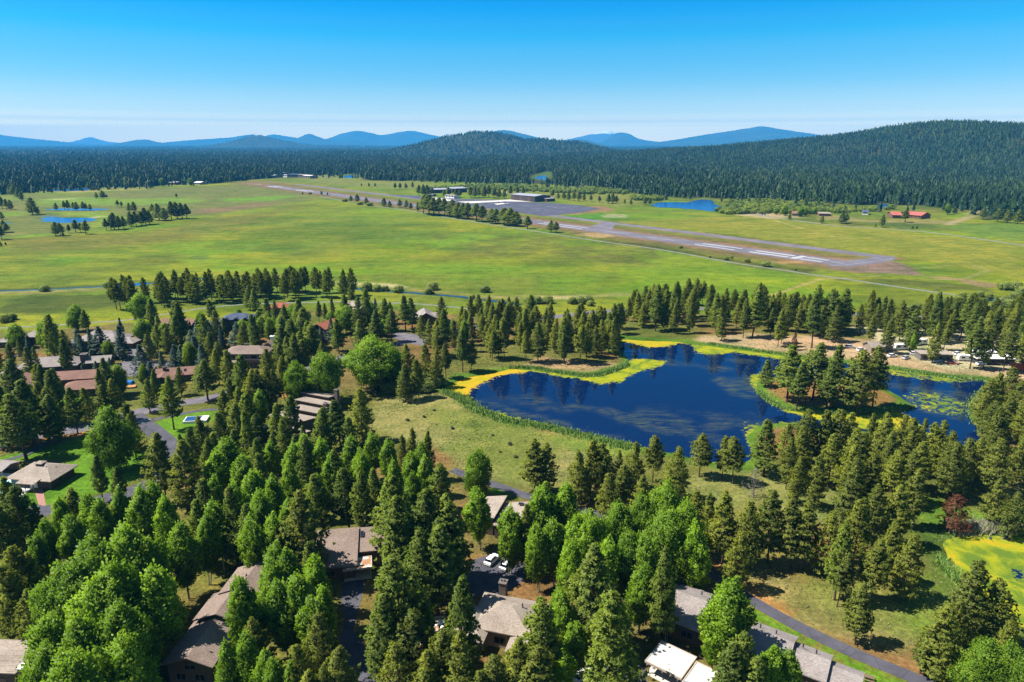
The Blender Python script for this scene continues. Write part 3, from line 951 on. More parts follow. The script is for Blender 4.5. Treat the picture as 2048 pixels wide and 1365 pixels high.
# driveways and car parks among the condominiums
sheet('driveway', [(688,1160),(732,1162),(722,1200),(712,1235),(706,1262),(735,1300),(765,1335),(772,1380),(685,1380),(676,1300),(690,1240),(682,1200)], 0.03, M_ASPH)
sheet('car_park', [(948,1120),(985,1108),(1052,1128),(1046,1162),(1012,1188),(960,1192),(928,1204),(922,1160)], 0.03, M_ASPH)
sheet('car_park', [(1120,1395),(1150,1335),(1180,1325),(1270,1322),(1290,1335),(1300,1400)], 0.03, M_ASPH)
sheet('path', [(1392,1290),(1440,1338),(1470,1345),(1480,1338),(1410,1286)], 0.028, M_PAVER)
sheet('driveway', [(785,664),(850,672),(850,692),(830,690),(786,676)], 0.05, M_ASPH_OLD)
sheet('path', [(78,1012),(92,1012),(86,977),(68,980)], 0.035, M_PAVER)
sheet('driveway', [(50,1018),(80,1010),(100,1018),(98,1032),(60,1034)], 0.06, M_ASPH)
sheet('pavement', [(-60,940),(24,948),(62,942),(72,972),(60,982),(28,1000),(-60,1010)], 0.04, simple('pool_deck_concrete', (0.66, 0.63, 0.58), 0.8, 0.1, 0.8))
# crosswalk bars
q0, q1 = np.array(G(276, 847)), np.array(G(298, 838))
for k in range(4):
    p = q0 + (q1 - q0) * (k + 0.5) / 4
    d = (q1 - q0) / np.linalg.norm(q1 - q0)
    n_ = np.array([-d[1], d[0]])
    c4 = [p + d * .35 - n_ * 1.6, p + d * .35 + n_ * 1.6, p - d * .35 + n_ * 1.6, p - d * .35 - n_ * 1.6]
    sheet('crosswalk_bar', [tuple(c) for c in c4], 0.075, M_PAINT, px=False)
# airfield
rw0, rw1 = np.array(RW0), np.array(RW1)
rd = (rw1 - rw0) / np.linalg.norm(rw1 - rw0)
rn = np.array([-rd[1], rd[0]])
RLEN = float(np.linalg.norm(rw1 - rw0))
def rrect(s0, s1, a, b):
    """rectangle on the runway: metres back from the near end, metres across from the centre line"""
    return [tuple(rw1 - rd * s0 + rn * a), tuple(rw1 - rd * s0 + rn * b), tuple(rw1 - rd * s1 + rn * b), tuple(rw1 - rd * s1 + rn * a)]
rwy = sheet('runway', rrect(0, RLEN, -15, 15), 0.05, M_RUN, px=False)
strip_mesh('taxiway', spline(TW_PTS, 4), 17.0, 0.04, M_RUN)
sheet('taxiway', [(1172,456),(1205,446),(1232,448),(1222,462)], 0.06, M_RUN)
sheet('taxiway', [(1655,532),(1680,523),(1765,514),(1785,512),(1794,518),(1776,524),(1700,534)], 0.07, M_RUN)
sheet('apron', [(776,390),(830,391.5),(915,398),(1022,400.5),(1066,405),(1104,406.5),(1160,411),(1200,418),(1165,425),(1121,430),(1085,433),(988,419),(902,407),(840,399)], 0.06, M_APRON)
sheet('concrete_pad', [(842,395),(866,395),(912,401),(884,403)], 0.09, M_CONC)
sheet('concrete_pad', [(914,404),(990,401.5),(1030,399),(1068,404),(1010,403.2),(940,407)], 0.09, M_CONC)
sheet('concrete_pad', [(988,408),(1006,406.5),(1012,408),(994,410)], 0.10, M_CONC)
kp = [0]
def mark(s0, s1, a, b):
    o = sheet('runway_marking', rrect(s0, s1, a, b), 0.085, M_PAINT, px=False)
def px_to_s(px):
    p = np.array(G(px, line_y(px, 1670, 525, .135)))
    return float((rw1 - p) @ rd)
s_thr = px_to_s(1599)
for a in (-9.5, -6.0, 2.5, 6.0):
    mark(px_to_s(1652), px_to_s(1607), a, a + 2.0)
mark(s_thr - 2, s_thr + 4, -10.5, 10.5)
for a in (-8.5, 2.2):
    mark(s_thr + 7, px_to_s(1506), a, a + 5.0)
s2 = px_to_s(1478)
for a in (-9.0, 3.5):
    mark(s2, s2 + 45, a, a + 3.5)
s3 = px_to_s(1172)
for a in (-8.0, 3.0):
    mark(s3, s3 + 80, a, a + 3)
mark(px_to_s(1688), px_to_s(1662), -0.6, 0.6)
s = px_to_s(1450)
while s < RLEN - 200:
    if not s3 - 15 < s < s3 + 110:
        mark(s, s + 36, -0.55, 0.55)
    s += 61
for q in (px_to_s(620), px_to_s(560)):
    for a in (-9.0, 4.0):
        mark(q, q + 60, a, a + 5)
mark(RLEN - 90, RLEN - 5, -9, 9)
tl = spline([G(1290,455),G(1240,449.5),G(1180,443)], 6)
strip_mesh('taxiway_line', tl, 0.6, 0.09, M_PAINT)
strip_mesh('taxiway_line', spline([G(1690,531),G(1740,524),G(1782,518),G(1776,515),G(1740,511.5)], 6), 0.35, 0.11, M_PAINT)
for k in range(26):
    x, y = random.uniform(1035, 1170), random.uniform(409, 424)
    if inside(G(x, y), GP([(1030,408),(1160,412),(1190,418),(1160,424),(1100,429)])):
        p = G(x, y)
        sheet('tie_down_line', [(p[0] - 4, p[1] - .6), (p[0] + 4, p[1] - 1.8), (p[0] + 4, p[1] - .6), (p[0] - 4, p[1] + .6)], 0.10, M_PAINT, px=False)
for p in (POND, POND2):
    KEEP.append(p)
# ------------------------------------------------------------------ trees: materials
def leaf_mat(name, col, col2, trans=0.28, vary=0.25, clump=0.55):
    m, nt, bs = new_mat(name)
    info = nd(nt, 'ShaderNodeObjectInfo')
    co = coords(nt)
    n = noise(nt, clump, 3.0, 0.6, co)
    mixed = mixc(nt, ramp(nt, n, ((0.32, 0.0), (0.68, 1.0))), col, col2)
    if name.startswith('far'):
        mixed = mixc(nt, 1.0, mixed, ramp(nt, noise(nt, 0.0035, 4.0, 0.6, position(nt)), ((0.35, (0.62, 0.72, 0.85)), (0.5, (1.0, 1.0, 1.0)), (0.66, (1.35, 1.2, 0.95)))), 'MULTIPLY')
    tone = ramp(nt, info.outputs['Random'], ((0.0, (1 - vary, 1 - vary * 0.8, 1 - vary * 0.6)), (0.5, (1.0, 1.0, 1.0)), (1.0, (1 + vary * 1.0, 1 + vary * 0.9, 1.0))))
    c = mixc(nt, 1.0, mixed, tone, 'MULTIPLY')
    nt.links.new(c, bs.inputs['Base Color'])
    bs.inputs['Roughness'].default_value = 0.55
    bs.inputs['Specular IOR Level'].default_value = 0.25
    tr = nd(nt, 'ShaderNodeBsdfTranslucent')
    nt.links.new(mixc(nt, 1.0, c, (1.25, 1.3, 0.6), 'MULTIPLY'), tr.inputs[0])
    ms = nd(nt, 'ShaderNodeMixShader')
    ms.inputs[0].default_value = trans
    nt.links.new(bs.outputs[0], ms.inputs[1])
    nt.links.new(tr.outputs[0], ms.inputs[2])
    nt.links.new(ms.outputs[0], nt.nodes['Material Output'].inputs[0])
    return m

def bark_mat(name, a, b):
    m, nt, bs = new_mat(name)
    co = coords(nt)
    mp = nd(nt, 'ShaderNodeMapping')
    mp.inputs['Scale'].default_value = (3.0, 3.0, 0.7)
    nt.links.new(co, mp.inputs[0])
    n = noise(nt, 2.0, 4.0, 0.65, mp.outputs[0])
    nt.links.new(mixc(nt, ramp(nt, n, ((0.35, 0.0), (0.65, 1.0))), a, b), bs.inputs['Base Color'])
    bs.inputs['Roughness'].default_value = 0.95
    bs.inputs['Specular IOR Level'].default_value = 0.1
    bump(nt, bs, n, 0.6, 0.05)
    return m

M = {}
M['ponderosa'] = leaf_mat('ponderosa_needles', (0.108, 0.161, 0.027), (0.246, 0.299, 0.049), 0.42, 0.25)
M['lodgepole'] = leaf_mat('lodgepole_needles', (0.123, 0.156, 0.028), (0.275, 0.299, 0.045), 0.42, 0.28)
M['spruce'] = leaf_mat('spruce_needles', (0.052, 0.098, 0.066), (0.134, 0.196, 0.150), 0.25, 0.30)
M['aspen'] = leaf_mat('aspen_leaves', (0.103, 0.203, 0.010), (0.240, 0.355, 0.023), 0.45, 0.25, 0.4)
M['leafy'] = leaf_mat('broad_leaves', (0.094, 0.188, 0.010), (0.224, 0.330, 0.021), 0.45, 0.14, 0.45)
M['lime'] = leaf_mat('young_leaves', (0.132, 0.216, 0.009), (0.208, 0.280, 0.012), 0.36, 0.12, 0.45)
M['willow'] = leaf_mat('willow_leaves', (0.172, 0.232, 0.052), (0.267, 0.301, 0.077), 0.35, 0.18, 0.6)
M['dead'] = leaf_mat('dead_needles', (0.117, 0.045, 0.019), (0.172, 0.069, 0.030), 0.2, 0.1)
M['grey'] = leaf_mat('bare_twigs', (0.112, 0.107, 0.090), (0.172, 0.163, 0.138), 0.0, 0.1)
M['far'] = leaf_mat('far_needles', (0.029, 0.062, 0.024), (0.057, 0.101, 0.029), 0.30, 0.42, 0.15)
M['farleaf'] = leaf_mat('far_leaves', (0.129, 0.189, 0.034), (0.215, 0.258, 0.052), 0.35, 0.3, 0.2)
M['bark'] = bark_mat('pine_bark', (0.120, 0.070, 0.044), (0.070, 0.050, 0.038))
M['palebark'] = bark_mat('aspen_bark', (0.36, 0.34, 0.28), (0.15, 0.14, 0.11))
M['greybark'] = bark_mat('grey_bark', (0.17, 0.15, 0.13), (0.09, 0.08, 0.07))

# ------------------------------------------------------------------ trees: geometry
def unit(v):
    return v / (np.linalg.norm(v, axis=-1, keepdims=True) + 1e-9)

def blades(c, d, length, width, r):
    """diamond-shaped sprays: centres c, directions d"""
    n = len(c)
    s = unit(np.cross(d, unit(r.normal(size=(n, 3)))))
    l = length[:, None]
    w = width[:, None]
    v = np.stack([c, c + d * l * 0.45 + s * w, c + d * l, c + d * l * 0.45 - s * w], 1).reshape(-1, 3)
    f = np.arange(n * 4).reshape(n, 4)
    return v, f

def crown_mesh(v, f, out, mat, k=0.62):
    """foliage whose faces lean towards the crown's own surface, as sprays do"""
    g = unit(np.cross(v[f[:, 1]] - v[f[:, 0]], v[f[:, 3]] - v[f[:, 0]]))
    flip = (g * out).sum(1) < 0
    f = np.where(flip[:, None], f[:, ::-1], f)
    g = np.where(flip[:, None], -g, g)
    nrm = unit(out * k + g * (1 - k))  # shading normals only: bent outward so the crown's lit side reads brighter
    me = np_mesh('crown', v, f, mat, True)
    vn = np.zeros_like(v)
    vn[f.ravel()] = np.repeat(nrm, 4, 0)
    me.normals_split_custom_set_from_vertices(vn.tolist())
    return me

def trunk_mb(H, r0, r, limbs, bend=0.25, top=0.97, seg=6):
    mb = MB()
    pts = [Vector((0, 0, -0.6))]
    for k in range(1, seg + 1):
        t = k / seg
        pts.append(Vector((r.uniform(-1, 1) * bend * t, r.uniform(-1, 1) * bend * t, H * top * t)))
    for k in range(seg):
        a = r0 * (1 - 0.93 * (k / seg)) * (1.25 if k == 0 else 1)
        b_ = r0 * (1 - 0.93 * ((k + 1) / seg))
        mb.tube(pts[k], pts[k + 1], a, b_, 6, False)
    for p, q, w in limbs:
        mb.tube(p, q, w, w * 0.3, 3, False)
    return mb

def gen_conifer(seed, H, base, Rr, prof, nb, tuft, ts, K, el0, el1, r0, matk, barkm, ragged=0.25, inner=0.28, wid=0.25, upb=0.55):
    r = np.random.default_rng(seed)
    C, D, S = [], [], []
    limbs = []
    ph = r.uniform(0, 6.28, 3)
    for i in range(nb):
        t = min(0.995, max(0.0, (i + r.uniform(0, 1)) / nb)) ** 0.92
        z = H * (base + (0.985 - base) * t)
        az = i * 2.39996 + r.normal() * 0.35
        L = Rr * prof(t) * r.uniform(1 - ragged, 1 + ragged * 0.55)
        L *= 1 + 0.16 * math.sin(2 * az + ph[0] + 4 * t) + 0.10 * math.sin(3 * az + ph[1] - 6 * t)
        if r.random() < 0.05:
            L *= 0.45
        L = max(L, 0.35)
        el = el0 + (el1 - el0) * t + r.normal() * 0.08
        d = np.array([math.cos(az) * math.cos(el), math.sin(az) * math.cos(el), math.sin(el)])
        n = max(3, int(tuft * (0.25 + 0.75 * L / Rr)))
        s = np.sqrt(r.uniform(inner ** 2, 1.0, n))
        lat = np.array([-math.sin(az), math.cos(az), 0])
        p = np.array([0, 0, z]) + d * (s * L)[:, None] + lat * (r.normal(size=n) * 0.22 * L * s * 0.9)[:, None]
        p[:, 2] += 0.10 * L * s * s + r.normal(size=n) * 0.16
        C.append(p)
        dd = d * 0.55 + np.array([0, 0, upb])
        D.append(np.repeat(dd[None], n, 0))
        S.append(r.uniform(0.75, 1.25, n) * (1.0 - 0.25 * t))
        if i % 2 == 0 and L > 0.8:
            limbs.append(((0, 0, z), tuple(np.array([0, 0, z]) + d * L * 0.85 + np.array([0, 0, 0.08 * L])), 0.035 + 0.012 * L))
    C, D, S = np.concatenate(C), np.concatenate(D), np.concatenate(S)
    n = len(C)
    c = np.repeat(C, K, 0)
    d = unit(np.repeat(D, K, 0) + unit(r.normal(size=(n * K, 3))) * 0.95)
    s = np.repeat(S, K)
    l = ts * s * r.uniform(0.7, 1.25, n * K)
    v, f = blades(c - d * (l * 0.2)[:, None], d, l, l * wid, r)
    out = unit(np.stack([c[:, 0], c[:, 1], 0.42 * np.hypot(c[:, 0], c[:, 1]) + 0.10 * Rr], 1))
    crown = crown_mesh(v, f, out, M[matk])
    trunk = trunk_mb(H, r0, r, limbs).mesh('trunk', M[barkm])
    return trunk, crown, H

def gen_leafy(seed, H, base, Rx, nclump, K, leaf, matk, barkm, stems=1, upright=0.0, r0=0.22, cl=0.75, taper=0.0, low=0.35, lobes=1.0):
    r = np.random.default_rng(seed)
    zc = H * (base + 1.0) / 2
    hz = H * (1.0 - base) / 2
    d = unit(r.normal(size=(nclump, 3)))
    rad = r.uniform(low ** 3, 1.0, nclump) ** (1 / 3.0)
    ph = r.uniform(0, 6.28, 4)
    az = np.arctan2(d[:, 1], d[:, 0])
    lob = 1 + lobes * (0.16 * np.sin(2 * az + ph[0] + 3 * d[:, 2]) + 0.13 * np.sin(3 * az + ph[1] - 4 * d[:, 2]) + 0.10 * np.sin(5 * az + ph[2] + 6 * d[:, 2]))
    z = d[:, 2] * rad
    wz = 1 - taper * np.clip(z, 0, 1)
    p = np.stack([d[:, 0] * rad * Rx * lob * wz, d[:, 1] * rad * Rx * lob * wz, zc + z * hz * (1 + 0.08 * np.sin(3 * az + ph[3]))], 1)
    n = nclump
    cs = cl * r.uniform(0.7, 1.3, n)
    off = r.normal(size=(n * K, 3)) * 0.5
    off[:, 2] *= 1.0 + upright
    c = np.repeat(p, K, 0) + off * np.repeat(cs, K)[:, None]
    outw = unit(np.repeat(np.stack([p[:, 0], p[:, 1], (p[:, 2] - zc) * 0.5 + 0.25 * hz], 1), K, 0))
    dirs = unit(outw * 0.35 + np.array([0, 0, 0.25 + 0.5 * upright]) + unit(r.normal(size=(n * K, 3))) * 0.9)
    l = leaf * r.uniform(0.7, 1.4, n * K)
    v, f = blades(c, dirs, l, l * 0.36, r)
    out = unit(np.repeat(unit(np.stack([p[:, 0] / Rx, p[:, 1] / Rx, (p[:, 2] - zc) / hz * 0.8 + 0.2], 1)), K, 0) * 0.7 + unit(off) * 0.6)
    crown = crown_mesh(v, f, out, M[matk])
    limbs = []
    for k in range(0, n, max(1, n // 45)):
        q = p[k]
        zb = max(H * base * 0.8, q[2] - np.hypot(q[0], q[1]) * 1.3 - 1.0)
        limbs.append(((0, 0, zb), tuple(q), 0.07))
    mb = trunk_mb(H, r0, r, limbs, 0.5, 0.85)
    for k in range(stems - 1):
        a = r.uniform(0, 6.28)
        mb.tube((0.5 * math.cos(a), 0.5 * math.sin(a), -0.5), (Rx * 0.5 * math.cos(a), Rx * 0.5 * math.sin(a), H * 0.7), r0 * 0.8, 0.05, 5, False)
    return mb.mesh('trunk', M[barkm]), crown, H

PR = {}
pond_prof = lambda t: (min(1.0, 0.55 + 2.2 * t) if t < 0.2 else 1.0) * (1 - max(0, t - 0.12) / 0.88) ** 0.62 + 0.05
lodge_prof = lambda t: (0.65 + 1.4 * t if t < 0.25 else 1.0) * (1 - max(0, t - 0.2) / 0.8) ** 0.66 + 0.06
spruce_prof = lambda t: (1 - t) ** 0.9 + 0.04
PR['ponderosa'] = [gen_conifer(100 + k, 22, [0.14, 0.2, 0.26, 0.12, 0.3][k], [4.6, 4.0, 4.3, 4.9, 3.8][k], pond_prof, 140, 24, 0.64, 8, -0.10, 0.95, 0.34, 'ponderosa', 'bark') for k in range(5)]
PR['lodgepole'] = [gen_conifer(200 + k, 17, [0.12, 0.22, 0.16, 0.3, 0.08][k], [3.7, 3.1, 4.0, 3.2, 3.8][k], lodge_prof, 125, 22, 0.56, 8, -0.05, 0.85, 0.21, 'lodgepole', 'bark', 0.32, 0.25, 0.22, 0.5) for k in range(5)]
PR['spruce'] = [gen_conifer(300 + k, 15, 0.05, [3.2, 2.7, 3.5][k], spruce_prof, 150, 14, 0.55, 8, -0.30, 0.5, 0.22, 'spruce', 'greybark', 0.2, 0.25, 0.2, 0.12) for k in range(3)]
PR['aspen'] = [gen_leafy(400 + k, 19, [0.2, 0.26, 0.15, 0.3, 0.22][k], [2.9, 2.5, 3.2, 2.3, 2.7][k], 430, 34, 0.46, 'aspen', 'palebark', 2, 1.1, 0.17, 0.52, 0.42) for k in range(5)]
PR['leafy'] = [gen_leafy(500 + k, 15, [0.10, 0.14, 0.08, 0.16][k], [5.0, 5.6, 4.6, 4.2][k], 620, 30, 0.42, 'leafy', 'greybark', 3, 0.45, 0.26, 0.72, 0.4) for k in range(4)]
PR['cottonwood'] = [gen_leafy(450 + k, 20, [0.12, 0.16, 0.1, 0.14][k], [4.3, 3.8, 4.7, 4.1][k], 760, 30, 0.44, 'aspen', 'palebark', 3, 0.9, 0.24, 0.62, [0.3, 0.45, 0.2, 0.35][k], 0.4, 1.7) for k in range(4)]
PR['lime'] = [gen_leafy(550 + k, 13, 0.10, [3.2, 2.5][k], 300, 32, 0.45, 'lime', 'greybark', 2, 0.6, 0.17, 0.75, 0.3) for k in range(2)]
PR['willow'] = [gen_leafy(600 + k, 4, 0.0, [2.9, 3.4, 2.5][k], 150, 26, 0.42, 'willow', 'greybark', 5, 0.2, 0.07, 0.6, 0.1, 0.5) for k in range(3)]
PR['dead'] = [gen_conifer(700, 10, 0.05, 3.2, pond_prof, 110, 16, 0.5, 8, -0.1, 0.6, 0.16, 'dead', 'bark', 0.3, 0.3, 0.12)]
PR['grey'] = [gen_conifer(710, 9, 0.05, 2.6, pond_prof, 80, 8, 0.55, 4, 0.1, 0.9, 0.16, 'grey', 'greybark', 0.35, 0.4, 0.05)]
NAMES = {'ponderosa': 'ponderosa_pine', 'lodgepole': 'lodgepole_pine', 'spruce': 'spruce_tree', 'aspen': 'aspen_tree', 'cottonwood': 'cottonwood_tree', 'leafy': 'leafy_tree', 'lime': 'lime_green_tree', 'willow': 'willow_shrub', 'dead': 'dead_pine', 'grey': 'bare_tree'}
STD = {'ponderosa': 22, 'lodgepole': 17, 'spruce': 14, 'aspen': 19, 'cottonwood': 20, 'leafy': 14, 'lime': 12, 'willow': 3.5, 'dead': 10, 'grey': 9}
TREES = []          # (x, y) of every tree placed, for spacing

def tree(kind, x, y, h, w, label, group=None, k=None, z=None):
    prs = PR[kind]
    tr, cr, H = prs[random.randrange(len(prs)) if k is None else k % len(prs)]
    if z is None:
        z = float(ground_h(np.array([x]), np.array([y]))[0]) if (y > 1200 or kind in ('willow',)) else 0.0
    root = empty(NAMES[kind], (x, y, z), random.uniform(0, 6.283))
    s = h / H
    root.scale = (s * w, s * w, s)
    root.rotation_euler[0] = random.gauss(0, 0.035)
    root.rotation_euler[1] = random.gauss(0, 0.035)
    link(bpy.data.objects.new('trunk', tr), root)
    link(bpy.data.objects.new('crown', cr), root)
    tag(root, label, 'shrub' if kind == 'willow' else 'tree', group)
    TREES.append((x, y))
    return root

MUST = []           # places the photograph leaves open to view
RAD = {'ponderosa': 4.6 / 22, 'lodgepole': 3.9 / 17, 'spruce': 3.2 / 15, 'aspen': 2.9 / 19, 'cottonwood': 4.3 / 20, 'leafy': 5.0 / 15, 'lime': 2.9 / 13, 'willow': 0.7, 'dead': .3, 'grey': .3}
def proj(x, y, z):
    dz = z - CAM_Z
    d = y * CP - dz * SP
    return 1024 + FPX * x / d, 682.5 - FPX * (y * SP + dz * CP) / d, FPX / d
def covers(kind, x, y, h, w):
    bx, by, s0 = proj(x, y, 0)
    tx, ty, s1 = proj(x, y, h)
    n = 0
    for mx, my, my_w in MUST:
        if y > my_w + 2:
            continue
        t = (by - my) / (by - ty + 1e-6)
        if t < 0.08 or t > 1.0:
            continue
        ax = bx + (tx - bx) * t
        hw = RAD[kind] * h * w * (s0 + (s1 - s0) * t)
        hw *= (1 - t) ** 0.6 if kind not in ('aspen', 'cottonwood', 'leafy', 'lime', 'willow') else math.sqrt(max(0, 1 - (2 * t - 1.1) ** 2 / 1.0))
        if abs(mx - ax) < hw * 1.0:
            n += 1
    return n
def fit(kind, x, y, h, w):
    """slimmest sensible form that keeps the open views open; None if it cannot"""
    for k in (1.0, 0.85, 0.7):
        if not covers(kind, x, y, h, w * k):
            return w * k
    return None
def nudge(x, y):
    """step a tree off roofs and paving"""
    if clear(x, y):
        return x, y
    for rr in (1.5, 3, 4.5, 6, 8, 10):
        for k in range(12):
            a, b = x + rr * math.cos(k * 0.5236), y + rr * math.sin(k * 0.5236)
            if clear(a, b):
                return a, b
    return x, y
def tops(kind, pts, label, group=None):
    """trees whose tips the photograph shows at (px, py): height h, width factor w"""
    for p in pts:
        px, py = p[0], p[1]
        h = p[2] if len(p) > 2 else STD[kind] * random.uniform(0.92, 1.1)
        w = p[3] if len(p) > 3 else random.uniform(0.92, 1.12)
        x, y = G(px, py, h)
        w *= {'ponderosa': 1.12, 'spruce': 1.5, 'lodgepole': 0.98}.get(kind, 1.0)
        if y < 420:
            x, y = nudge(x, y)
            w2 = fit(kind, x, y, h, w)
            if w2 is None and covers(kind, x, y, h, w * 0.7) > (0 if y < 150 else 1):
                print('left out', kind, px, py)
                continue
            w = w2 or w * 0.7
        tree(kind, x, y, h, w, label, group)

def bases(kind, pts, label, group=None):
    """trees whose foot the photograph shows at (px, py): height in photo pixels hp"""
    for p in pts:
        px, py, hp = p[0], p[1], p[2]
        w = p[3] if len(p) > 3 else random.uniform(0.92, 1.12)
        if kind == 'ponderosa':
            w *= 2.0 if 'runway track' in label else 1.6
        x, y = G(px, py)
        h = ZAT(px, py - hp, y)[1]
        tree(kind, x, y, max(1.0, h), w, label, group)

KEEP = []           # keep-clear polygons (roads, roofs, water)
KLINES = []         # keep-clear centre lines
def clear(x, y, m=0.0):
    for p in KEEP:
        if inside((x, y), p):
            return False
    for ln, w in KLINES:
        if float(pdist(np.array([x]), np.array([y]), ln)[0]) < w + m:
            return False
    return True

MASS = []           # far members of the pine woods, past the three hundred that show largest
def stand(polypx, n, mix, label, group, dmin=4.0, seed=0, hs=(0.8, 1.12), ws=(0.85, 1.1), tries=60, mass=False):
    """n trees scattered inside the outline of their feet; mix = [(kind, share), ...]; label is a dict by kind or one label"""
    r = random.Random(seed)
    poly = GP(polypx)
    xs, ys = [p[0] for p in poly], [p[1] for p in poly]
    got, t = 0, 0
    while got < n and t < n * tries:
        t += 1
        x, y = r.uniform(min(xs), max(xs)), r.uniform(min(ys), max(ys))
        if not inside((x, y), poly) or not clear(x, y, 1.0):
            continue
        if any((x - a) ** 2 + (y - b) ** 2 < dmin * dmin for a, b in TREES):
            continue
        q, acc = r.random(), 0
        for kind, sh in mix:
            acc += sh
            if q <= acc:
                break
        hq, wq = STD[kind] * r.uniform(*hs), r.uniform(*ws)
        if y < 420 and covers(kind, x, y, hq, wq * 0.85):
            continue
        if mass:
            MASS.append((x, y, hq, wq))
            TREES.append((x, y))
            got += 1
            continue
        lb = label[kind] if isinstance(label, dict) else label
        gp = group if isinstance(label, str) else group + ', ' + NAMES[kind].replace('_', ' ')
        tree(kind, x, y, hq, wq, lb, gp)
        got += 1
    return got
# ------------------------------------------------------------------ far forest: one mass of conifers
def far_proto(name, seed, H, Rr, mat, n=5, k=7):
    r = random.Random(seed)
    mb = MB()
    v, f = mb.v, mb.f
    for i in range(n):
        t0 = 0.06 + 0.80 * i / n
        z0 = H * t0
        z1 = H * min(1.0, t0 + 1.75 / n)
        rad = Rr * (1 - t0) ** 0.75
        b = len(v)
        a0 = r.uniform(0, 6)
        for j in range(k):
            a = a0 + 6.283 * j / k
            rr = rad * r.uniform(0.6, 1.15)
            v.append((rr * math.cos(a), rr * math.sin(a), z0 + r.uniform(-0.05, 0.05) * H))
        v.append((r.uniform(-.2, .2), r.uniform(-.2, .2), z1))
        for j in range(k):
            f.append((b + j, b + (j + 1) % k, b + k))
    return bpy.data.objects.new(name, mb.mesh(name, mat))

def scatter_object(name, pts, scales, protos, label, cat):
    me = bpy.data.meshes.new(name)
    me.vertices.add(len(pts))
    me.vertices.foreach_set('co', np.asarray(pts, np.float32).ravel())
    a = me.attributes.new('tree_scale', 'FLOAT_VECTOR', 'POINT')
    a.data.foreach_set('vector', np.asarray(scales, np.float32).ravel())
    me.update()
    o = link(bpy.data.objects.new(name, me))
    ng = bpy.data.node_groups.new(name, 'GeometryNodeTree')
    ng.interface.new_socket('Geometry', in_out='INPUT', socket_type='NodeSocketGeometry')
    ng.interface.new_socket('Geometry', in_out='OUTPUT', socket_type='NodeSocketGeometry')
    N, L = ng.nodes, ng.links
    gi, go = N.new('NodeGroupInput'), N.new('NodeGroupOutput')
    m2p = N.new('GeometryNodeMeshToPoints')
    iop = N.new('GeometryNodeInstanceOnPoints')
    join = N.new('GeometryNodeGeometryToInstance')
    for p in protos:
        oi = N.new('GeometryNodeObjectInfo')
        oi.inputs['Object'].default_value = p
        L.new(oi.outputs['Geometry'], join.inputs[0])
    at = N.new('GeometryNodeInputNamedAttribute')
    at.data_type = 'FLOAT_VECTOR'
    at.inputs[0].default_value = 'tree_scale'
    rv = N.new('FunctionNodeRandomValue')
    rv.data_type = 'FLOAT_VECTOR'
    rv.inputs[0].default_value = (0, 0, 0)
    rv.inputs[1].default_value = (0.06, 0.06, 6.283)
    ri = N.new('FunctionNodeRandomValue')
    ri.data_type = 'INT'
    ri.inputs[4].default_value = 0
    ri.inputs[5].default_value = len(protos) - 1
    L.new(gi.outputs[0], m2p.inputs[0])
    L.new(m2p.outputs[0], iop.inputs['Points'])
    L.new(join.outputs[0], iop.inputs['Instance'])
    iop.inputs['Pick Instance'].default_value = True
    L.new(ri.outputs[2], iop.inputs['Instance Index'])
    L.new(rv.outputs[0], iop.inputs['Rotation'])
    L.new(at.outputs[0], iop.inputs['Scale'])
    L.new(iop.outputs[0], go.inputs[0])
    md = o.modifiers.new('scatter', 'NODES')
    md.node_group = ng
    return tag(o, label, cat, kind='stuff')

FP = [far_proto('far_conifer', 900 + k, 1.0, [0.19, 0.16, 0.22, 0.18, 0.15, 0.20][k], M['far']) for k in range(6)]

def forest_points(n, y0, y1, seed, umax=0.95):
    r = np.random.default_rng(seed)
    Y = np.sqrt(r.uniform(y0 ** 2, y1 ** 2, n))
    X = Y * r.uniform(-umax, umax, n)
    d = sdf(X, Y, FOREST)
    ok = d < -3 + (fbm(X, Y, 40, 2, 66) - .5) * 30
    for p in RIVER_POLYS:
        ok &= sdf(X, Y, p) > 6
    ok &= sdf(X, Y, GP([(1058,350),(1104,344),(1112,376),(1050,376)])) > 0
    ok &= sdf(X, Y, GP([(672,349),(720,347),(724,362),(668,362)])) > 0
    ok &= ~((fbm(X, Y, 330, 4, 71) > 0.64) & (r.random(len(X)) < 0.55))
    X, Y = X[ok], Y[ok]
    return X, Y
pts, scl = [], []
for (n, y0, y1, seed, hmul, wmul) in ((125000, 900, 2600, 1, 0.95, 0.86), (150000, 2600, 4600, 2, 0.92, 0.9), (80000, 4600, 8000, 3, 1.0, 1.4), (70000, 8000, 17000, 4, 0.8, 2.0)):
    X, Y = forest_points(n, y0, y1, seed)
    Z = ground_h(X, Y) if y0 < 2000 else terrain_h(X, Y)
    h = 19 * hmul * np.clip(rng.normal(1.0, 0.27, len(X)), 0.4, 1.7) * (0.75 + 0.5 * fbm(X, Y, 260, 3, 83))
    w = h * wmul * rng.uniform(0.85, 1.25, len(X))
    pts.append(np.stack([X, Y, Z - 0.5], 1))
    scl.append(np.stack([w, w, h], 1))
pts, scl = np.concatenate(pts), np.concatenate(scl)
scatter_object('forest', pts, scl, FP, 'dark conifer forest covering the plain and hills behind the airfield', 'forest')
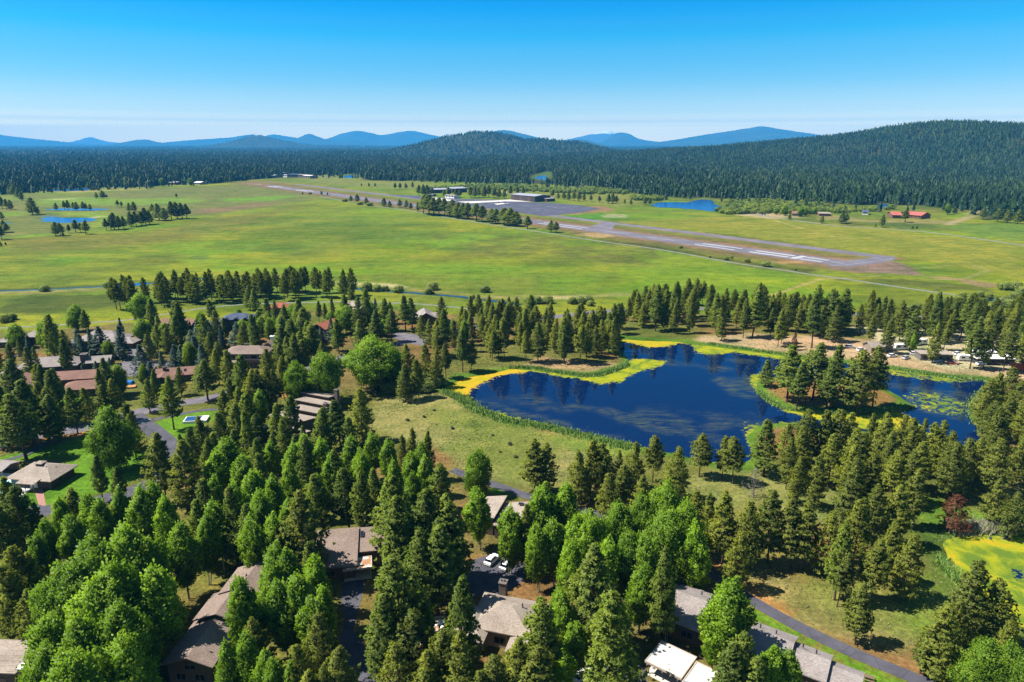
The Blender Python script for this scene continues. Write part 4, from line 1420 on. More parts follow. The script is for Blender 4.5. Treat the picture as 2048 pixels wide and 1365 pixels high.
# ------------------------------------------------------------------ buildings
def shingle_mat(name, col, var=0.22):
    m, nt, bs = new_mat(name)
    P = position(nt)
    mp = nd(nt, 'ShaderNodeMapping')
    mp.inputs['Scale'].default_value = (1.0, 1.0, 2.2)
    nt.links.new(P, mp.inputs[0])
    a = noise(nt, 2.6, 4.0, 0.7, mp.outputs[0])
    b_ = noise(nt, 0.22, 4.0, 0.6, P)
    c = mixc(nt, 1.0, col, ramp(nt, a, ((0.28, 1 - var * 1.6), (0.72, 1 + var * 1.6))), 'MULTIPLY')
    c = mixc(nt, 1.0, c, ramp(nt, b_, ((0.3, (0.82, 0.80, 0.80)), (0.7, (1.15, 1.15, 1.15)))), 'MULTIPLY')
    sp = nd(nt, 'ShaderNodeSeparateXYZ')
    nt.links.new(P, sp.inputs[0])
    w = nd(nt, 'ShaderNodeMath', operation='MULTIPLY')
    nt.links.new(sp.outputs['Z'], w.inputs[0])
    w.inputs[1].default_value = 6.5
    fr = nd(nt, 'ShaderNodeMath', operation='FRACT')
    nt.links.new(w.outputs[0], fr.inputs[0])
    c = mixc(nt, 1.0, c, ramp(nt, fr.outputs[0], ((0.0, 0.78), (0.2, 1.0), (1.0, 1.06))), 'MULTIPLY')
    nt.links.new(c, bs.inputs['Base Color'])
    bs.inputs['Roughness'].default_value = 0.92
    bs.inputs['Specular IOR Level'].default_value = 0.15
    bump(nt, bs, a, 0.5, 0.06)
    return m
RM = {
    'brown': shingle_mat('brown_shingles', (0.200, 0.152, 0.125)),
    'grey': shingle_mat('grey_shingles', (0.235, 0.205, 0.190)),
    'tan': shingle_mat('tan_shingles', (0.270, 0.225, 0.185)),
    'rust': shingle_mat('rust_shingles', (0.190, 0.110, 0.085)),
    'red': shingle_mat('red_shingles', (0.300, 0.095, 0.060)),
    'blue': shingle_mat('slate_blue_shingles', (0.070, 0.088, 0.135)),
    'barn': simple('red_metal_roof', (0.360, 0.105, 0.080), 0.6, 0.15, 0.2),
    'metal': simple('grey_metal_roof', (0.300, 0.300, 0.330), 0.5, 0.12, 0.1),
    'white': simple('white_membrane_roof', (0.780, 0.770, 0.750), 0.8, 0.10, 0.9),
    'litter': None,
}
m_, nt, bs = new_mat('needle_strewn_roof')
nn = noise(nt, 0.55, 5.0, 0.6, position(nt))
nt.links.new(ramp(nt, nn, ((0.44, (0.74, 0.72, 0.68)), (0.50, (0.330, 0.170, 0.090)), (0.75, (0.260, 0.130, 0.070)))), bs.inputs['Base Color'])
bs.inputs['Roughness'].default_value = 0.9
RM['litter'] = m_
m_, nt, bs = new_mat('weathered_white_roof')
nn = noise(nt, 0.7, 5.0, 0.6, position(nt))
nt.links.new(ramp(nt, nn, ((0.32, (0.260, 0.150, 0.090)), (0.38, (0.46, 0.45, 0.43)), (0.75, (0.54, 0.53, 0.52)))), bs.inputs['Base Color'])
bs.inputs['Roughness'].default_value = 0.8
RM['oldwhite'] = m_
WM = {
    'umber': simple('umber_siding', (0.085, 0.060, 0.044), 0.85, 0.2, 2.5),
    'grey': simple('grey_siding', (0.150, 0.135, 0.120), 0.85, 0.2, 2.5),
    'tan': simple('tan_siding', (0.250, 0.195, 0.140), 0.85, 0.2, 2.5),
    'dark': simple('charcoal_siding', (0.042, 0.040, 0.042), 0.85, 0.2, 2.5),
    'white': simple('white_siding', (0.700, 0.690, 0.660), 0.8, 0.1, 2.0),
    'hangar': simple('brown_metal_cladding', (0.090, 0.050, 0.045), 0.7, 0.2, 0.4),
    'log': simple('log_wall', (0.170, 0.085, 0.050), 0.85, 0.25, 1.5),
}
M_FRAME = simple('window_frame', (0.13, 0.11, 0.09), 0.6, 0.05, 2.0)
M_TRIM = simple('white_trim', (0.70, 0.68, 0.64), 0.7, 0.08, 2.0)
M_BEAM = simple('timber_beam', (0.170, 0.120, 0.080), 0.85, 0.2, 3.0)
M_GLASS, nt, bs = new_mat('window_glass')
bs.inputs['Base Color'].default_value = (0.012, 0.016, 0.022, 1)
bs.inputs['Roughness'].default_value = 0.06
bs.inputs['IOR'].default_value = 1.5
M_MASON = simple('masonry', (0.120, 0.090, 0.072), 0.95, 0.35, 2.5)
M_DARKMETAL = simple('dark_metal', (0.05, 0.05, 0.055), 0.5, 0.1, 3.0)

def shell(top, faces, th):
    """roof slab: the faces, the same faces below, and a rim along their border"""
    n = len(top)
    b = MB()
    b.v = [tuple(p) for p in top] + [(p[0], p[1], p[2] - th) for p in top]
    edges = {}
    for f in faces:
        b.f.append(tuple(f))
        b.f.append(tuple(n + i for i in reversed(f)))
        for i in range(len(f)):
            e = (f[i], f[(i + 1) % len(f)])
            edges[e] = edges.get(e, 0) + 1
    for (i, j) in list(edges):
        if (j, i) not in edges:
            b.f.append((j, i, n + i, n + j))
    return b

def roof_mb(x0, x1, y0, y1, h, kind, rise, over=0.6, th=0.22):
    X0, X1, Y0, Y1 = x0 - over, x1 + over, y0 - over, y1 + over
    if kind == 'hip':
        w, d = X1 - X0, Y1 - Y0
        s = rise / (min(w, d) / 2)
        ze = h - 0.05
        zr = ze + rise
        if w >= d:
            rdg = [(X0 + d / 2, (Y0 + Y1) / 2, zr), (X1 - d / 2 + 1e-3, (Y0 + Y1) / 2, zr)]
            fc = [(0, 1, 5, 4), (2, 3, 4, 5), (3, 0, 4), (1, 2, 5)]
        else:
            rdg = [((X0 + X1) / 2, Y0 + w / 2, zr), ((X0 + X1) / 2, Y1 - w / 2 + 1e-3, zr)]
            fc = [(1, 2, 5, 4), (3, 0, 4, 5), (0, 1, 4), (2, 3, 5)]
        return shell([(X0, Y0, ze), (X1, Y0, ze), (X1, Y1, ze), (X0, Y1, ze)] + rdg, fc, th)
    if kind == 'gx':
        s = rise / ((y1 - y0) / 2)
        ze = h - over * s + 0.05
        ym = (y0 + y1) / 2
        return shell([(X0, Y0, ze), (X1, Y0, ze), (X1, Y1, ze), (X0, Y1, ze), (X0, ym, h + rise + .05), (X1, ym, h + rise + .05)], [(0, 1, 5, 4), (2, 3, 4, 5)], th)
    if kind == 'gy':
        s = rise / ((x1 - x0) / 2)
        ze = h - over * s + 0.05
        xm = (x0 + x1) / 2
        return shell([(X0, Y0, ze), (X1, Y0, ze), (X1, Y1, ze), (X0, Y1, ze), (xm, Y0, h + rise + .05), (xm, Y1, h + rise + .05)], [(1, 2, 5, 4), (3, 0, 4, 5)], th)
    if kind == 'flat':
        return shell([(X0, Y0, h + rise), (X1, Y0, h + rise), (X1, Y1, h + rise), (X0, Y1, h + rise)], [(0, 1, 2, 3)], max(th, rise))
    # sheds: the named side is the low one
    zl, zh = h + .05, h + rise + .05
    z = {'sn': (zl, zl, zh, zh), 'sp': (zh, zh, zl, zl), 'se': (zh, zl, zl, zh), 'sw': (zl, zh, zh, zl)}[kind]
    return shell([(X0, Y0, z[0]), (X1, Y0, z[1]), (X1, Y1, z[2]), (X0, Y1, z[3])], [(0, 1, 2, 3)], th)

def wall_mb(x0, x1, y0, y1, h, kind, rise, z0=0.0):
    b = MB()
    zb = z0 - 0.3 if z0 == 0 else z0
    bot = [(x0, y0, zb), (x1, y0, zb), (x1, y1, zb), (x0, y1, zb)]
    hh = h - 0.02
    if kind in ('hip', 'flat'):
        b.solid([(x0, y0, hh), (x1, y0, hh), (x1, y1, hh), (x0, y1, hh)], bot)
    elif kind in ('gx', 'gy'):
        b.solid([(x0, y0, hh), (x1, y0, hh), (x1, y1, hh), (x0, y1, hh)], bot)
        e = rise - 0.18
        if kind == 'gx':
            ym = (y0 + y1) / 2
            for x in (x0, x1):
                s = 0.02 if x == x0 else -0.02
                b.poly([(x + s, y0, h - .1), (x + s, y1, h - .1), (x + s, ym, h + e)])
        else:
            xm = (x0 + x1) / 2
            for y in (y0, y1):
                s = 0.02 if y == y0 else -0.02
                b.poly([(x0, y + s, h - .1), (x1, y + s, h - .1), (xm, y + s, h + e)])
    else:
        zl, zh = h - 0.2, h + rise - 0.2
        z = {'sn': (zl, zl, zh, zh), 'sp': (zh, zh, zl, zl), 'se': (zh, zl, zl, zh), 'sw': (zl, zh, zh, zl)}[kind]
        b.solid([(x0, y0, z[0]), (x1, y0, z[1]), (x1, y1, z[2]), (x0, y1, z[3])], bot)
    return b

def window(root, side, wing, pos, z, w, h):
    x0, x1, y0, y1 = wing[:4]
    fr, pn = MB(), MB()
    def rect(mb, a0, a1, b0, b1, d0, d1):
        if side == 's':
            mb.box(a0, a1, y0 - d1, y0 - d0, b0, b1)
        elif side == 'n':
            mb.box(a0, a1, y1 + d0, y1 + d1, b0, b1)
        elif side == 'w':
            mb.box(x0 - d1, x0 - d0, a0, a1, b0, b1)
        else:
            mb.box(x1 + d0, x1 + d1, a0, a1, b0, b1)
    t = 0.12
    rect(fr, pos - w / 2, pos + w / 2, z, z + t, 0.003, 0.09)
    rect(fr, pos - w / 2, pos + w / 2, z + h - t, z + h, 0.003, 0.09)
    rect(fr, pos - w / 2, pos - w / 2 + t, z + t, z + h - t, 0.003, 0.09)
    rect(fr, pos + w / 2 - t, pos + w / 2, z + t, z + h - t, 0.003, 0.09)
    if w > 1.8:
        rect(fr, pos - t / 2, pos + t / 2, z + t, z + h - t, 0.003, 0.09)
    rect(pn, pos - w / 2 + t * .8, pos + w / 2 - t * .8, z + t * .8, z + h - t * .8, 0.002, 0.04)
    f = fr.build('window', M_FRAME, root)
    pn.build('pane', M_GLASS, f)

M_CAP = simple('chimney_cap', (0.13, 0.11, 0.10), 0.8, 0.2, 2.0)
def chimney(root, x, y, w, d, h, cap='metal', mat=None):
    c = MB().box(x - w / 2, x + w / 2, y - d / 2, y + d / 2, 0.5, h).build('chimney', mat or M_MASON, root)
    MB().box(x - w / 2 - .15, x + w / 2 + .15, y - d / 2 - .15, y + d / 2 + .15, h, h + .18).build('chimney_cap', M_TRIM if cap == 'white' else M_CAP, c)
    for k in (-1, 1):
        MB().tube((x + k * w * .22, y, h + .18), (x + k * w * .22, y, h + .6), .16, .16, 8).build('flue', M_DARKMETAL, c)

def house(name, label, px, py, zref, rz, wings, roof='brown', wall='umber', windows=(), chimneys=(), skylights=(), doors=(), vents=(), cat='house', group=None, over=0.6, loc=None, roofmats=None):
    x, y = loc if loc else G(px, py, zref)
    root = empty(name, (x, y, 0), R(rz))
    tag(root, label, cat, group)
    walls = []
    for k, wg in enumerate(wings):
        x0, x1, y0, y1, h, kind, rise = wg[:7]
        z0 = wg[7] if len(wg) > 7 else 0.0
        wall_mb(x0, x1, y0, y1, h, kind, rise, z0).build('wall', WM[wall], root)
        rm = RM[roofmats[k]] if roofmats else RM[roof]
        roof_mb(x0, x1, y0, y1, h, kind, rise, over).build('roof', rm, root)
        if y - 0 < 520:
            c_, s_ = math.cos(R(rz)), math.sin(R(rz))
            KEEP.append([(x + a * c_ - b_ * s_, y + a * s_ + b_ * c_) for a, b_ in ((x0 - 2, y0 - 2), (x1 + 2, y0 - 2), (x1 + 2, y1 + 2), (x0 - 2, y1 + 2))])
    for wi, side, pos, z, w, h in windows:
        window(root, side, wings[wi], pos, z, w, h)
    for c in chimneys:
        chimney(root, *c)
    for (sx, sy, sz, w, d, ang) in skylights:
        s = MB().box(-w / 2, w / 2, -d / 2, d / 2, -0.1, 0.12).build('skylight', M_DARKMETAL, root)
        s.location = (sx, sy, sz)
        s.rotation_euler = (ang, 0, 0)
        MB().box(-w / 2 + .1, w / 2 - .1, -d / 2 + .1, d / 2 - .1, 0.12, 0.15).build('pane', M_GLASS, s)
    for wi, side, pos, w, h in doors:
        x0, x1, y0, y1 = wings[wi][:4]
        b = MB()
        if side == 's':
            b.box(pos - w / 2, pos + w / 2, y0 - .08, y0 - .002, 0, h)
        elif side == 'e':
            b.box(x1 + .002, x1 + .08, pos - w / 2, pos + w / 2, 0, h)
        else:
            b.box(x0 - .08, x0 - .002, pos - w / 2, pos + w / 2, 0, h)
        b.build('door', M_TRIM if w > 2 else M_BEAM, root)
    for (vx, vy, vz) in vents:
        MB().tube((vx, vy, vz - .4), (vx, vy, vz + .45), .14, .14, 8).build('vent_pipe', M_DARKMETAL, root)
    return root

def std_windows(wi, wing, n=3, z=1.0, side='s', w=1.6, h=1.3):
    a, b = (wing[0], wing[1]) if side in 'sn' else (wing[2], wing[3])
    return [(wi, side, a + (b - a) * (k + 0.5) / n, z, w, h) for k in range(n)]

# --- left residential street
W = [(-9, 4, -5, 5, 3.0, 'hip', 2.4), (1, 12, -1, 9, 4.2, 'hip', 2.6)]
house('house', 'grey-brown hipped house at the far left beside the leafy tree', 42, 676, 3.5, 6, W, 'grey', 'umber', std_windows(0, W[0], 3), doors=[(0, 's', 2.5, 1.1, 2.1)])
W = [(-13, 9, -6, 7, 3.4, 'hip', 3.8), (8, 17, -6, 2, 3.0, 'hip', 2.0), (-16, -9, -8, 0, 2.9, 'hip', 2.0)]
house('house', 'long hipped grey roof behind the dark spruces by the meadow path', 215, 672, 4.5, -6, W, 'grey', 'umber', std_windows(1, W[1], 2) + std_windows(0, W[0], 4), vents=[(2, 3, 6.3), (4, 1, 6.6)], doors=[(1, 's', 12.5, 4.5, 2.4)])
W = [(-15, 8, -5, 6, 3.6, 'hip', 3.0), (11, 20, -2, 5, 3.4, 'gx', 1.8), (-20, -12, -7, 2, 2.8, 'hip', 1.8)]
house('house', 'low grey house with a broad dark chimney between two roof parts', 120, 724, 4.0, 14, W, 'grey', 'umber', std_windows(0, W[0], 4) + std_windows(1, W[1], 2), chimneys=[(9.5, 1.0, 2.6, 3.0, 6.6)], vents=[(-2, 2, 6.4)])
W = [(-6, 16, -3, 6, 4.6, 'gx', 2.0), (3, 22, -13, -4, 3.2, 'hip', 2.2), (-22, -10, -4, 6, 3.2, 'gy', 2.4)]
house('house', 'brown-roofed house with staggered wings left of the cul-de-sac', 128, 757, 4.0, 12, W, 'rust', 'umber', std_windows(0, W[0], 4, 2.4) + std_windows(1, W[1], 4, 0.9), vents=[(8, -7, 5.3), (14, -8, 5.0)])
W = [(-9, 9, -4, 4, 3.2, 'gx', 2.0), (-10, -2, -9, -3, 2.8, 'gy', 1.6)]
house('house', 'brown gabled house right of the cul-de-sac behind small spruces', 362, 742, 3.5, 16, W, 'rust', 'umber', std_windows(0, W[0], 3), chimneys=[(-6, -1, 1.2, 1.2, 6.0)], skylights=[(2, -2, 4.35, 1.0, 1.4, 0.46)])
W = [(-9, 9, -5, 5, 3.2, 'gx', 2.2), (-4, 4, -9, -3, 3.0, 'gy', 1.8)]
house('house', 'low brown-roofed house behind the orange ornamental tree at the meadow', 360, 646, 3.0, -6, W, 'rust', 'umber', std_windows(0, W[0], 3))
# two-storey house with slate blue roofs
W = [(-6, 9, -4, 6, 6.2, 'hip', 2.4), (-15, -4, -8, 1, 3.4, 'hip', 2.2), (1, 5, -6, -3.6, 3.2, 'gy', 1.2), (-14, -7, -13, -8, 3.0, 'sn', 0.6)]
hb = house('house', 'two-storey dark house with slate blue roofs and small front gables', 470, 640, 5.0, 4, W, 'blue', 'dark', std_windows(0, W[0], 4, 3.9) + std_windows(1, W[1], 3, 1.0) + [(0, 's', 6, 0.9, 2.2, 1.5)], doors=[(1, 's', -9.5, 4.6, 2.5)])
for gxp in (-3.0, 2.2, 7.0):
    d = roof_mb(gxp - 1.4, gxp + 1.4, -5.0, -1.5, 6.4, 'gy', 1.0, 0.25).build('dormer', RM['blue'], hb)
    MB().poly([(gxp - 1.3, -4.98, 6.2), (gxp + 1.3, -4.98, 6.2), (gxp, -4.98, 7.3)]).build('gable_face', WM['dark'], d)
for cx in (-13.6, -10.5, -7.4):
    MB().box(cx - .3, cx + .3, -13.6, -13.05, 0, 3.0).build('column', M_TRIM, hb)
# brown house with balcony
W = [(-10, 9, -4, 6, 6.4, 'hip', 2.4), (3, 11, 5, 12, 6.4, 'gy', 2.6), (-8, -3, -7, -4, 2.9, 'sn', 0.7)]
hb = house('house', 'taupe two-storey house with a long balcony and white chimney', 498, 702, 6.5, 0, W, 'brown', 'grey', [(0, 's', -6, 4.0, 2.2, 1.4), (0, 's', -1, 4.0, 2.4, 1.6), (0, 's', 3.4, 4.0, 2.4, 1.6), (0, 's', 7, 4.0, 2.0, 1.6), (0, 's', -5, 0.9, 1.6, 1.2), (0, 's', 1, 0.6, 2.4, 1.8), (0, 's', 6, 0.6, 2.4, 1.8)])
bk = MB().box(-2, 9.2, -6.2, -4.02, 3.0, 3.3).build('balcony', M_BEAM, hb)
MB().box(-2, 9.2, -6.2, -6.05, 3.3, 4.4).box(-2, -1.85, -6.05, -4.1, 3.3, 4.4).build('railing', WM['grey'], bk)
for cx in (-1.5, 3.6, 8.8):
    MB().box(cx - .15, cx + .15, -6.1, -5.8, 0, 3.0).build('post', M_BEAM, hb)
chimney(hb, 8.4, 9.5, 3.2, 1.6, 10.6, 'white', M_TRIM)
chimney(hb, -1.5, 1.5, 1.6, 1.0, 9.2)
# red-roofed house
W = [(-4.5, 4.5, -6, 6, 6.2, 'gy', 2.2)]
hb = house('house', 'tall dark house with a red gabled roof', 651, 648, 7.0, -24, W, 'red', 'dark', [(0, 's', -1.5, 4.2, 1.2, 1.6), (0, 's', 1.6, 4.4, 1.4, 1.4), (0, 'e', -2, 4.2, 1.4, 1.4), (0, 's', 1.5, 1.0, 2.0, 1.6)])
fn = MB()
for k in range(14):
    fn.box(-5 + k * 0.78, -5 + k * 0.78 + 0.68, -10.2, -10.05, 0, 1.7)
fn.box(-5, 5.9, -10.05, -9.95, 0.3, 0.45).box(-5, 5.9, -10.05, -9.95, 1.3, 1.45).box(5.8, 5.95, -10, -6.1, 0, 1.7)
fn.build('deck_fence', WM['grey'], hb)
W = [(-5, 5, -4, 4, 3.0, 'hip', 2.4), (-8, -2, -7, -1, 2.8, 'hip', 1.6)]
house('house', 'small house with a dusty pink hipped roof on the meadow path', 560, 611, 3.5, 10, W, 'red', 'tan', std_windows(0, W[0], 2))
W = [(-6, 7, -4, 5, 3.6, 'hip', 2.2), (2, 10, -7, -1, 3.0, 'hip', 1.6)]
house('house', 'pale grey-roofed house behind the dark pines on the meadow path', 708, 610, 3.5, -8, W, 'tan', 'tan', std_windows(1, W[1], 2))
W = [(-5, 4, -6, 6, 4.0, 'gy', 2.6), (3, 10, -3, 4, 3.2, 'gx', 1.8), (-12, -4, -3, 5, 3.4, 'hip', 2.0)]
house('house', 'grey house with a steep gable right of the round-topped pine', 852, 630, 4.0, 12, W, 'grey', 'umber', std_windows(0, W[0], 2) + std_windows(1, W[1], 2))
# stepped condominium at left centre
W = [(-12, 1, 17, 22, 5.2, 'sp', 1.0), (-9, 4, 10.8, 16, 4.8, 'sp', 1.0), (-6, 6, 4.4, 9.8, 4.4, 'sp', 1.0), (-8, 6, -4.6, 3.2, 4.0, 'sp', 1.5), (-5, 11, -13, -6.0, 3.4, 'sp', 1.4)]
house('condominium', 'condominium with five stepped shed roofs left of the dark rounded pine', 590, 826, 6.0, -24, W, 'tan', 'umber', std_windows(4, W[4], 5, 1.2) + std_windows(3, W[3], 2, 1.2), chimneys=[(2.5, 20, 1.4, 1.4, 8.2), (6.2, 9, 1.3, 1.3, 7.2), (8.4, 5.6, 1.3, 1.3, 7.0)], vents=[(0, 0, 7.2), (4, -8, 6.3), (-4, 7, 7.0)], cat='building', over=0.5)
# pool house
W = [(-6.5, 6.5, -4.5, 4.5, 3.0, 'hip', 2.6)]
hb = house('pool_house', 'hipped pool house with a small roof lantern on the green lawn', 84, 940, 3.5, -8, W, 'tan', 'umber', [(0, 's', -4.6, 0.8, 2.2, 1.6), (0, 'e', -1.0, 1.0, 1.6, 1.2)], doors=[(0, 's', 0.8, 2.4, 2.3)], vents=[(2.6, -1, 4.9), (4.3, 0.6, 4.2), (-3, 1.6, 4.7)], cat='building', over=1.0)
roof_mb(-1.1, 1.1, -0.9, 0.9, 6.0, 'hip', 0.5, 0.2, 0.15).build('roof_lantern', RM['tan'], hb)
MB().box(-1, 1, -.8, .8, 5.2, 5.93).build('lantern_wall', WM['umber'], hb)
for cx, cy in ((-1.2, -7.2), (3.2, -7.2)):
    MB().box(cx - .14, cx + .14, cy - .14, cy + .14, 0, 2.9).build('post', M_BEAM, hb)
roof_mb(-1.6, 3.6, -7.4, -4.4, 2.9, 'sn', 0.5, 0.3, 0.15).build('porch_roof', RM['tan'], hb)
W = [(-4, 3, -3, 3, 2.8, 'flat', 0.25)]
hb = house('cabana', 'open grey-roofed cabana at the left edge beside the pool', 2, 931, 2.8, -8, [], 'grey', 'umber', cat='shelter')
roof_mb(-4, 3, -3, 3, 2.8, 'gx', 0.7, 0.5).build('roof', RM['grey'], hb)
for cx, cy in ((2.8, -2.8), (-3.8, -2.8), (2.8, 2.8), (-3.8, 2.8)):
    MB().box(cx - .14, cx + .14, cy - .14, cy + .14, -0.2, 2.5).build('post', M_BEAM, hb)
MB().box(-4, 3, 2.85, 3.0, -0.2, 2.5).build('back_wall', WM['umber'], hb)
# swimming pool
m_pool, nt, bs = new_mat('pool_water')
bs.inputs['Base Color'].default_value = (0.30, 0.66, 0.72, 1)
bs.inputs['Roughness'].default_value = 0.05
bs.inputs['IOR'].default_value = 1.33
pc = G(14, 972)
pool = empty('swimming_pool', (pc[0], pc[1], 0), R(-8))
tag(pool, 'pale turquoise swimming pool set in white paving at the left edge', 'pool')
MB().box(-9, 4.2, -5, 3.2, 0.02, 0.12).build('coping', M_TRIM, pool)
MB().box(-8.6, 3.8, -4.6, 2.8, 0.06, 0.135).build('water', m_pool, pool)
# dark fence round the pool
def fence(label, pts, h, post=2.2, mat=None):
    P = [np.array(p) for p in pts]
    root = empty('fence', (P[0][0], P[0][1], 0))
    tag(root, label, 'fence')
    o = P[0]
    rail = MB()
    for a, b in zip(P[:-1], P[1:]):
        n = max(1, int(np.linalg.norm(b - a) / post))
        for k in range(n):
            q = a + (b - a) * k / n - o
            MB().box(q[0] - .06, q[0] + .06, q[1] - .06, q[1] + .06, -.1, h).build('post', mat or M_DARKMETAL, root)
        for z in (0.25, h * .6, h - .1):
            rail.tube((*(a - o), z), (*(b - o), z), .045, .045, 4)
    rail.build('rail', mat or M_DARKMETAL, root)
    return root
fence('dark metal fence along the lower side of the pool deck', GP([(40,1016),(52,985),(62,968)]), 1.5)
# --- foreground roofs
# condo at the lower left
W = [(-14, 5.0, -5, 3.5, 6.4, 'sp', 1.0), (-14, 5.4, -12, -8.2, 4.4, 'sn', 0.9), (-14, 4.6, -8.2, -5.02, 3.6, 'flat', 0.2)]
hb = house('condominium', 'low-pitched condominium with boxed chimneys in the lower left corner', 20, 1310, 6.5, -3, W, 'tan', 'umber', [(0, 's', 1.5, 4.1, 3.0, 1.8), (0, 's', -4, 4.1, 2.4, 1.8), (0, 's', -9, 4.1, 2.4, 1.8)], cat='building', over=0.4)
for (cx, cy, hh) in ((2.6, 4.2, 8.6), (4.4, 1.6, 8.4), (6.6, -4.6, 8.2)):
    chimney(hb, cx, cy, 1.8, 1.2, hh, 'white')
MB().box(-14, 4.5, -8.3, -8.1, 3.8, 4.7).build('balcony_wall', WM['umber'], hb)
# stepped gables
W = [(-4.2, 4.2, -9, 1.5, 5.2, 'gy', 1.5), (-3.8, 4.6, 1.7, 8.6, 6.4, 'gy', 1.5), (-2.0, 6.4, 8.8, 16.5, 7.4, 'gy', 1.6)]
house('house', 'house with three stepped gable roofs at the lower left', 424, 1252, 6.0, -4, W, 'brown', 'umber', [(0, 's', -1.8, 1.2, 2.0, 1.6), (0, 's', 1.8, 1.2, 2.0, 1.6), (0, 's', 0.2, 3.6, 2.4, 1.2)], skylights=[(2.6, 0.6, 6.05, 1.7, 0.7, 0.0)], vents=[(1.8, 12, 9.0)], over=0.7)
# broad shingle roof with skylight
W = [(-5.5, 3.2, -6.0, 4.5, 3.6, 'sn', 3.0), (3.6, 9.4, -1.5, 4.8, 4.2, 'sn', 2.0)]
house('house', 'broad brown shingle roof with a skylight strip beside the needle-strewn carport', 684, 1092, 5.0, 9, W, 'brown', 'umber', [(0, 's', -2.5, 1.0, 2.4, 1.6), (1, 's', 6, 1.2, 2.0, 1.8)], skylights=[(4.6, 3.0, 5.9, 0.8, 1.7, 0.3)], doors=[(1, 's', 8.2, 1.1, 2.1)], over=0.6)
def carport(label, px, py, rz, w, d, h, rm, slab=True):
    x, y = G(px, py, h)
    root = empty('carport', (x, y, 0), R(rz))
    tag(root, label, 'carport')
    ty = d / 2
    MB().box(-w / 2 + .2, w / 2 - .2, -ty + .2, ty - .2, h, h + .16).build('roof', RM[rm], root)
    rim = MB().box(-w / 2, w / 2, -ty, -ty + .2, h - .18, h + .26).box(-w / 2, w / 2, ty - .2, ty, h - .18, h + .26).box(-w / 2, -w / 2 + .2, -ty + .2, ty - .2, h - .18, h + .26).box(w / 2 - .2, w / 2, -ty + .2, ty - .2, h - .18, h + .26)
    rim.build('fascia', simple('carport_fascia', (0.40, 0.33, 0.27), 0.8, 0.1, 2.0), root)
    for k in range(5):
        q = -w / 2 + .6 + (w - 1.2) * k / 4
        MB().box(q - .08, q + .08, -ty - .35, ty + .35, h - .42, h - .19).build('beam', M_BEAM, root)
    for sx in (-1, 1):
        for sy in (-1, 0, 1):
            MB().box(sx * (w / 2 - .6) - .1, sx * (w / 2 - .6) + .1, sy * (ty - .7) - .1, sy * (ty - .7) + .1, -.1, h - .42).build('post', M_TRIM if sy == 0 else M_BEAM, root)
    if slab:
        MB().box(-w / 2 + .2, w / 2 - .2, -ty + .2, ty - .2, .02, .10).build('slab', M_CONC, root)
    c_, s_ = math.cos(R(rz)), math.sin(R(rz))
    KEEP.append([(x + a * c_ - b_ * s_, y + a * s_ + b_ * c_) for a, b_ in ((-w / 2 - 1, -ty - 1), (w / 2 + 1, -ty - 1), (w / 2 + 1, ty + 1), (-w / 2 - 1, ty + 1))])
    return root
carport('flat carport strewn with orange needles below the skylight roof', 715, 1128, 12, 6.6, 4.6, 2.9, 'litter')
carport('white flat-roofed carport at the bottom edge', 1342, 1320, -38, 7.4, 7.0, 2.9, 'oldwhite')
carport('second white carport cut by the bottom edge, right of the first', 1412, 1366, -38, 7.0, 7.6, 2.7, 'oldwhite')
carport('small flat roof covered in orange needles at bottom centre', 862, 1251, 10, 6.0, 4.4, 2.8, 'litter')
carport('white flat carport below the stepped condominium', 500, 876, 10, 8.0, 5.0, 2.8, 'oldwhite')
carport('white flat roof among the aspens left of centre', 462, 912, 8, 6.0, 4.0, 2.8, 'oldwhite')
# house behind the car park
W = [(-6, -1.2, -6, 5, 4.2, 'sw', 1.2), (-0.4, 5.5, -7, 4, 3.8, 'sw', 1.4), (-9, -6.4, -3, 4, 3.6, 'sw', 0.9)]
house('house', 'tan roofed house with stepped sheds between the path and the car park', 1008, 1015, 5.0, -16, W, 'tan', 'umber', [(1, 's', 1.5, 1.2, 2.0, 1.6)], skylights=[(4.0, 2.5, 5.3, 1.4, 1.0, 0.0)], over=0.5)
# hipped roof at bottom centre
W = [(-6, 6, -5, 5, 4.2, 'hip', 2.4), (3, 9.5, -9, -1, 3.6, 'hip', 1.8), (-8.5, -3, -8, 1, 3.6, 'hip', 1.8)]
house('house', 'hipped tan roof with a round-capped chimney in front of the car park', 1014, 1222, 5.0, -16, W, 'tan', 'tan', [(0, 's', 0, 1.0, 2.4, 1.6), (1, 's', 6, 1.0, 2.0, 1.6), (1, 'e', -5, 1.0, 2.0, 1.6)], chimneys=[(-2.6, 6.0, 1.5, 1.5, 7.2)], vents=[(3, 1, 6.2), (4.5, -2, 5.0)], over=0.7)
W = [(-5, 5, -3, 4, 3.0, 'flat', 0.25)]
house('house', 'flat tan roof end right of the hipped roof at bottom centre', 1112, 1242, 3.0, -16, W, 'tan', 'tan', [(0, 's', -2, 0.9, 2.0, 1.4), (0, 's', 2, 0.9, 2.0, 1.4)], over=0.4)
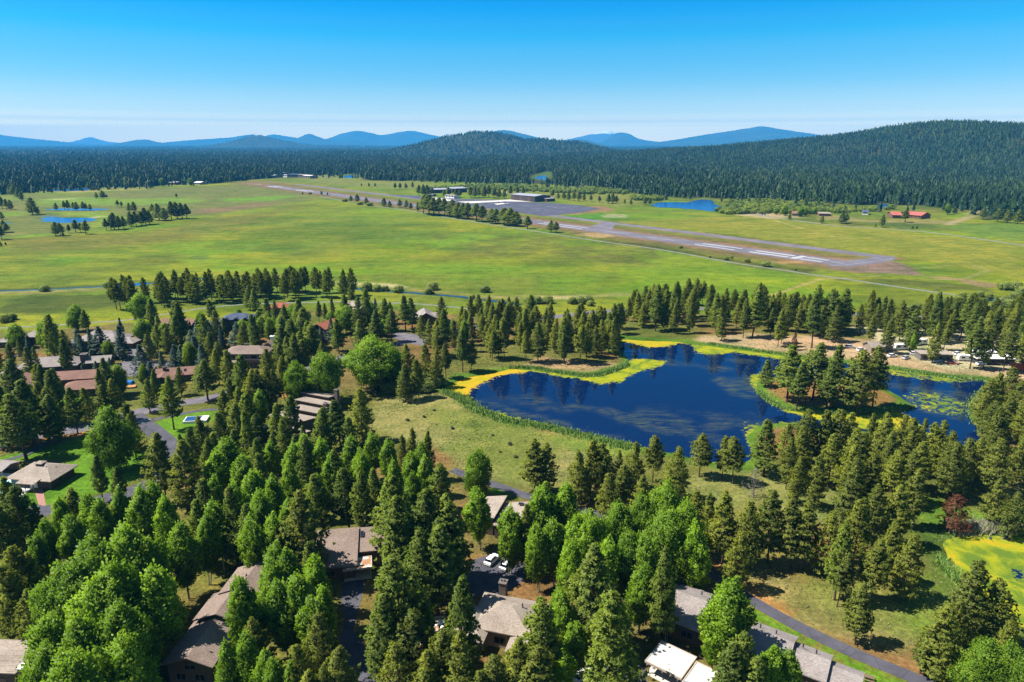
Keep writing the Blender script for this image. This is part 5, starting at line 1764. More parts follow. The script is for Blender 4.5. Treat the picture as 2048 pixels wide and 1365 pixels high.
# house by the path
W = [(-5, 5.5, -6, 6, 4.4, 'gx', 2.4), (-9, -5.02, -4, 4, 3.8, 'sn', 1.2)]
house('house', 'brown shingled house below the path bend right of the aspen grove', 1396, 1212, 5.0, -34, W, 'grey', 'umber', [(0, 's', 0, 1.2, 2.4, 1.6)], vents=[(0, 2, 6.8), (2, 2.4, 6.4)], over=0.6)
W = [(-9, 3, -4.5, 4.5, 4.4, 'gx', 2.0), (3.3, 9.5, -3.5, 3.6, 3.8, 'gx', 1.6), (9.8, 15, -2.8, 2.8, 3.2, 'gx', 1.3), (-4, 3, -10, -4.8, 3.6, 'gy', 1.4)]
house('house', 'long grey shingled house stepping down along the path at lower right', 1548, 1284, 5.0, -33, W, 'grey', 'umber', [(1, 's', 6, 1.0, 2.0, 1.4), (0, 's', -6, 1.2, 2.0, 1.4)], vents=[(-6, 1.2, 6.4), (-3, 1.6, 6.2), (0, 1.4, 6.2), (5, 1.2, 5.6), (7.4, 1.0, 5.4)], chimneys=[(-8.0, 5.4, 1.2, 1.2, 7.0)], over=0.6)
# --- stables across the airfield, and the airfield buildings
def block(name, label, a, b, c, h, rise, roof, wall, cat='building', kind='gx', group=None, over=0.8, doors=0, wins=0):
    """rectangular building from three surveyed foot corners: near corner a, end b of its long side, end c of its short side"""
    A, B, Cc = np.array(G(*a)), np.array(G(*b)), np.array(G(*c))
    e = B - A
    L = float(np.linalg.norm(e))
    e /= L
    n_ = np.array([-e[1], e[0]])
    D = float((Cc - A) @ n_)
    if D < 0:
        n_, D = -n_, -D
    D = max(D, 4.0)
    ctr = A + e * L / 2 + n_ * D / 2
    ang = math.degrees(math.atan2(e[1], e[0]))
    if n_ @ np.array([-e[1], e[0]]) < 0:
        ang += 180
    wg = (-L / 2, L / 2, -D / 2, D / 2, h, kind, rise)
    wn_ = [(0, 's', -L / 2 + L * (k + .5) / wins, h * 0.4, L / wins * .5, h * .35) for k in range(wins)]
    hb = house(name, label, 0, 0, 0, ang, [wg], roof, wall, wn_, cat=cat, group=group, over=over, loc=tuple(ctr))
    for k in range(doors):
        q = -L / 2 + L * (k + .5) / doors
        MB().box(q - L / doors * .46, q + L / doors * .46, -D / 2 - .25, -D / 2 - .01, 0, h * .85).build('door', M_DARKMETAL if k % 2 else WM['hangar'], hb)
    return hb
block('hangar', 'large dark brown hangar on the airfield apron', (1070,404.5), (1022,400), (1098,402), 9.5, 1.6, 'metal', 'hangar', doors=6, over=0.6)
block('annex', 'low dark annex at the right end of the hangar', (1094,404), (1110,402.5), (1090,401), 5.0, 0.8, 'metal', 'hangar', over=0.4)
block('building', 'long dark building with grey roof behind the airfield pines, left', (866,387), (905,386), (872,384), 7.0, 1.4, 'metal', 'dark', wins=6)
block('building', 'long dark building with grey roof behind the airfield pines, right', (905,386.5), (934,385), (910,383), 8.5, 1.6, 'metal', 'dark', wins=5)
block('building', 'small white airfield building beside the left concrete pad', (890,396), (908,397.5), (886,394), 5.0, 0.9, 'tan', 'white', wins=3)
block('shelter', 'small green-grey shelter left of the concrete pad', (849,392), (865,393), (851,391), 3.5, 0.5, 'metal', 'grey', wins=2)
block('building', 'pale hut among the airfield pines left of the hangar', (1005,391), (1012,391), (1006,389.6), 5.0, 0.8, 'white', 'white', wins=1)
for k, (x0, x1, y, h, rf, wl_, nm) in enumerate(((500, 516, 353, 9, 'blue', 'white', 'blue-roofed far building at the left end of the cluster past the runway'), (529, 545, 356, 7, 'white', 'grey', 'low pale far building left of the dark ones past the runway'), (537, 552, 352, 9, 'white', 'white', 'white far building behind the low pale one past the runway'), (551, 568, 354, 12, 'blue', 'dark', 'tall blue-topped dark far building past the runway'), (562, 574, 355, 7, 'metal', 'white', 'small white far building in the middle of the cluster past the runway'), (570, 580, 351, 9, 'red', 'tan', 'red-roofed far building past the runway'), (575, 596, 355.5, 9, 'blue', 'dark', 'long dark far building past the runway'), (596, 608, 356.5, 9, 'tan', 'grey', 'taupe far building right of the long dark one past the runway'), (606, 620, 357.5, 8, 'white', 'tan', 'pinkish white far building at the right end of the cluster past the runway'))):
    block('building', nm, (x0, y), (x1, y + .5), (x0 + 3, y - 1.4), h, 1.2, rf, wl_, group='far buildings past the runway', wins=3)
block('barn', 'left red-roofed barn of the stables', (1784,437), (1803,437.5), (1786,433), 4.5, 3.0, 'barn', 'log', 'barn', wins=3)
block('barn', 'long right red-roofed barn of the stables', (1841,438.5), (1812,436), (1846,435), 4.5, 3.4, 'barn', 'log', 'barn', wins=4)
block('barn', 'rear red-roofed barn of the stables', (1812,434.5), (1826,433), (1810,432), 4.5, 2.6, 'barn', 'log', 'barn', wins=2)
block('shed', 'white shed with a dark roof between the paddocks', (1724,429.5), (1736,430), (1721,427.5), 4.0, 1.8, 'blue', 'white', 'shed', wins=1)
block('shed', 'long brown open shed beside the round paddock pine', (1638,432.5), (1661,433), (1640,430), 3.6, 1.0, 'tan', 'log', 'shed', wins=4)
block('house', 'tan ranch house between two leafy trees by the stables', (1584,433), (1597,433.5), (1585,430), 4.0, 2.4, 'rust', 'tan', 'house', wins=2)
for k, (x0, x1, y) in enumerate(((100,114,365.5),(144,158,369),(178,190,368.5))):
    block('house', ('left', 'middle', 'right')[k] + ' pale-roofed house under the far golf course trees', (x0, y), (x1, y), (x0 + 2, y - 2.2), 5, 3, 'tan', 'umber', 'house', group='houses at the golf course', wins=2)
block('house', 'pale house beside the lone round trees left of the runway end', (388,369.5), (400,370), (389,368), 5, 2, 'white', 'tan', 'house', wins=2)
block('house', 'grey house just left of the lone round trees near the runway end', (338,370), (350,370.5), (339,368), 5, 2.5, 'grey', 'umber', 'house', wins=2)
# --- works north-east of the pond
W = [(-6, 3, -3, 3, 3.2, 'gx', 1.8), (3.3, 6.5, -2.4, 3, 2.9, 'sn', 0.8)]
house('pavilion', 'tan gabled pavilion with open front at the dirt site behind the island', 1757, 686, 4.0, 12, W, 'tan', 'tan', std_windows(0, W[0], 3, 0.8), cat='building')
W = [(-8, 8, -3, 3, 3.0, 'flat', 0.4), (-5, 3, 3.3, 8, 4.0, 'flat', 0.4)]
house('building', 'white flat-roofed building at the right side of the dirt site', 1985, 712, 3.5, -3, W, 'white', 'dark', std_windows(0, W[0], 6, 0.8), cat='building', over=0.9)
W = [(-7, 7, -3, 3, 3.0, 'flat', 0.3)]
house('building', 'long low tan-roofed shelter in the middle of the dirt site', 1868, 706, 3.0, -6, W, 'tan', 'grey', std_windows(0, W[0], 4, 0.8), cat='building', over=0.4)
for k, (px, py, rz) in enumerate(((1800,700,8),(1930,722,-5),(1840,690,20),(1955,700,35))):
    x, y = G(px, py)
    t = empty('trailer', (x, y, 0), R(rz))
    tag(t, ('leftmost white trailer parked at the dirt site', 'white trailer parked nearest the pond bank at the dirt site', 'white trailer parked behind the young green tree at the dirt site', 'white trailer parked askew beside the white flat-roofed building')[k], 'trailer', 'trailers at the dirt site')
    b = MB()
    prof = [(-3.4, 0.6), (3.4, 0.6), (3.4, 2.6), (3.0, 3.0), (-3.0, 3.0), (-3.4, 2.6)]
    b.solid([(x_, -1.2, z_) for x_, z_ in prof][::-1], [(x_, 1.2, z_) for x_, z_ in prof][::-1])
    b.build('body', WM['white'], t)
    for sx in (-.6, .6):
        for sy in (-1.1, 1.1):
            MB().tube((sx, sy - .1, .4), (sx, sy + .1, .4), .4, .4, 12).build('wheel', M_DARKMETAL, t)
    MB().box(-2.4, -0.9, -1.24, -1.202, 1.6, 2.3).build('window', M_GLASS, t)
    MB().box(0.8, 2.3, -1.24, -1.202, 1.6, 2.3).build('window', M_GLASS, t)
    MB().box(3.4, 4.6, -.08, .08, .5, .65).build('drawbar', M_DARKMETAL, t)
x, y = G(2043, 741)
t = empty('container', (x, y, 0), R(-4))
tag(t, 'rust-red container at the right edge of the dirt site', 'container')
M_RUST = simple('rust_red_steel', (0.34, 0.085, 0.035), 0.7, 0.2, 0.8)
MB().box(-4, 4, -1.2, 1.2, 0.1, 3.0).build('body', M_RUST, t)
for k in range(14):
    MB().box(-3.8 + k * .57, -3.6 + k * .57, -1.27, -1.201, 0.2, 2.9).build('rib', M_RUST, t)
# --- vehicles
def car_mesh():
    body = MB()
    prof = [(-2.3, .35), (2.25, .35), (2.3, .75), (2.15, .95), (1.1, 1.05), (-2.05, 1.1), (-2.3, .9)]
    n = len(prof)
    L = [(x_, -.9, z_) for x_, z_ in prof]
    Rr = [(x_, .9, z_) for x_, z_ in prof]
    body.solid(L[::-1], Rr[::-1])
    cab = MB()
    cab.solid([(-1.55, -.66, 1.68), (0.25, -.66, 1.68), (0.25, .66, 1.68), (-1.55, .66, 1.68)], [(-2.0, -.85, 1.07), (1.15, -.85, 1.03), (1.15, .85, 1.03), (-2.0, .85, 1.07)])
    roofp = MB().solid([(-1.5, -.62, 1.73), (0.2, -.62, 1.73), (0.2, .62, 1.73), (-1.5, .62, 1.73)], [(-1.6, -.68, 1.66), (0.3, -.68, 1.66), (0.3, .68, 1.66), (-1.6, .68, 1.66)])
    return body, cab, roofp
def car(label, px, py, rz, paint, group=None, z=0.04):
    x, y = G(px, py, 0.6)
    t = empty('car', (x, y, z), R(rz))
    tag(t, label, 'car', group)
    b, c, rf = car_mesh()
    b.build('body', paint, t)
    c.build('windows', M_GLASS, t)
    rf.build('roof', paint, t)
    for sx in (-1.4, 1.45):
        for sy in (-.82, .82):
            w = MB().tube((sx, sy - .11, .34), (sx, sy + .11, .34), .34, .34, 12).build('wheel', M_DARKMETAL, t)
            MB().tube((sx, sy - .125, .34), (sx, sy + .125, .34), .19, .19, 8).build('rim', M_TRIM, w)
    for sy in (-.6, .6):
        MB().box(2.2, 2.32, sy - .22, sy + .22, .68, .84).build('headlight', M_TRIM, t)
        MB().box(-2.33, -2.2, sy - .22, sy + .22, .78, .92).build('tail_light', M_RUST, t)
    return t
def paint(name, col):
    m, nt, bs = new_mat(name)
    bs.inputs['Base Color'].default_value = (*col, 1)
    bs.inputs['Roughness'].default_value = 0.25
    bs.inputs['Coat Weight'].default_value = 0.6
    return m
PN = {'white': paint('white_car_paint', (.72, .72, .72)), 'silver': paint('silver_car_paint', (.42, .43, .45)), 'black': paint('black_car_paint', (.02, .02, .025)), 'red': paint('red_car_paint', (.30, .03, .025)), 'blue': paint('blue_car_paint', (.04, .08, .20))}
car('white car parked at the bottom edge beside the carport', 1166, 1350, 40, PN['white'])
car('white car at the back of the car park, left one', 984, 1120, 60, PN['white'])
car('pale car at the back of the car park, right one', 1014, 1130, 60, PN['silver'])
ck = ['white', 'silver', 'black', 'silver', 'black', 'red', 'white', 'silver', 'blue', 'black', 'white']
for k, c_ in enumerate(ck):
    car(('leftmost', 'second from left', 'third from left', 'fourth from left', 'fifth from left', 'sixth from left', 'seventh from left', 'eighth from left', 'ninth from left', 'tenth from left', 'rightmost')[k] + ' car in the stables car park, ' + c_, 1485 + k * 5.0, 424.6 + k * 0.55, 70 + random.uniform(-8, 8), PN[c_], 'cars parked at the stables')
sp = [(1785,712,10,'white'),(1812,716,30,'silver'),(1830,708,-20,'white'),(1850,716,80,'white'),(1875,722,15,'silver'),(1892,714,60,'white'),(1905,726,-30,'red'),(1915,708,20,'white'),(1945,716,75,'silver'),(1962,728,10,'white'),(2008,728,-15,'black'),(2025,722,40,'white'),(1722,700,20,'white'),(1700,694,-10,'silver')]
sp.sort()
for k, (px, py, rz, c_) in enumerate(sp):
    w = 'leftmost' if k == 0 else 'rightmost' if k == len(sp) - 1 else ('second', 'third', 'fourth', 'fifth', 'sixth', 'seventh', 'eighth', 'ninth', 'tenth', 'eleventh', 'twelfth', 'thirteenth')[k - 1] + ' from left'
    car(c_ + ' vehicle among the pines of the dirt site, ' + w, px, py, rz, PN[c_], 'vehicles at the dirt site')
# --- parked aircraft
def plane(label, px, py, rz, col):
    x, y = G(px, py)
    t = empty('light_aircraft', (x, y, 0.1), R(rz))
    tag(t, label, 'aircraft', 'aircraft parked on the apron')
    b = MB()
    st = [(-4.6, .15, 1.5), (-2.5, .42, 1.4), (0, .7, 1.4), (1.6, .72, 1.4), (3.0, .5, 1.3), (3.6, .2, 1.25)]
    for (x0, r0, z0), (x1, r1, z1) in zip(st[:-1], st[1:]):
        b.tube((x0, 0, z0), (x1, 0, z1), r0, r1, 10, False)
    b.build('fuselage', col, t)
    MB().solid([(1.6, -6, 1.95), (1.6, 6, 1.95), (0.1, 6, 1.92), (0.1, -6, 1.92)][::-1], [(1.6, -6, 1.83), (1.6, 6, 1.83), (0.1, 6, 1.83), (0.1, -6, 1.83)][::-1]).build('wing', col, t)
    MB().box(-4.7, -3.8, -1.8, 1.8, 1.55, 1.62).build('tailplane', col, t)
    MB().solid([(-4.9, -.06, 3.0), (-4.3, -.06, 3.0), (-4.3, .06, 3.0), (-4.9, .06, 3.0)], [(-4.8, -.06, 1.6), (-3.4, -.06, 1.6), (-3.4, .06, 1.6), (-4.8, .06, 1.6)]).build('fin', col, t)
    MB().box(.5, 1.9, -.62, .62, 1.82, 2.15).build('canopy', M_GLASS, t)
    for wx_, wy_ in ((2.6, 0), (.4, 1.1), (.4, -1.1)):
        MB().tube((wx_, wy_ - .1, .25), (wx_, wy_ + .1, .25), .27, .27, 10).build('wheel', M_DARKMETAL, t)
        MB().tube((wx_, wy_, .25), (wx_ * .9, wy_ * .4, 1.1), .06, .06, 4).build('strut', M_DARKMETAL, t)
    MB().box(3.6, 3.68, -.95, .95, 1.17, 1.33).build('propeller', M_DARKMETAL, t)
plane('left light aircraft with reddish marks on the apron', 970, 408, 30, paint('cream_aircraft_paint', (.62, .50, .45)))
plane('middle and farthest light aircraft on the apron', 998, 406, 160, PN['white'])
plane('right white light aircraft on the concrete pad', 1015, 410.2, 20, PN['white'])
plane('white aircraft beside the small airfield building', 896, 399.4, 200, PN['white'])
# --- small things
x, y = G(1737, 1360)
t = empty('picnic_table', (x, y, 0), R(-25))
tag(t, 'wooden picnic table on the lawn at the bottom edge', 'table')
for k in range(5):
    MB().box(-.95, .95, -.42 + k * .17, -.28 + k * .17, .72, .76).build('plank', M_BEAM, t)
for sy in (-.75, .75):
    MB().box(-.95, .95, sy - .14, sy + .14, .42, .46).build('bench', M_BEAM, t)
for sx in (-.7, .7):
    for sy in (-.55, .55):
        MB().tube((sx, sy, -.05), (sx, sy * .3, .72), .05, .05, 5).build('leg', M_BEAM, t)
    MB().box(sx - .04, sx + .04, -.8, .8, .36, .42).build('cross_brace', M_BEAM, t)
pc = G(393, 842)
t = empty('court_cover', (pc[0], pc[1], 0), R(10))
tag(t, 'white-framed blue covered spa on the small lawn', 'cover')
MB().box(-4, 4, -2.4, 2.4, -.1, .9).build('frame', M_TRIM, t)
MB().box(-3.6, 1.6, -2.1, 2.1, .9, .97).build('cover', paint('blue_cover', (.02, .06, .17)), t)
# tarpaulin and timber stack by the brown house
pc = G(254, 768)
t = tag(MB().solid([(-2.6, -1.2, 1.0), (2.4, -1.0, 1.1), (2.2, 1.1, 1.3), (-2.4, 1.2, 1.2)], [(-2.9, -1.5, 0), (2.8, -1.3, 0), (2.6, 1.5, 0), (-2.8, 1.5, 0)]).build('tarpaulin', paint('blue_tarpaulin', (.03, .16, .42))), 'blue tarpaulin over a heap below the cul-de-sac', 'tarpaulin')
t.location = (pc[0], pc[1], 0)
pc = G(258, 776)
t = empty('timber_stack', (pc[0], pc[1], 0), R(20))
tag(t, 'stack of fresh orange timber beside the blue tarpaulin', 'timber')
M_WOOD = simple('fresh_timber', (0.46, 0.23, 0.09), 0.8, 0.2, 2.0)
for k in range(8):
    MB().box(-2.6, 2.6, -1.4 + (k % 4) * .7, -1.4 + (k % 4) * .7 + .6, .02 + (k // 4) * .32, .32 + (k // 4) * .32).build('beam', M_WOOD, t)
# ------------------------------------------------------------------ trees: placement
for a_, b_ in [(725,1062),(740,1085),(690,1075),(655,1090),(720,1125),(745,1136),(690,1142),(975,1225),(1030,1235),(1058,1212),(1020,1215),(1045,1248),(970,1130),(1010,1150),(960,1165),(932,1190),(1030,1142),(1420,985),(1520,1000),(1560,962),(1650,988),(1530,1140),(1570,1170),(1640,1180),(1700,1205),(1660,1225),(1740,1290),(1500,1150),(1430,1132),(1590,1150),(1820,850),(1870,862),(1840,838),(1800,832),(1720,844),(1920,840),(1950,858),(1880,845),(1240,925),(1400,950),(1480,1000),(1450,1128),(1800,1280),(1770,1205),(1860,1190),(1350,1230),(860,880),(900,905)]:
    MUST.append((a_, b_, G(a_, b_)[1]))
# places the photograph shows open: roofs, paving, grass and water that no nearer tree may hide
for zz, pts in ((6.0, [(400,1190),(455,1172),(430,1215),(405,1240),(450,1240),(430,1280),(412,1298),(452,1290)]),
                (5.0, [(650,1065),(690,1055),(700,1090),(668,1108),(718,1070)]), (3.0, [(700,1130),(735,1130),(875,1252)]),
                (0.0, [(712,1205),(706,1182),(702,1330),(722,1345),(950,1150),(990,1140),(1000,1165),(945,1182)]),
                (5.0, [(985,990),(1010,1000),(1030,1002),(1002,1025),(985,1205),(1040,1205),(1000,1190),(1050,1225),(958,1200),(1395,1180),(1400,1200),(1412,1186),(1525,1262),(1560,1266),(1580,1290),(1610,1288)]),
                (3.0, [(1340,1300),(1300,1315),(1380,1330),(1340,1338),(1400,1358),(1165,1350)]),
                (0.0, [(1430,1150),(1500,1200),(1600,1255),(1655,1283),(1760,1330),(1020,980),(1045,990),(1450,975),(1600,985),(1640,1010),(1600,1195),(1710,1295),(1780,1240),(1840,1150),(1920,1100),(1980,1090),(1990,1140),(1910,1092),(30,970),(100,965),(150,930)]),
                (6.0, [(570,800),(590,815),(600,842),(572,792)]),
                (0.0, [(1250,868),(1300,850),(1380,890),(1430,878),(1850,850),(1900,850),(1935,866),(1750,845),(1000,900),(1120,920),(850,860),(930,860)]),
                (6.0, [(490,700),(505,720),(470,700),(480,635),(440,650),(655,650),(650,665)]),
                (3.5, [(120,715),(65,720),(150,750),(120,750),(200,775),(210,668),(180,662),(370,735),(345,742),(845,630),(705,610)]),
                (0.0, [(255,740),(270,712),(390,842),(420,830),(330,855),(300,860),(330,884),(150,858),(60,930),(90,940)])):
    for a_, b_ in pts:
        MUST.append((a_, b_, G(a_, b_, zz)[1]))
# --- foreground, left
tops('cottonwood', [(252,1052,23,1.1),(196,1082,22),(292,1088,20,.9),(150,1122,22,1.1),(228,1128,23,1.1),(100,1160,20),(178,1176,21,1.1),(96,1238,20,1.0),(158,1244,20,1.1),(228,1216,21),(84,1298,18),(148,1304,19,1.1),(222,1284,18,1.1)],
     'broad bright green cottonwood in the lower left grove', 'cottonwoods of the lower left grove')
tops('aspen', [(341,1152,21,1.15)], 'tall aspen standing left of the stepped gable roof, lower left')
tops('aspen', [(355,1046,19),(327,996,18),(305,971,18),(277,982,18),(231,985,17),(170,992,17),(200,1000,17),(117,1000,16),(142,1030,17),(82,1042,16),(70,1075,15),(398,1030,18)],
     'green aspen in the row below the pool lawn', 'aspens below the pool lawn')
tops('lodgepole', [(35,1088,18),(10,1145,17),(25,1130,18),(15,1195,16),(60,1110,16)], 'brownish pine at the left frame edge above the flat-roofed condo', 'pines at the lower left edge')
tops('ponderosa', [(7,955,19),(24,975,18),(-15,1000,18)], 'dark pine at the left frame edge just below the pool', 'dark pines below the pool')
tops('lodgepole', [(64,1006,13,0.8)], 'thin olive pine beside the driveway end below the pool')
tops('lodgepole', [(312,868,21),(358,886,20)], 'tall olive-brown pine between the lawn and the curving side road', 'pines by the side road')
tops('ponderosa', [(135,978,17)], 'dark pine poking out of the aspens below the paved pool path')
tops('leafy', [(215,822,20,0.95)], 'big bright green leafy tree on the lawn right of the pool house')
tops('ponderosa', [(190,915,14,0.8),(228,935,12,0.85)], 'small dark conifer under the big leafy tree on the pool lawn', 'small conifers on the pool lawn')
tops('aspen', [(455,882,17,1.5),(428,905,16,1.4),(478,912,16,1.3),(498,946,17,1.2),(515,985,18),(455,975,18),(425,960,16)], 'light green rounded aspen left of centre above the shaded trunks', 'aspens left of centre')
tops('ponderosa', [(408,958,20,0.9),(460,982,21,0.8),(395,1000,19,0.8),(485,1010,19,0.8)], 'grey-green slender conifer among the aspens left of centre', 'slender conifers left of centre')
tops('aspen', [(521,990,19),(545,955,18),(565,1000,19),(580,930,17),(430,1005,18),(545,1040,18),(480,1060,18),(500,1030,18)], 'tall slim aspen left of the skylight roof', 'thin-stemmed aspens')
tops('lodgepole', [(609,980,24,1.1)], 'large dark olive pine shading the left end of the shingle roof with skylight')
tops('aspen', [(547,1122,18),(575,1108,18,1.1),(622,1122,18,1.0),(538,1094,17),(600,1150,18,1.15),(560,1170,17),(640,1175,16,.9),(628,1200,15)], 'leafy green aspen between stepped gables and driveway', 'aspens beside the driveway')
tops('ponderosa', [(614,1076,18,0.85)], 'conical green pine in front of the shingle roof with skylight')
tops('aspen', [(485,1158,20,0.95)], 'narrow aspen hugging the right side of the stepped gable roof')
tops('aspen', [(456,1293,14),(479,1283,15),(518,1308,14),(545,1320,14),(440,1345,12),(580,1335,13)], 'young aspen at the bottom edge right of the stepped gable roof', 'young aspens at the bottom edge')
tops('lodgepole', [(631,1230,17),(662,1294,16,1.2),(507,1236,15),(600,1290,16),(655,1330,14),(615,1345,14,1.2)], 'olive-brown pine beside the lower driveway at the bottom edge', 'olive pines left of the lower driveway')
# --- foreground, centre
tops('ponderosa', [(806,1120,25,1.0),(756,1196,20,0.95)], 'big fresh green ponderosa right of the driveway', 'ponderosas right of the driveway')
tops('ponderosa', [(768,956,22,1.0),(803,998,24),(840,985,24,1.05),(863,1072,23),(891,998,22),(796,1022,21),(830,1060,22),(905,1078,22)], 'tall green ponderosa in the dense centre stand behind the carport', 'ponderosas of the centre stand')
tops('ponderosa', [(899,1137,22),(914,1157,23),(894,1192,22,1.1),(870,1160,20)], 'ponderosa left of the asphalt car park', 'ponderosas left of the car park')
tops('aspen', [(837,1190,14),(880,1173,15),(855,1210,14)], 'small bright aspen in front of the ponderosas at bottom centre', 'small aspens at bottom centre')
tops('lodgepole', [(817,1230,17,1.2),(857,1300,14,1.3),(891,1264,16,1.1),(914,1270,17),(800,1290,15,1.2),(840,1335,13,1.3),(935,1320,14)], 'olive pine at the bottom edge right of the driveway mouth', 'olive pines at the bottom centre')
tops('leafy', [(915,850,21,0.82),(950,905,14,0.9)], 'large dark green tree on the left edge of the dry field', 'dark trees on the field edge')
tops('aspen', [(958,977,17,1.1)], 'round green aspen in front of the stepped roof beside the path')
tops('aspen', [(1023,1018,17,1.1),(997,1038,17),(1045,1060,16),(975,1070,13)], 'pale-trunked aspen behind the car park', 'aspens behind the car park')
tops('ponderosa', [(900,1014,21),(925,1030,20),(880,1040,20)], 'dark ponderosa left of the aspens behind the car park', 'ponderosas behind the car park')
tops('aspen', [(1098,977,18,1.15),(1132,970,18,1.1),(1071,991,18,1.1),(1110,1040,17),(1080,1050,17)], 'green aspen in the clump just below the path bend', 'aspens below the path bend')
tops('lodgepole', [(1054,1014,18,0.75)], 'narrow brownish pine among the aspens below the path bend')
tops('lodgepole', [(1070,882,17,1.35)], 'broad olive pine standing alone in the dry field')
tops('lodgepole', [(1092,890,15,1.1)], 'smaller olive pine leaning on the broad one in the dry field')
tops('lodgepole', [(1185,882,18,1.1),(1212,888,17),(1160,905,16),(1222,950,15),(1285,953,15),(1248,930,15)], 'olive pine in the clump between the dry field and the pond', 'pines at the right end of the dry field')
tops('lodgepole', [(1311,872,15,1.1),(1270,886,15),(1352,895,16,1.05),(1240,905,14)], 'olive pine on the near pond bank left of the open grass', 'pines on the near bank, left part')
tops('lodgepole', [(1405,869,14,1.3),(1452,872,14),(1475,875,15,1.15)], 'rounded yellowish pine at the water edge near the algae lobe', 'pines at the water edge')
tops('ponderosa', [(1540,843,18,1.05)], 'tall fresh green pine rising beside the pale algae lobe')
tops('grey', [(1513,938,9,1.2)], 'grey bare tree on the open grass by the near bank')
tops('cottonwood', [(1333,967,20,1.0),(1284,992,19,.95),(1374,1005,19,.95),(1232,1006,19,.95),(1184,1030,19,.9),(1320,1034,19),(1264,1068,18,.9),(1360,1060,20,.95)], 'broad deep green cottonwood in the centre right grove', 'cottonwoods of the centre right grove')
tops('aspen', [(1152,1042,17,1.1),(1218,1082,18),(1296,1086,18,1.1),(1376,1092,18),(1285,1132,16),(1140,1087,16)], 'slim green aspen in front of the centre right cottonwoods', 'aspens of the centre right grove')
tops('ponderosa', [(1186,1089,24,1.1)], 'large dark ponderosa in front of the centre right aspen grove')
tops('ponderosa', [(1329,1096,23,0.9)], 'slender ponderosa at the right end of the aspen grove above the white carport')
tops('aspen', [(1353,1134,17,0.8)], 'thin aspen left of the shingle roof by the path')
tops('ponderosa', [(1227,1178,24,1.15)], 'broad fresh green ponderosa left of the white carport')
tops('ponderosa', [(1013,1174,22),(1081,1198,21)], 'pointed green ponderosa in front of the hipped roof at bottom centre', 'pointed ponderosas before the hipped roof')
tops('aspen', [(1122,1154,15,0.9),(1095,1174,15),(1146,1246,14,1.1),(965,1205,15),(1125,1300,12),(1110,1215,13)], 'bright green aspen near the hipped roof at bottom centre', 'aspens round the hipped roof')
tops('lodgepole', [(1033,1277,16),(1081,1294,16,1.2),(985,1310,15,1.1),(1060,1335,13,1.2),(1214,1340,8),(1260,1352,9,1.2),(960,1345,13)], 'olive pine at the bottom edge left of the white car', 'olive pines left of the parked car')
tops('aspen', [(1455,1168,19,1.25),(1433,1205,18,1.2),(1415,1242,17,1.1),(1470,1215,17),(1395,1290,9,1.2)], 'bright aspen beside the path above the carports', 'aspens beside the path')
tops('ponderosa', [(1487,1259,18),(1452,1283,17,1.1),(1508,1317,15)], 'mixed green pine behind the second carport', 'pines behind the second carport')
tops('aspen', [(1562,1291,14,1.1),(1541,1309,13),(1594,1309,13),(1530,1340,12)], 'lime green aspen before the long roof at lower right', 'aspens before the long shingle roof')
tops('ponderosa', [(1599,1267,14,0.8)], 'thin ponderosa at the corner of the long shingle roof at lower right')
tops('ponderosa', [(1677,1242,21,1.15)], 'broad ponderosa standing against the path at lower right')
# --- right: olive pines
tops('lodgepole', [(1458,989,19,1.1),(1505,1004,18),(1552,984,19),(1563,1025,17),(1601,1001,18),(1625,1004,18),(1426,992,15,0.85),(1393,984,14),(1525,1050,16,1.1),(1663,1027,16),(1480,1060,15),(1610,1070,15),(1540,1090,13)], 'olive pine in the row along the upper side of the path', 'pines along the path')
tops('ponderosa', [(1692,1048,19)], 'blue-green dense pine among the olive pines above the path')
tops('lodgepole', [(1710,934,17),(1727,1001,17),(1757,972,17),(1734,997,16),(1758,1079,16),(1782,1151,14),(1707,1133,16),(1829,1072,16),(1846,1096,16,1.15),(1853,1035,17),(1812,970,17),(1836,939,17),(1799,902,17),(1720,919,16),(1730,1170,14),(1690,1110,13),(1795,1040,16),(1770,1110,14)], 'olive pine left of the yellow algae pond', 'pines left of the algae pond')
tops('lodgepole', [(1949,1127,19,1.05)], 'tall ragged pine standing against the yellow algae pond')
tops('lodgepole', [(2010,1164,15,1.2)], 'shorter full pine at the right edge before the yellow algae pond')
tops('lodgepole', [(1890,1215,16),(1920,1200,14),(1860,1250,11),(2027,1249,13)], 'olive pine below the yellow algae pond', 'pines below the algae pond')
tops('leafy', [(1986,1287,12,1.0),(2022,1290,12,1.0),(1948,1324,9,1.1),(2050,1320,11)], 'bright leafy tree in the lower right corner', 'leafy trees in the lower right corner')
tops('dead', [(1921,992,10,1.3)], 'rust-red dead pine above the yellow algae pond')
tops('lodgepole', [(2003,960,13,1.1),(2040,985,13)], 'olive pine right of the rust-red dead tree', 'pines right of the red tree')
stand([(1640,960),(1760,930),(1900,915),(2060,905),(2090,985),(1950,1000),(1850,1010),(1700,1010)], 14, [('lodgepole', 1)], 'olive pine in the wood right of the open grass', 'pines of the wood below the pond', 5.0, 11)
tops('lodgepole', [(1575,849,13),(1584,878,16,1.1),(1625,819,19,1.1),(1612,852,18),(1660,822,19),(1684,822,19,1.1),(1640,910,16),(1710,890,17),(1751,828,18,1.1),(1774,840,18),(1670,870,17),(1730,870,17),(1600,910,15),(1850,838,15),(1880,850,16),(1820,862,15),(1910,865,16),(1790,880,16),(1850,885,16),(1940,880,15)], 'olive pine between the island and the open grass', 'pines on the near bank, right part')
stand([(1560,925),(1700,905),(1800,900),(1920,905),(2040,895),(2060,920),(1900,945),(1740,945),(1600,950)], 8, [('lodgepole', 1)], 'olive pine between the island and the open grass', 'pines on the near bank, right part', 5.0, 12)
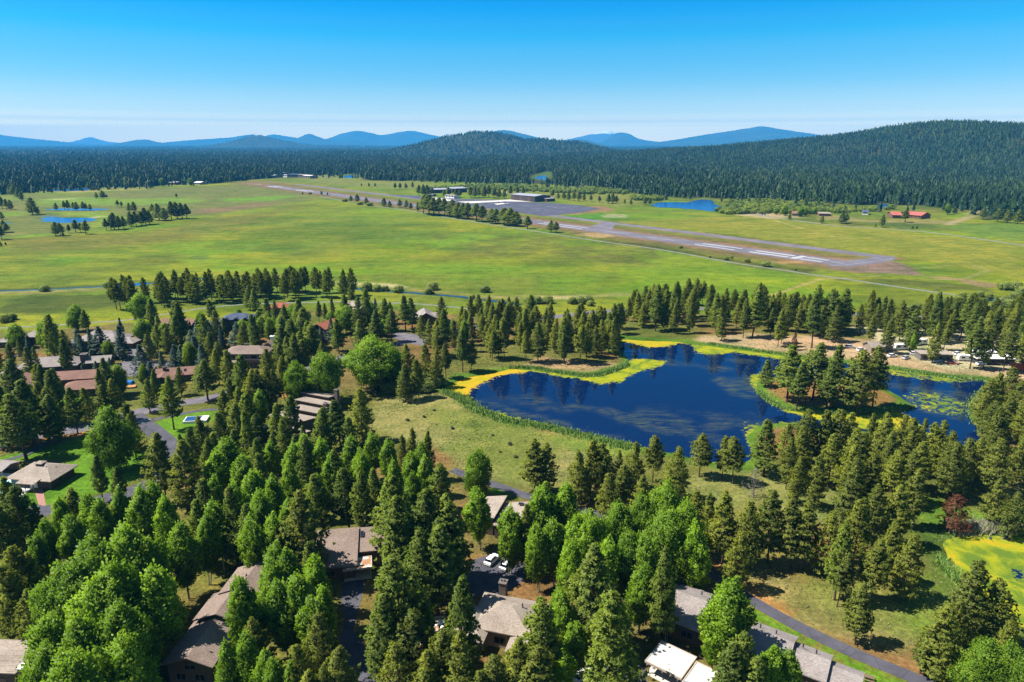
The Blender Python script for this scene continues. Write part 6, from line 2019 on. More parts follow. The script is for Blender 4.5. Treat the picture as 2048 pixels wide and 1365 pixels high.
tops('lodgepole', [(1978,760,17,1.15),(2000,747,18),(2030,737,18),(2045,762,17),(1990,800,15,1.2),(2022,792,15,1.2),(2060,780,16),(1972,790,13)], 'yellowish pine on the point at the right end of the pond', 'pines on the right point')
# --- island
tops('ponderosa', [(1536,720,12,1.15)], 'low round dark pine on the left tip of the island')
tops('ponderosa', [(1587,692,23,1.1)], 'leftmost tall pine on the island')
tops('ponderosa', [(1640,685,24,1.1)], 'tallest dark green pine in the middle of the island')
tops('ponderosa', [(1678,692,25,0.75)], 'slim pine on the near shore of the island')
tops('lodgepole', [(1732,704,24,1.2)], 'broad dark olive pine on the right part of the island')
tops('lodgepole', [(1764,696,24,1.0)], 'rightmost tall pine on the island')
tops('ponderosa', [(1605,725,19),(1665,728,18),(1710,732,18)], 'half hidden pine in the back row on the island', 'back row pines on the island')
# --- behind the pond
tops('aspen', [(893,636,15,0.8),(904,640,14,0.7),(928,640,16,0.8)], 'narrow bright green poplar left of the pine stand behind the pond', 'poplars behind the pond')
stand([(868,690),(920,672),(1000,662),(1080,660),(1160,664),(1228,672),(1236,706),(1222,736),(1160,744),(1105,738),(1060,730),(1010,730),(965,740),(915,748),(880,735)], 58, [('lodgepole', 0.86), ('ponderosa', 0.14)], {'lodgepole': 'slender olive pine on the far left bank', 'ponderosa': 'fuller green pine on the far left bank'}, 'stand on the far left bank', 3.6, 21, (0.8, 1.15), (0.8, 1.05))
tops('lodgepole', [(940,592,16),(955,590,16),(975,592,17),(1010,598,18),(1035,597,18),(1020,605,17),(1075,612,17),(1165,608,17,1.1),(1040,625,16)], 'taller pine at the meadow edge behind the left bank stand', 'back edge pines of the far left bank')
stand([(1245,664),(1290,640),(1420,642),(1560,650),(1700,652),(1820,662),(1940,672),(2060,682),(2070,745),(1960,745),(1850,735),(1740,708),(1600,700),(1500,692),(1420,680),(1330,672)], 68, [('lodgepole', 0.88), ('ponderosa', 0.12)], {'lodgepole': 'tall slim pine round the dirt site beyond the pond', 'ponderosa': 'greener full pine round the dirt site beyond the pond'}, 'wood beyond the pond', 4.4, 22, (0.85, 1.25), (0.75, 1.0))
stand([(1236,672),(1240,640),(1300,622),(1345,640),(1330,668),(1280,668)], 12, [('lodgepole', 1)], 'olive pine on the bank above the pond inlet', 'pines above the inlet', 4.0, 26)
tops('ponderosa', [(1672,580,24,1.1),(1690,577,24,1.05)], 'tall dark pine towering over the wood beyond the pond', 'tallest pines beyond the pond')
tops('lodgepole', [(1330,573,15),(1355,563,16,1.1),(1378,557,17,1.1),(1396,557,17),(1408,562,15)], 'dark pine of the meadow cluster above the pond inlet', 'meadow edge cluster')
tops('lodgepole', [(1430,577,15,0.7),(1453,578,16,0.9),(1488,580,16),(1525,570,17),(1585,588,15),(1560,582,14),(1610,590,15),(1745,600,15),(1760,595,15),(1785,598,16),(1640,588,16)], 'pine on the meadow side of the wood beyond the pond', 'meadow side pines')
stand([(1240,640),(1300,628),(1440,634),(1560,640),(1440,645),(1290,648)], 22, [('lodgepole', 1)], 'olive pine in the dense row along the road above the pond inlet', 'road row above the inlet', 3.6, 23, mass=True)
stand([(1500,636),(1700,645),(1850,652),(2060,664),(2070,690),(1900,680),(1700,665),(1520,655)], 26, [('lodgepole', 1)], 'olive pine in the deep wood behind the dirt site', 'wood behind the dirt site', 4.0, 24, mass=True)
stand([(1850,640),(2060,648),(2080,664),(1860,655)], 10, [('lodgepole', 1)], 'pine at the right edge between the creek and the dirt site', 'pines by the creek', 4.5, 25, (0.9, 1.2), mass=True)
tops('aspen', [(1832,668,10,0.9),(2052,672,14)], 'light green young tree at the dirt site beyond the pond', 'young trees at the dirt site')
tops('dead', [(1592,665,9,0.6)], 'thin rust-brown dead pine behind the island')
# --- left centre
tops('leafy', [(745,676,22,1.25)], 'broad yellowish leafy tree left of the dry field')
tops('leafy', [(640,710,20,0.85)], 'taller of the two vivid green round trees at left centre')
tops('leafy', [(604,728,17,0.8)], 'shorter of the two vivid green round trees at left centre')
tops('leafy', [(790,706,16,0.8),(720,700,14,0.8)], 'dark leafy tree beside the broad yellowish one', 'dark trees by the broad one')
tops('lodgepole', [(815,690,17),(850,690,17),(835,720,16),(870,700,16),(808,730,15),(890,690,15)], 'olive pine between the road and the left tip of the pond', 'pines at the left tip of the pond')
tops('willow', [(855,742,6,1.1),(872,750,5),(832,745,5.5),(800,760,5),(780,765,4.5),(850,765,4)], 'pale grey-green willow shrub at the left tip of the pond', 'willows at the left tip of the pond')
tops('ponderosa', [(675,800,17,1.15)], 'dark green rounded pine left of the dry field')
tops('lodgepole', [(718,778,19,1.1)], 'tall brownish pine on the left edge of the dry field')
tops('aspen', [(548,790,16,1.05)], 'light green poplar left of the stepped condominium roofs')
tops('ponderosa', [(570,840,15,0.9),(640,820,14,0.8),(608,850,13,0.8),(590,870,14),(540,870,13)], 'green pine in front of the stepped condominium roofs', 'pines before the stepped condominium')
tops('aspen', [(612,868,16,1.2),(585,890,16,1.1),(640,880,16,1.1),(700,876,16,1.2),(745,868,15,1.2),(775,880,16,1.1),(720,905,16),(840,890,16,1.1),(820,905,15),(660,910,16,1.2),(790,925,16),(855,915,16)], 'mid green aspen along the lower edge of the dry field', 'aspens below the dry field')
tops('lodgepole', [(823,862,15,0.8),(848,862,16,0.85),(805,870,14,0.8)], 'dark pointed pine at the lower edge of the dry field', 'pointed pines below the dry field')
tops('ponderosa', [(690,940,18),(640,950,18),(720,945,19),(780,950,18),(670,900,17,0.9),(870,930,18)], 'dark green conifer behind the centre stand below the dry field', 'conifers behind the centre stand')
tops('lodgepole', [(490,740,17),(510,738,17),(530,735,17),(548,740,16),(560,715,17),(580,712,17),(530,700,17),(555,690,17),(600,680,16),(570,675,16)], 'slim dark pine in the tight group above the stepped condominium', 'tight pine group at left centre')
tops('ponderosa', [(600,618,20,1.3),(580,640,20,1.2),(615,650,20,1.2),(560,650,19,1.1),(595,665,18,1.2)], 'deep green pine in the clump left of the red roof', 'deep green clump by the red roof')
tops('leafy', [(690,612,15,0.9),(600,612,13,0.9)], 'fresh green leafy tree near the red-roofed house', 'leafy trees near the red roof')
tops('ponderosa', [(735,598,18,1.1),(765,597,18,1.1),(750,620,18),(780,620,17),(720,640,17,1.1)], 'dark green full pine right of the red-roofed house', 'pines right of the red roof')
tops('ponderosa', [(822,597,17,1.15)], 'round-topped dark pine between the two grey roofs at the meadow')
tops('lodgepole', [(882,593,15,1.05),(700,566,12),(845,632,14),(860,640,14),(875,655,15)], 'dark pine standing apart near the meadow path', 'single pines near the meadow path')
stand([(228,628),(300,618),(420,610),(540,604),(640,600),(712,598),(705,588),(600,582),(480,586),(380,592),(300,598),(238,608)], 62, [('lodgepole', 1)], 'dark pine in the long row along the near edge of the meadow', 'long pine row by the meadow', 4.0, 31, (0.85, 1.15), (0.9, 1.15), mass=True)
tops('leafy', [(275,588,17,0.95)], 'big bright green tree rising in the pine row by the meadow')
tops('leafy', [(146,612,14,0.9),(85,642,15,0.9),(20,650,12)], 'leafy green tree beside the houses at far left', 'leafy trees at the left houses')
tops('lime', [(325,648,13,1.1)], 'yellow-green tree right of the cul-de-sac')
tops('lime', [(372,688,12,0.9),(385,695,10,0.8)], 'small lime tree among the blue spruces', 'lime trees among the spruces')
tops('lime', [(285,730,11,0.6)], 'yellow-topped narrow tree below the cul-de-sac')
tops('leafy', [(368,625,9,0.7)], 'small green tree before the brown roof at the meadow')
tops('dead', [(340,628,8,0.9)], 'orange-brown ornamental tree beside the brown roof at the meadow')
tops('spruce', [(238,652,16,1.0)], 'large blue spruce beside the long hipped roof')
tops('spruce', [(197,652,15,1.1),(178,656,14),(160,668,12)], 'dark green spruce in front of the long hipped roof', 'dark spruces at the hipped roof')
tops('spruce', [(150,660,11,0.9),(165,690,6),(180,700,6)], 'small bluish spruce left of the dark spruces', 'small bluish spruces')
tops('spruce', [(280,690,14,1.0),(310,720,12,0.9)], 'blue spruce on the edge of the cul-de-sac', 'spruces at the cul-de-sac')
tops('spruce', [(395,645,14),(415,640,14),(378,660,12),(345,690,11),(360,690,11),(400,690,12),(440,650,12,0.9),(470,645,12,1.1),(388,672,12)], 'dense spruce in the group left of the blue-roofed house', 'spruces by the blue roof')
tops('spruce', [(203,718,6),(215,716,7),(190,722,5),(123,728,4),(144,727,4),(162,726,4)], 'small blue spruce beside the long chimney roof', 'small spruces by the chimney roof')
tops('ponderosa', [(495,572,15),(508,580,14),(535,597,13),(548,600,13,0.8),(635,603,12,0.8),(650,607,11,0.8),(664,596,12,0.7),(420,600,13)], 'blue-green conifer between the pine row and the house roofs', 'conifers by the meadow houses')
tops('lime', [(520,635,10),(505,650,9),(515,622,7)], 'light green tree right of the blue-roofed house', 'light trees right of the blue roof')
tops('lodgepole', [(485,645,13,0.9),(125,660,12,0.9),(80,690,13,0.8),(40,690,14),(10,690,14),(35,680,10,0.7)], 'brownish conifer beside the left houses', 'brownish conifers at the houses')
tops('ponderosa', [(40,760,23,1.25),(10,720,20,1.1),(25,790,22,1.2),(-10,770,22,1.2)], 'big dark ponderosa at the left edge above the road', 'big ponderosas at the left edge')
tops('ponderosa', [(105,738,17),(138,775,17,1.15),(80,730,14,0.8),(195,738,15,0.9),(90,790,18,1.1),(40,738,13,0.7)], 'blue-green ponderosa in front of the brown roofs at the left', 'ponderosas before the brown roofs')
tops('lodgepole', [(225,760,16,1.0),(205,770,15),(70,728,14,0.9),(250,810,16,1.1),(258,830,15,0.9)], 'brown-green pine in front of the brown roofs at the left', 'brown-green pines before the roofs')
tops('ponderosa', [(332,752,20,0.8)], 'tall pine with bare lower trunk on the lawn by the crosswalk')
tops('ponderosa', [(405,718,17,1.25)], 'wide round-crowned pine above the main road')
tops('ponderosa', [(305,740,13,0.8),(355,735,12,0.8),(290,760,13,0.9)], 'conifer between the cul-de-sac and the main road', 'conifers above the main road')
tops('lodgepole', [(440,685,16,1.1),(455,700,16),(430,700,15),(460,760,16),(475,775,17,1.1),(445,780,15),(480,720,15)], 'olive pine left of the house with a balcony', 'olive pines near the balcony house')
tops('ponderosa', [(400,835,15),(440,825,16),(378,858,14),(420,870,14),(360,870,12,0.8),(470,810,17),(495,790,17,1.1),(510,830,15)], 'green pine right of the lawn with the blue cover', 'pines right of the small lawn')
# --- more of the street trees between the left houses
stand([(0,735),(60,712),(150,700),(300,690),(460,676),(620,668),(700,690),(690,740),(600,790),(480,820),(300,830),(120,880),(0,905)], 44, [('ponderosa', 0.45), ('lodgepole', 0.25), ('spruce', 0.2), ('lime', 0.1)],
      {'ponderosa': 'green garden pine of the left street', 'lodgepole': 'olive garden pine of the left street', 'spruce': 'garden spruce of the left street', 'lime': 'light green garden tree of the left street'}, 'left street trees', 5.0, 41, (0.6, 1.05), (0.9, 1.15))
stand([(120,668),(300,660),(560,640),(760,640),(860,660),(800,690),(640,700),(420,690),(200,690)], 30, [('ponderosa', 0.5), ('leafy', 0.25), ('spruce', 0.25)],
      {'ponderosa': 'green pine in the gardens below the meadow path', 'leafy': 'leafy tree in the gardens below the meadow path', 'spruce': 'spruce in the gardens below the meadow path'}, 'gardens below the meadow path', 5.5, 42, (0.55, 1.0), (0.9, 1.15))
stand([(420,880),(560,900),(700,930),(860,960),(900,1000),(880,1100),(760,1120),(640,1060),(520,1060),(420,1000)], 14, [('ponderosa', 0.6), ('aspen', 0.4)],
      {'ponderosa': 'dark pine filling the shade of the centre stand', 'aspen': 'aspen filling the shade of the centre stand'}, 'fill of the centre stand', 6.0, 43, (0.7, 0.95), (0.85, 1.0))
# --- meadow willows
bases('willow', [(215,575,10,1.0),(90,583,11),(10,645,14),(25,640,12),(735,582,16),(755,583,13),(770,580,10),(797,585,12),(858,586,12),(865,580,13),(735,575,8),(970,585,13),(945,598,9)], 'rounded pale willow shrub along the meadow creek', 'willows along the meadow creek')
bases('willow', [(1060,606,14),(1075,608,14),(1095,607,13),(1145,608,13),(1160,608,13),(1175,606,12),(1290,604,12),(1310,604,12),(1330,606,10),(1180,612,10),(1380,608,11),(1450,600,10)], 'yellow-green willow behind the pines between pond and meadow', 'willows on the meadow edge')
bases('willow', [(1865,612,10),(1890,606,12),(1915,604,12),(1925,594,9),(1945,598,12),(1960,594,11),(1980,596,9),(2010,580,14),(2030,582,16),(2045,590,16),(2030,600,14),(2012,575,10),(2000,612,16),(2020,616,16),(2045,620,18),(1985,620,10),(1820,622,9),(1850,620,9),(1835,617,9)], 'pale willow clump by the creek at the right edge', 'willows by the right creek')
bases('willow', [(1532,534,10,1.2),(1495,525,7),(1452,521,6),(1463,517,4),(1361,497,5),(1420,516,4),(1590,541,4)], 'green bush beside the track along the runway', 'bushes beside the runway track')
bases('ponderosa', [(847,428,38,.8),(858,430,40),(868,432,36,1.1),(878,432,36),(836,424,20,.7)], 'pine in the first clump along the runway track', 'first clump on the runway track')
bases('ponderosa', [(890,433,36,1.0),(905,434,34,1.1),(916,437,32),(926,438,32),(936,439,33,1.1)], 'pine in the second clump of the row along the runway track', 'second clump on the runway track')
bases('ponderosa', [(953,443,36,1.1),(964,444,32,1.1)], 'pine in the third, tight round clump along the runway track', 'third clump on the runway track')
bases('ponderosa', [(984,447,29,1.1),(991,448,30,1.1)], 'pine in the small fourth clump along the runway track', 'fourth clump on the runway track')
bases('ponderosa', [(1008,450,34,1.1),(1020,452,36,1.1),(1032,453,30,1.1),(1040,454,18)], 'pine in the broad fifth clump along the runway track', 'fifth clump on the runway track')
bases('ponderosa', [(1055,458,26,1.1)], 'single round pine beside the runway track')
bases('ponderosa', [(1102,465,24,1.0),(1112,466,22,1.0)], 'pine of the last pair on the runway track', 'last pair on the runway track')
bases('ponderosa', [(702,405,14),(715,405,16),(733,410,15),(768,414,18),(780,416,14),(800,415,16),(812,417,17),(822,420,14),(605,390,6),(643,390,8),(655,391,6)], 'small dark pine far along the runway track', 'small pines far along the runway track')
bases('willow', [(690,404,6,1.5),(720,410,6,1.5),(740,412,6,1.5),(620,389,4,1.6)], 'low green bush far along the runway track', 'low bushes far along the track')
# --- left meadow groups and golf course
bases('ponderosa', [(112,472,28,1.1),(122,472,26,1.1),(126,476,12),(138,467,18),(152,466,26),(162,466,20),(172,469,28)], 'dark pine in the small group below the golf pond', 'group below the golf pond')
bases('ponderosa', [(213,461,24),(222,460,30),(229,460,34),(238,460,28),(248,458,26)], 'dark pine in the left clump of the meadow tree line', 'meadow tree line, left clump')
bases('ponderosa', [(263,454,30),(273,453,30),(284,451,28),(292,450,34),(300,449,28)], 'dark pine in the middle clump of the meadow tree line', 'meadow tree line, middle clump')
bases('ponderosa', [(305,428,20),(319,441,34),(330,442,26),(343,439,36),(355,438,34),(365,438,32),(374,438,30)], 'dark pine in the right clump of the meadow tree line', 'meadow tree line, right clump')
bases('ponderosa', [(258,424,18),(268,424,20),(235,414,14),(243,415,12)], 'pine pair behind the meadow tree line', 'pines behind the meadow tree line')
bases('ponderosa', [(66,430,34,1.1)], 'big dark pine left of the blue golf pond')
bases('ponderosa', [(76,430,14)], 'small dark pine at the foot of the big one by the golf pond')
bases('ponderosa', [(112,421,15),(130,420,18),(137,420,20),(147,421,16),(153,421,17),(166,421,18),(172,421,15),(181,421,13)], 'pine on the strip between golf pond and fairway', 'pines behind the golf pond')
bases('ponderosa', [(5,418,26),(14,420,22),(22,420,20),(4,440,16),(10,465,24),(4,480,28),(14,466,20),(2,494,12),(12,492,8)], 'dark pine at the left frame edge on the meadow', 'meadow pines at the left edge')
bases('ponderosa', [(22,390,20),(30,394,24),(38,398,22),(44,402,18),(28,384,22),(8,388,16)], 'dark pine in the diagonal group at the far left', 'diagonal group at the far left')
bases('ponderosa', [(193,397,12),(204,397,16),(208,397,14),(214,397,8),(353,396,9),(88,378,18),(111,382,8),(147,380,14),(178,378,14),(230,374,18),(256,376,22),(262,377,20),(283,375,18)], 'small dark pine scattered over the golf course', 'scattered golf course pines')
bases('leafy', [(160,372,18),(190,370,16),(325,373,16),(382,372,15),(366,358,10),(300,370,14)], 'rounded leafy tree on the far side of the golf course', 'leafy trees on the golf course')
bases('ponderosa', [(428,364,10),(436,364,11),(444,365,11),(452,365,11),(462,366,12)], 'dark pine in the short row left of the runway end', 'short row left of the runway end')
bases('ponderosa', [(838,392,22),(846,393,24),(855,392,22),(864,392,18),(888,393,14),(897,392,18),(912,396,18),(920,395,15),(942,396,22),(950,397,22),(958,396,20),(968,396,24),(978,396,25),(988,397,22),(998,397,20),(1008,398,20),(1020,392,20),(1035,392,18),(1046,390,16)], 'dark pine among the airfield buildings', 'pines among the airfield buildings')
bases('ponderosa', [(1104,396,16),(1116,398,12),(1128,399,16),(1138,401,18),(1148,402,18),(1157,403,20),(1168,402,14),(1182,404,14),(1199,406,14),(1216,408,20),(1225,407,20),(1233,407,16),(1249,408,10),(1261,410,12),(1290,410,16),(1300,410,14)], 'dark pine right of the brown hangar', 'pines right of the hangar')
bases('ponderosa', [(723,373,6),(738,374,8),(750,374,8),(790,380,14),(800,380,14),(812,379,13),(825,376,12)], 'small pine beside the taxiway far left', 'small pines beside the taxiway')
bases('ponderosa', [(1579,440,12,1.1),(1643,447,15,1.1),(1683,448,22,1.2),(1692,447,20,1.2),(1763,455,26,0.9),(1751,456,8),(1810,445,26,1.2)], 'dark round pine in the paddocks by the stables', 'paddock pines')
bases('leafy', [(1552,430,14),(1570,432,20,1.0),(1600,434,20,1.0),(1610,432,16),(1628,430,13),(1896,430,22,1.0),(1825,458,7),(1833,458,7)], 'leafy green tree near the stables', 'leafy trees near the stables')
bases('ponderosa', [(1965,440,24),(1995,444,26),(2015,446,26),(2035,448,28),(2050,448,24)], 'dark pine at the right edge behind the paddocks', 'pines at the right edge of the paddocks')
# --- river willow thicket and the rest of the far trees: a mass
def thicket(polys, dens, h, seed):
    r = np.random.default_rng(seed)
    out = []
    for poly in polys:
        P = np.array(GP(poly))
        A = 0.5 * abs(np.dot(P[:, 0], np.roll(P[:, 1], 1)) - np.dot(P[:, 1], np.roll(P[:, 0], 1)))
        n = int(A * dens)
        X = r.uniform(P[:, 0].min(), P[:, 0].max(), n * 3)
        Y = r.uniform(P[:, 1].min(), P[:, 1].max(), n * 3)
        k = sdf(X, Y, P) < 0
        for q in RIVER_POLYS:
            k &= sdf(X, Y, q) > 3
        out.append(np.stack([X[k], Y[k]], 1)[:n])
    return np.concatenate(out)
tp = thicket([[(1430,424),(1470,415),(1560,414),(1640,420),(1700,424),(1760,420),(1800,418),(1740,426),(1600,430),(1500,428),(1455,430)],
              [(1450,408),(1520,402),(1600,408),(1660,414),(1600,418),(1500,416),(1455,414)],
              [(830,380),(900,376),(960,372),(1050,374),(1110,380),(1180,382),(1240,388),(1180,390),(1060,384),(960,380)],
              [(1260,395),(1340,397),(1330,402),(1270,402)], [(135,352),(170,356),(200,362),(190,366),(150,360)], [(1160,376),(1260,384),(1250,390),(1170,384)]], 0.012, 4, 51)
fl = [bpy.data.objects.new('far_bush', gen_leafy(950 + k, 1.0, 0.0, 0.75, 60, 9, 0.22, 'farleaf', 'greybark', 1, 0.1, 0.02, 0.2, 0.0, 0.55)[1]) for k in range(3)]
z = np.full(len(tp), 0.0)
hh = rng.uniform(3.0, 6.5, len(tp))
scatter_object('willow_thicket', np.c_[tp, z], np.stack([hh, hh, hh], 1), fl, 'pale yellow-green willow thicket along the river bends', 'shrubs')
# loose conifers in front of the forest edge
lp = thicket([[(0,384),(100,376),(300,366),(420,364),(420,370),(300,378),(120,386),(0,392)], [(1260,386),(1440,400),(1600,414),(1760,422),(1950,420),(2060,432),(2060,446),(1960,438),(1840,424),(1700,428),(1500,414),(1300,398)],
              [(480,350),(760,346),(960,362),(1100,366),(1240,380),(1160,380),(960,372),(760,360),(640,356)]], 0.0020, 1, 52)
keep_ = np.array([clear(a, b) for a, b in lp])
lp = lp[keep_]
hh = rng.uniform(10, 20, len(lp))
ww = hh * rng.uniform(1.0, 1.5, len(lp))
scatter_object('forest_fringe', np.c_[lp, np.zeros(len(lp))], np.stack([ww, ww, hh], 1), FP, 'loose dark conifers along the near edge of the forest', 'trees')

def joined(tr, cr, H):
    """trunk and crown of one pine as one mesh of unit height"""
    v = [], 0
    vs, fs, mi = [], [], []
    off = 0
    for k, me in enumerate((tr, cr)):
        co = np.empty(len(me.vertices) * 3, np.float32)
        me.vertices.foreach_get('co', co)
        vs.append(co.reshape(-1, 3))
        for p in me.polygons:
            fs.append(tuple(off + i for i in p.vertices))
            mi.append(k)
        off += len(me.vertices)
    me = bpy.data.meshes.new('pine')
    me.from_pydata(np.concatenate(vs).tolist(), [], fs)
    me.materials.append(tr.materials[0])
    me.materials.append(cr.materials[0])
    me.polygons.foreach_set('material_index', np.array(mi, np.int32))
    me.update()
    return bpy.data.objects.new('pine', me)
JP = [joined(*PR['lodgepole'][k]) for k in (0, 1, 3)]
if MASS:
    ma = np.array(MASS)
    sv = np.stack([ma[:, 2] / 17 * ma[:, 3], ma[:, 2] / 17 * ma[:, 3], ma[:, 2] / 17], 1)
    scatter_object('pine_wood', np.c_[ma[:, :2], np.zeros(len(ma))], sv, JP, 'farther olive pines in rows along the meadow edge and behind the dirt site', 'trees')
# tell the members of small groups apart by their order across the view
ORD = ['second', 'third', 'fourth', 'fifth', 'sixth', 'seventh', 'eighth', 'ninth', 'tenth', 'eleventh', 'twelfth', 'thirteenth', 'fourteenth', 'fifteenth', 'sixteenth', 'seventeenth', 'eighteenth', 'nineteenth', 'twentieth', 'twenty-first', 'twenty-second', 'twenty-third', 'twenty-fourth', 'twenty-fifth']
def across(o):
    d = o.location.y * CP + (CAM_Z - o.scale[2] * 17) * SP
    return o.location.x / d
by = {}
for o in bpy.data.objects:
    if o.parent is None and 'label' in o.keys() and 'group' in o.keys() and o.get('category') in ('tree', 'shrub'):
        by.setdefault((o['label'], o['group']), []).append(o)
for (lb, gp), os_ in by.items():
    n = len(os_)
    if n < 2:
        continue
    rows = 1 if n <= 12 else min(4, -(-n // 18))
    os_.sort(key=lambda o: o.location.y)
    parts_ = np.array_split(np.arange(n), rows)
    nm = {1: [''], 2: ['front row, ', 'back row, '], 3: ['front row, ', 'middle row, ', 'back row, '], 4: ['front row, ', 'second row, ', 'third row, ', 'back row, ']}[rows]
    for q, ix in enumerate(parts_):
        row = sorted((os_[i] for i in ix), key=across)
        m = len(row)
        for k, o in enumerate(row):
            w = ('left one', 'right one')[k] if m == 2 else 'leftmost' if k == 0 else 'rightmost' if k == m - 1 else ORD[k - 1] + ' from left'
            o['label'] = lb + ', ' + nm[q] + w
# ------------------------------------------------------------------ reeds, tussocks and other ground cover
m_reed, nt, bs = new_mat('reeds')
nn = noise(nt, 0.35, 4.0, 0.6, position(nt))
nt.links.new(ramp(nt, nn, ((0.35, (0.110, 0.230, 0.030)), (0.6, (0.190, 0.290, 0.050)), (0.75, (0.330, 0.320, 0.110)))), bs.inputs['Base Color'])
bs.inputs['Roughness'].default_value = 0.7
m_cat, nt, bs = new_mat('pale_cattails')
nn = noise(nt, 0.8, 4.0, 0.6, position(nt))
nt.links.new(ramp(nt, nn, ((0.35, (0.120, 0.150, 0.045)), (0.55, (0.340, 0.320, 0.210)), (0.8, (0.500, 0.470, 0.360)))), bs.inputs['Base Color'])
m_tuft, nt, bs = new_mat('dry_tussocks')
nn = noise(nt, 0.12, 4.0, 0.6, position(nt))
nt.links.new(ramp(nt, nn, ((0.35, (0.110, 0.145, 0.035)), (0.55, (0.190, 0.185, 0.070)), (0.75, (0.280, 0.240, 0.120)))), bs.inputs['Base Color'])
bs.inputs['Roughness'].default_value = 0.8

def blade_field(name, X, Y, Z, h, w, mat, label, cat, k=2, lean=0.35, seed=0):
    r = np.random.default_rng(seed)
    n = len(X) * k
    b = np.repeat(np.stack([X, Y, Z], 1), k, 0) + np.c_[r.normal(size=(n, 2)) * w * 1.2, np.zeros(n)]
    hh = np.repeat(h, k) * r.uniform(0.6, 1.2, n)
    a = r.uniform(0, 6.283, n)
    s = np.stack([np.cos(a), np.sin(a), np.zeros(n)], 1) * (w * r.uniform(.6, 1.3, n))[:, None]
    tip = b + np.stack([r.normal(size=n) * lean * hh, r.normal(size=n) * lean * hh, hh], 1)
    v = np.stack([b - s, b + s, tip], 1).reshape(-1, 3)
    f = np.arange(n * 3).reshape(n, 3)
    return tag(link(bpy.data.objects.new(name, np_mesh(name, v, f, mat))), label, cat, kind='stuff')

def along(ptspx, width, n, seed):
    ln = np.array(spline(GP(ptspx), 8))
    r = np.random.default_rng(seed)
    i = r.uniform(0, len(ln) - 1.001, n)
    k = i.astype(int)
    p = ln[k] + (ln[k + 1] - ln[k]) * (i - k)[:, None]
    p = p + r.normal(size=(n, 2)) * width * 0.4
    return p[:, 0], p[:, 1]
SW_SHORE = [(893,783),(925,797),(945,812),(1000,836),(1060,847),(1105,856),(1166,870),(1227,886),(1262,893)]
X1, Y1 = along(SW_SHORE, 4.2, 4200, 1)
X2, Y2 = along([(1984,776),(1955,803),(1955,829),(1970,852),(2000,872)], 3.6, 2200, 2)
X3, Y3 = along([(1518,784),(1552,809),(1602,821),(1663,824),(1716,824),(1795,820),(1824,811)], 1.6, 2000, 3)
X4, Y4 = along([(1020,735),(1065,736),(1105,742),(1166,750),(1205,747),(1233,738),(1258,728)], 2.0, 1800, 4)
X5, Y5 = along([(1420,688),(1504,700),(1615,716)], 1.6, 1100, 5)
X6, Y6 = along([(1786,736),(1843,745),(1906,754),(1976,758)], 2.4, 1500, 6)
X7, Y7 = along([(1886,1118),(1905,1146),(1935,1178),(1963,1218)], 2.2, 900, 7)
RX, RY = np.concatenate([X1, X2, X3, X4, X5, X6, X7]), np.concatenate([Y1, Y2, Y3, Y4, Y5, Y6, Y7])
RZ = ground_h(RX, RY)
blade_field('reeds', RX, RY, np.maximum(RZ, WATER_Z - .1), np.full(len(RX), 0.95), 0.2, m_reed, 'green reeds fringing the pond shores', 'reeds', 2, 0.25, 8)
X1, Y1 = along([(1905,1061),(1950,1056),(2000,1056),(2060,1060)], 3.0, 1500, 9)
X2, Y2 = along([(1958,800),(1955,815),(1962,840),(1985,866)], 2.0, 700, 10)
RX, RY = np.concatenate([X1, X2]), np.concatenate([Y1, Y2])
blade_field('cattails', RX, RY, ground_h(RX, RY), np.full(len(RX), 1.5), 0.2, m_cat, 'pale dry cattails above the yellow algae pond and on the right point', 'cattails', 2, 0.25, 11)
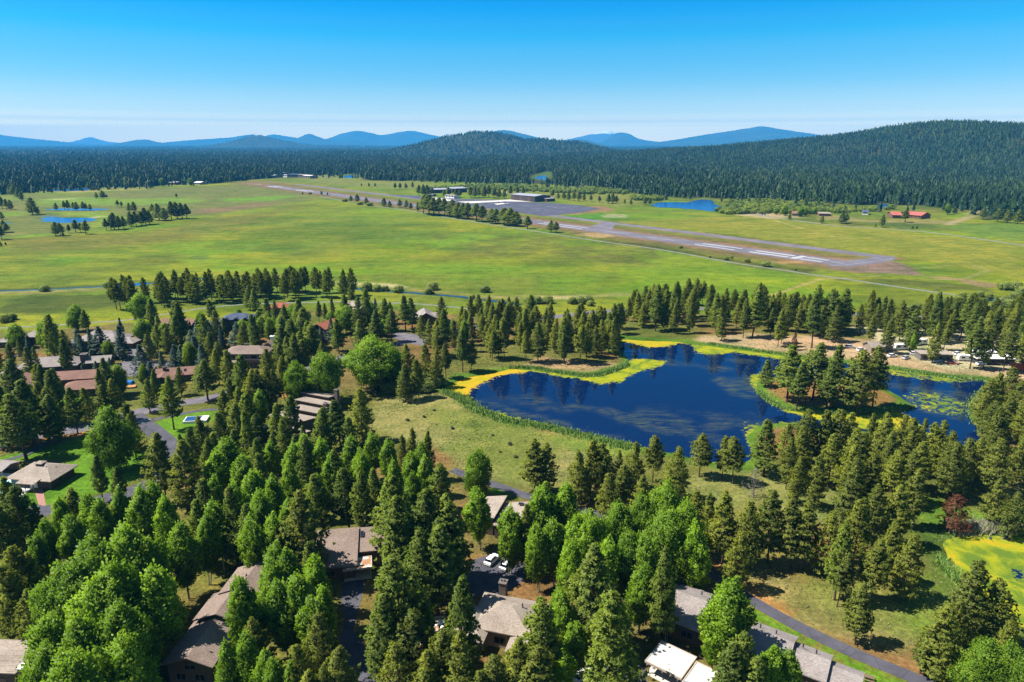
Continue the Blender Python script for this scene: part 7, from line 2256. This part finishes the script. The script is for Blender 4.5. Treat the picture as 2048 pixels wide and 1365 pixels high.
# tussocks over the open rough grass
r = np.random.default_rng(77)
n = 60000
Y = np.sqrt(r.uniform(100 ** 2, 330 ** 2, n))
X = Y * r.uniform(-0.85, 0.9, n)
ok = np.ones(n, bool)
for p in KEEP:
    ok &= sdf(X, Y, p) > 1.0
for ln, w in KLINES:
    ok &= pdist(X, Y, ln) > w
for p in ([(298,850),(330,838),(400,822),(445,820),(440,836),(400,850),(392,870),(372,890),(352,892),(320,870)], [(-30,925),(40,905),(110,890),(170,872),(240,882),(290,900),(300,925),(270,960),(210,985),(130,1000),(90,1012),(40,1020),(0,1000)], [(1490,1212),(1510,1212),(1600,1262),(1660,1290),(1780,1345),(1830,1370),(1840,1395),(1740,1400),(1680,1330),(1640,1300),(1580,1275),(1500,1240)]):
    ok &= sdf(X, Y, GP(p)) > 0.5
ok &= fbm(X, Y, 22, 3, 91) > 0.42
X, Y = X[ok], Y[ok]
blade_field('tussocks', X, Y, ground_h(X, Y) - .03, r.uniform(0.22, 0.55, len(X)), 0.16, m_tuft, 'dry grass tussocks over the rough ground between the trees', 'grass', 2, 0.5, 12)
# dark sagebrush in the dry field
sg = [(1000,905),(985,872),(1032,915),(1020,890),(815,842),(848,835),(868,822),(905,858)]
m_sage = leaf_mat('sagebrush', (0.060, 0.075, 0.050), (0.110, 0.125, 0.085), 0.2, 0.2)
M['sage'] = m_sage
PR['sage'] = [gen_leafy(620 + k, 1.0, 0.0, 0.8, 40, 14, 0.2, 'sage', 'greybark', 3, 0.1, 0.04, 0.2, 0.0, 0.5) for k in range(2)]
NAMES['sage'] = 'sagebrush'
sg = sorted(sg)
for k, (a, b) in enumerate(sg):
    x, y = G(a, b)
    o = tree('sage', x, y, random.uniform(0.5, 0.95), 1.1, ('leftmost' if k == 0 else 'rightmost' if k == len(sg) - 1 else ORD[k - 1] + ' from left') + ' dark sagebrush on the dry field', 'sagebrush on the dry field', None, 0.0)
    o['category'] = 'shrub'
# ------------------------------------------------------------------ the air
m_haze = bpy.data.materials.new('haze')
m_haze.use_nodes = True
nt = m_haze.node_tree
for n in list(nt.nodes):
    nt.nodes.remove(n)
out = nt.nodes.new('ShaderNodeOutputMaterial')
pv = nt.nodes.new('ShaderNodeVolumePrincipled')
pv.inputs['Color'].default_value = (0.06, 0.47, 1.0, 1)
pv.inputs['Density'].default_value = 5.2e-5
pv.inputs['Anisotropy'].default_value = 0.0
nt.links.new(pv.outputs[0], out.inputs['Volume'])
hz = MB().box(-34500, 34500, -900, 34500, -8, 860).build('haze', m_haze)
tag(hz, 'thin blue haze filling the valley air', 'haze', kind='stuff')
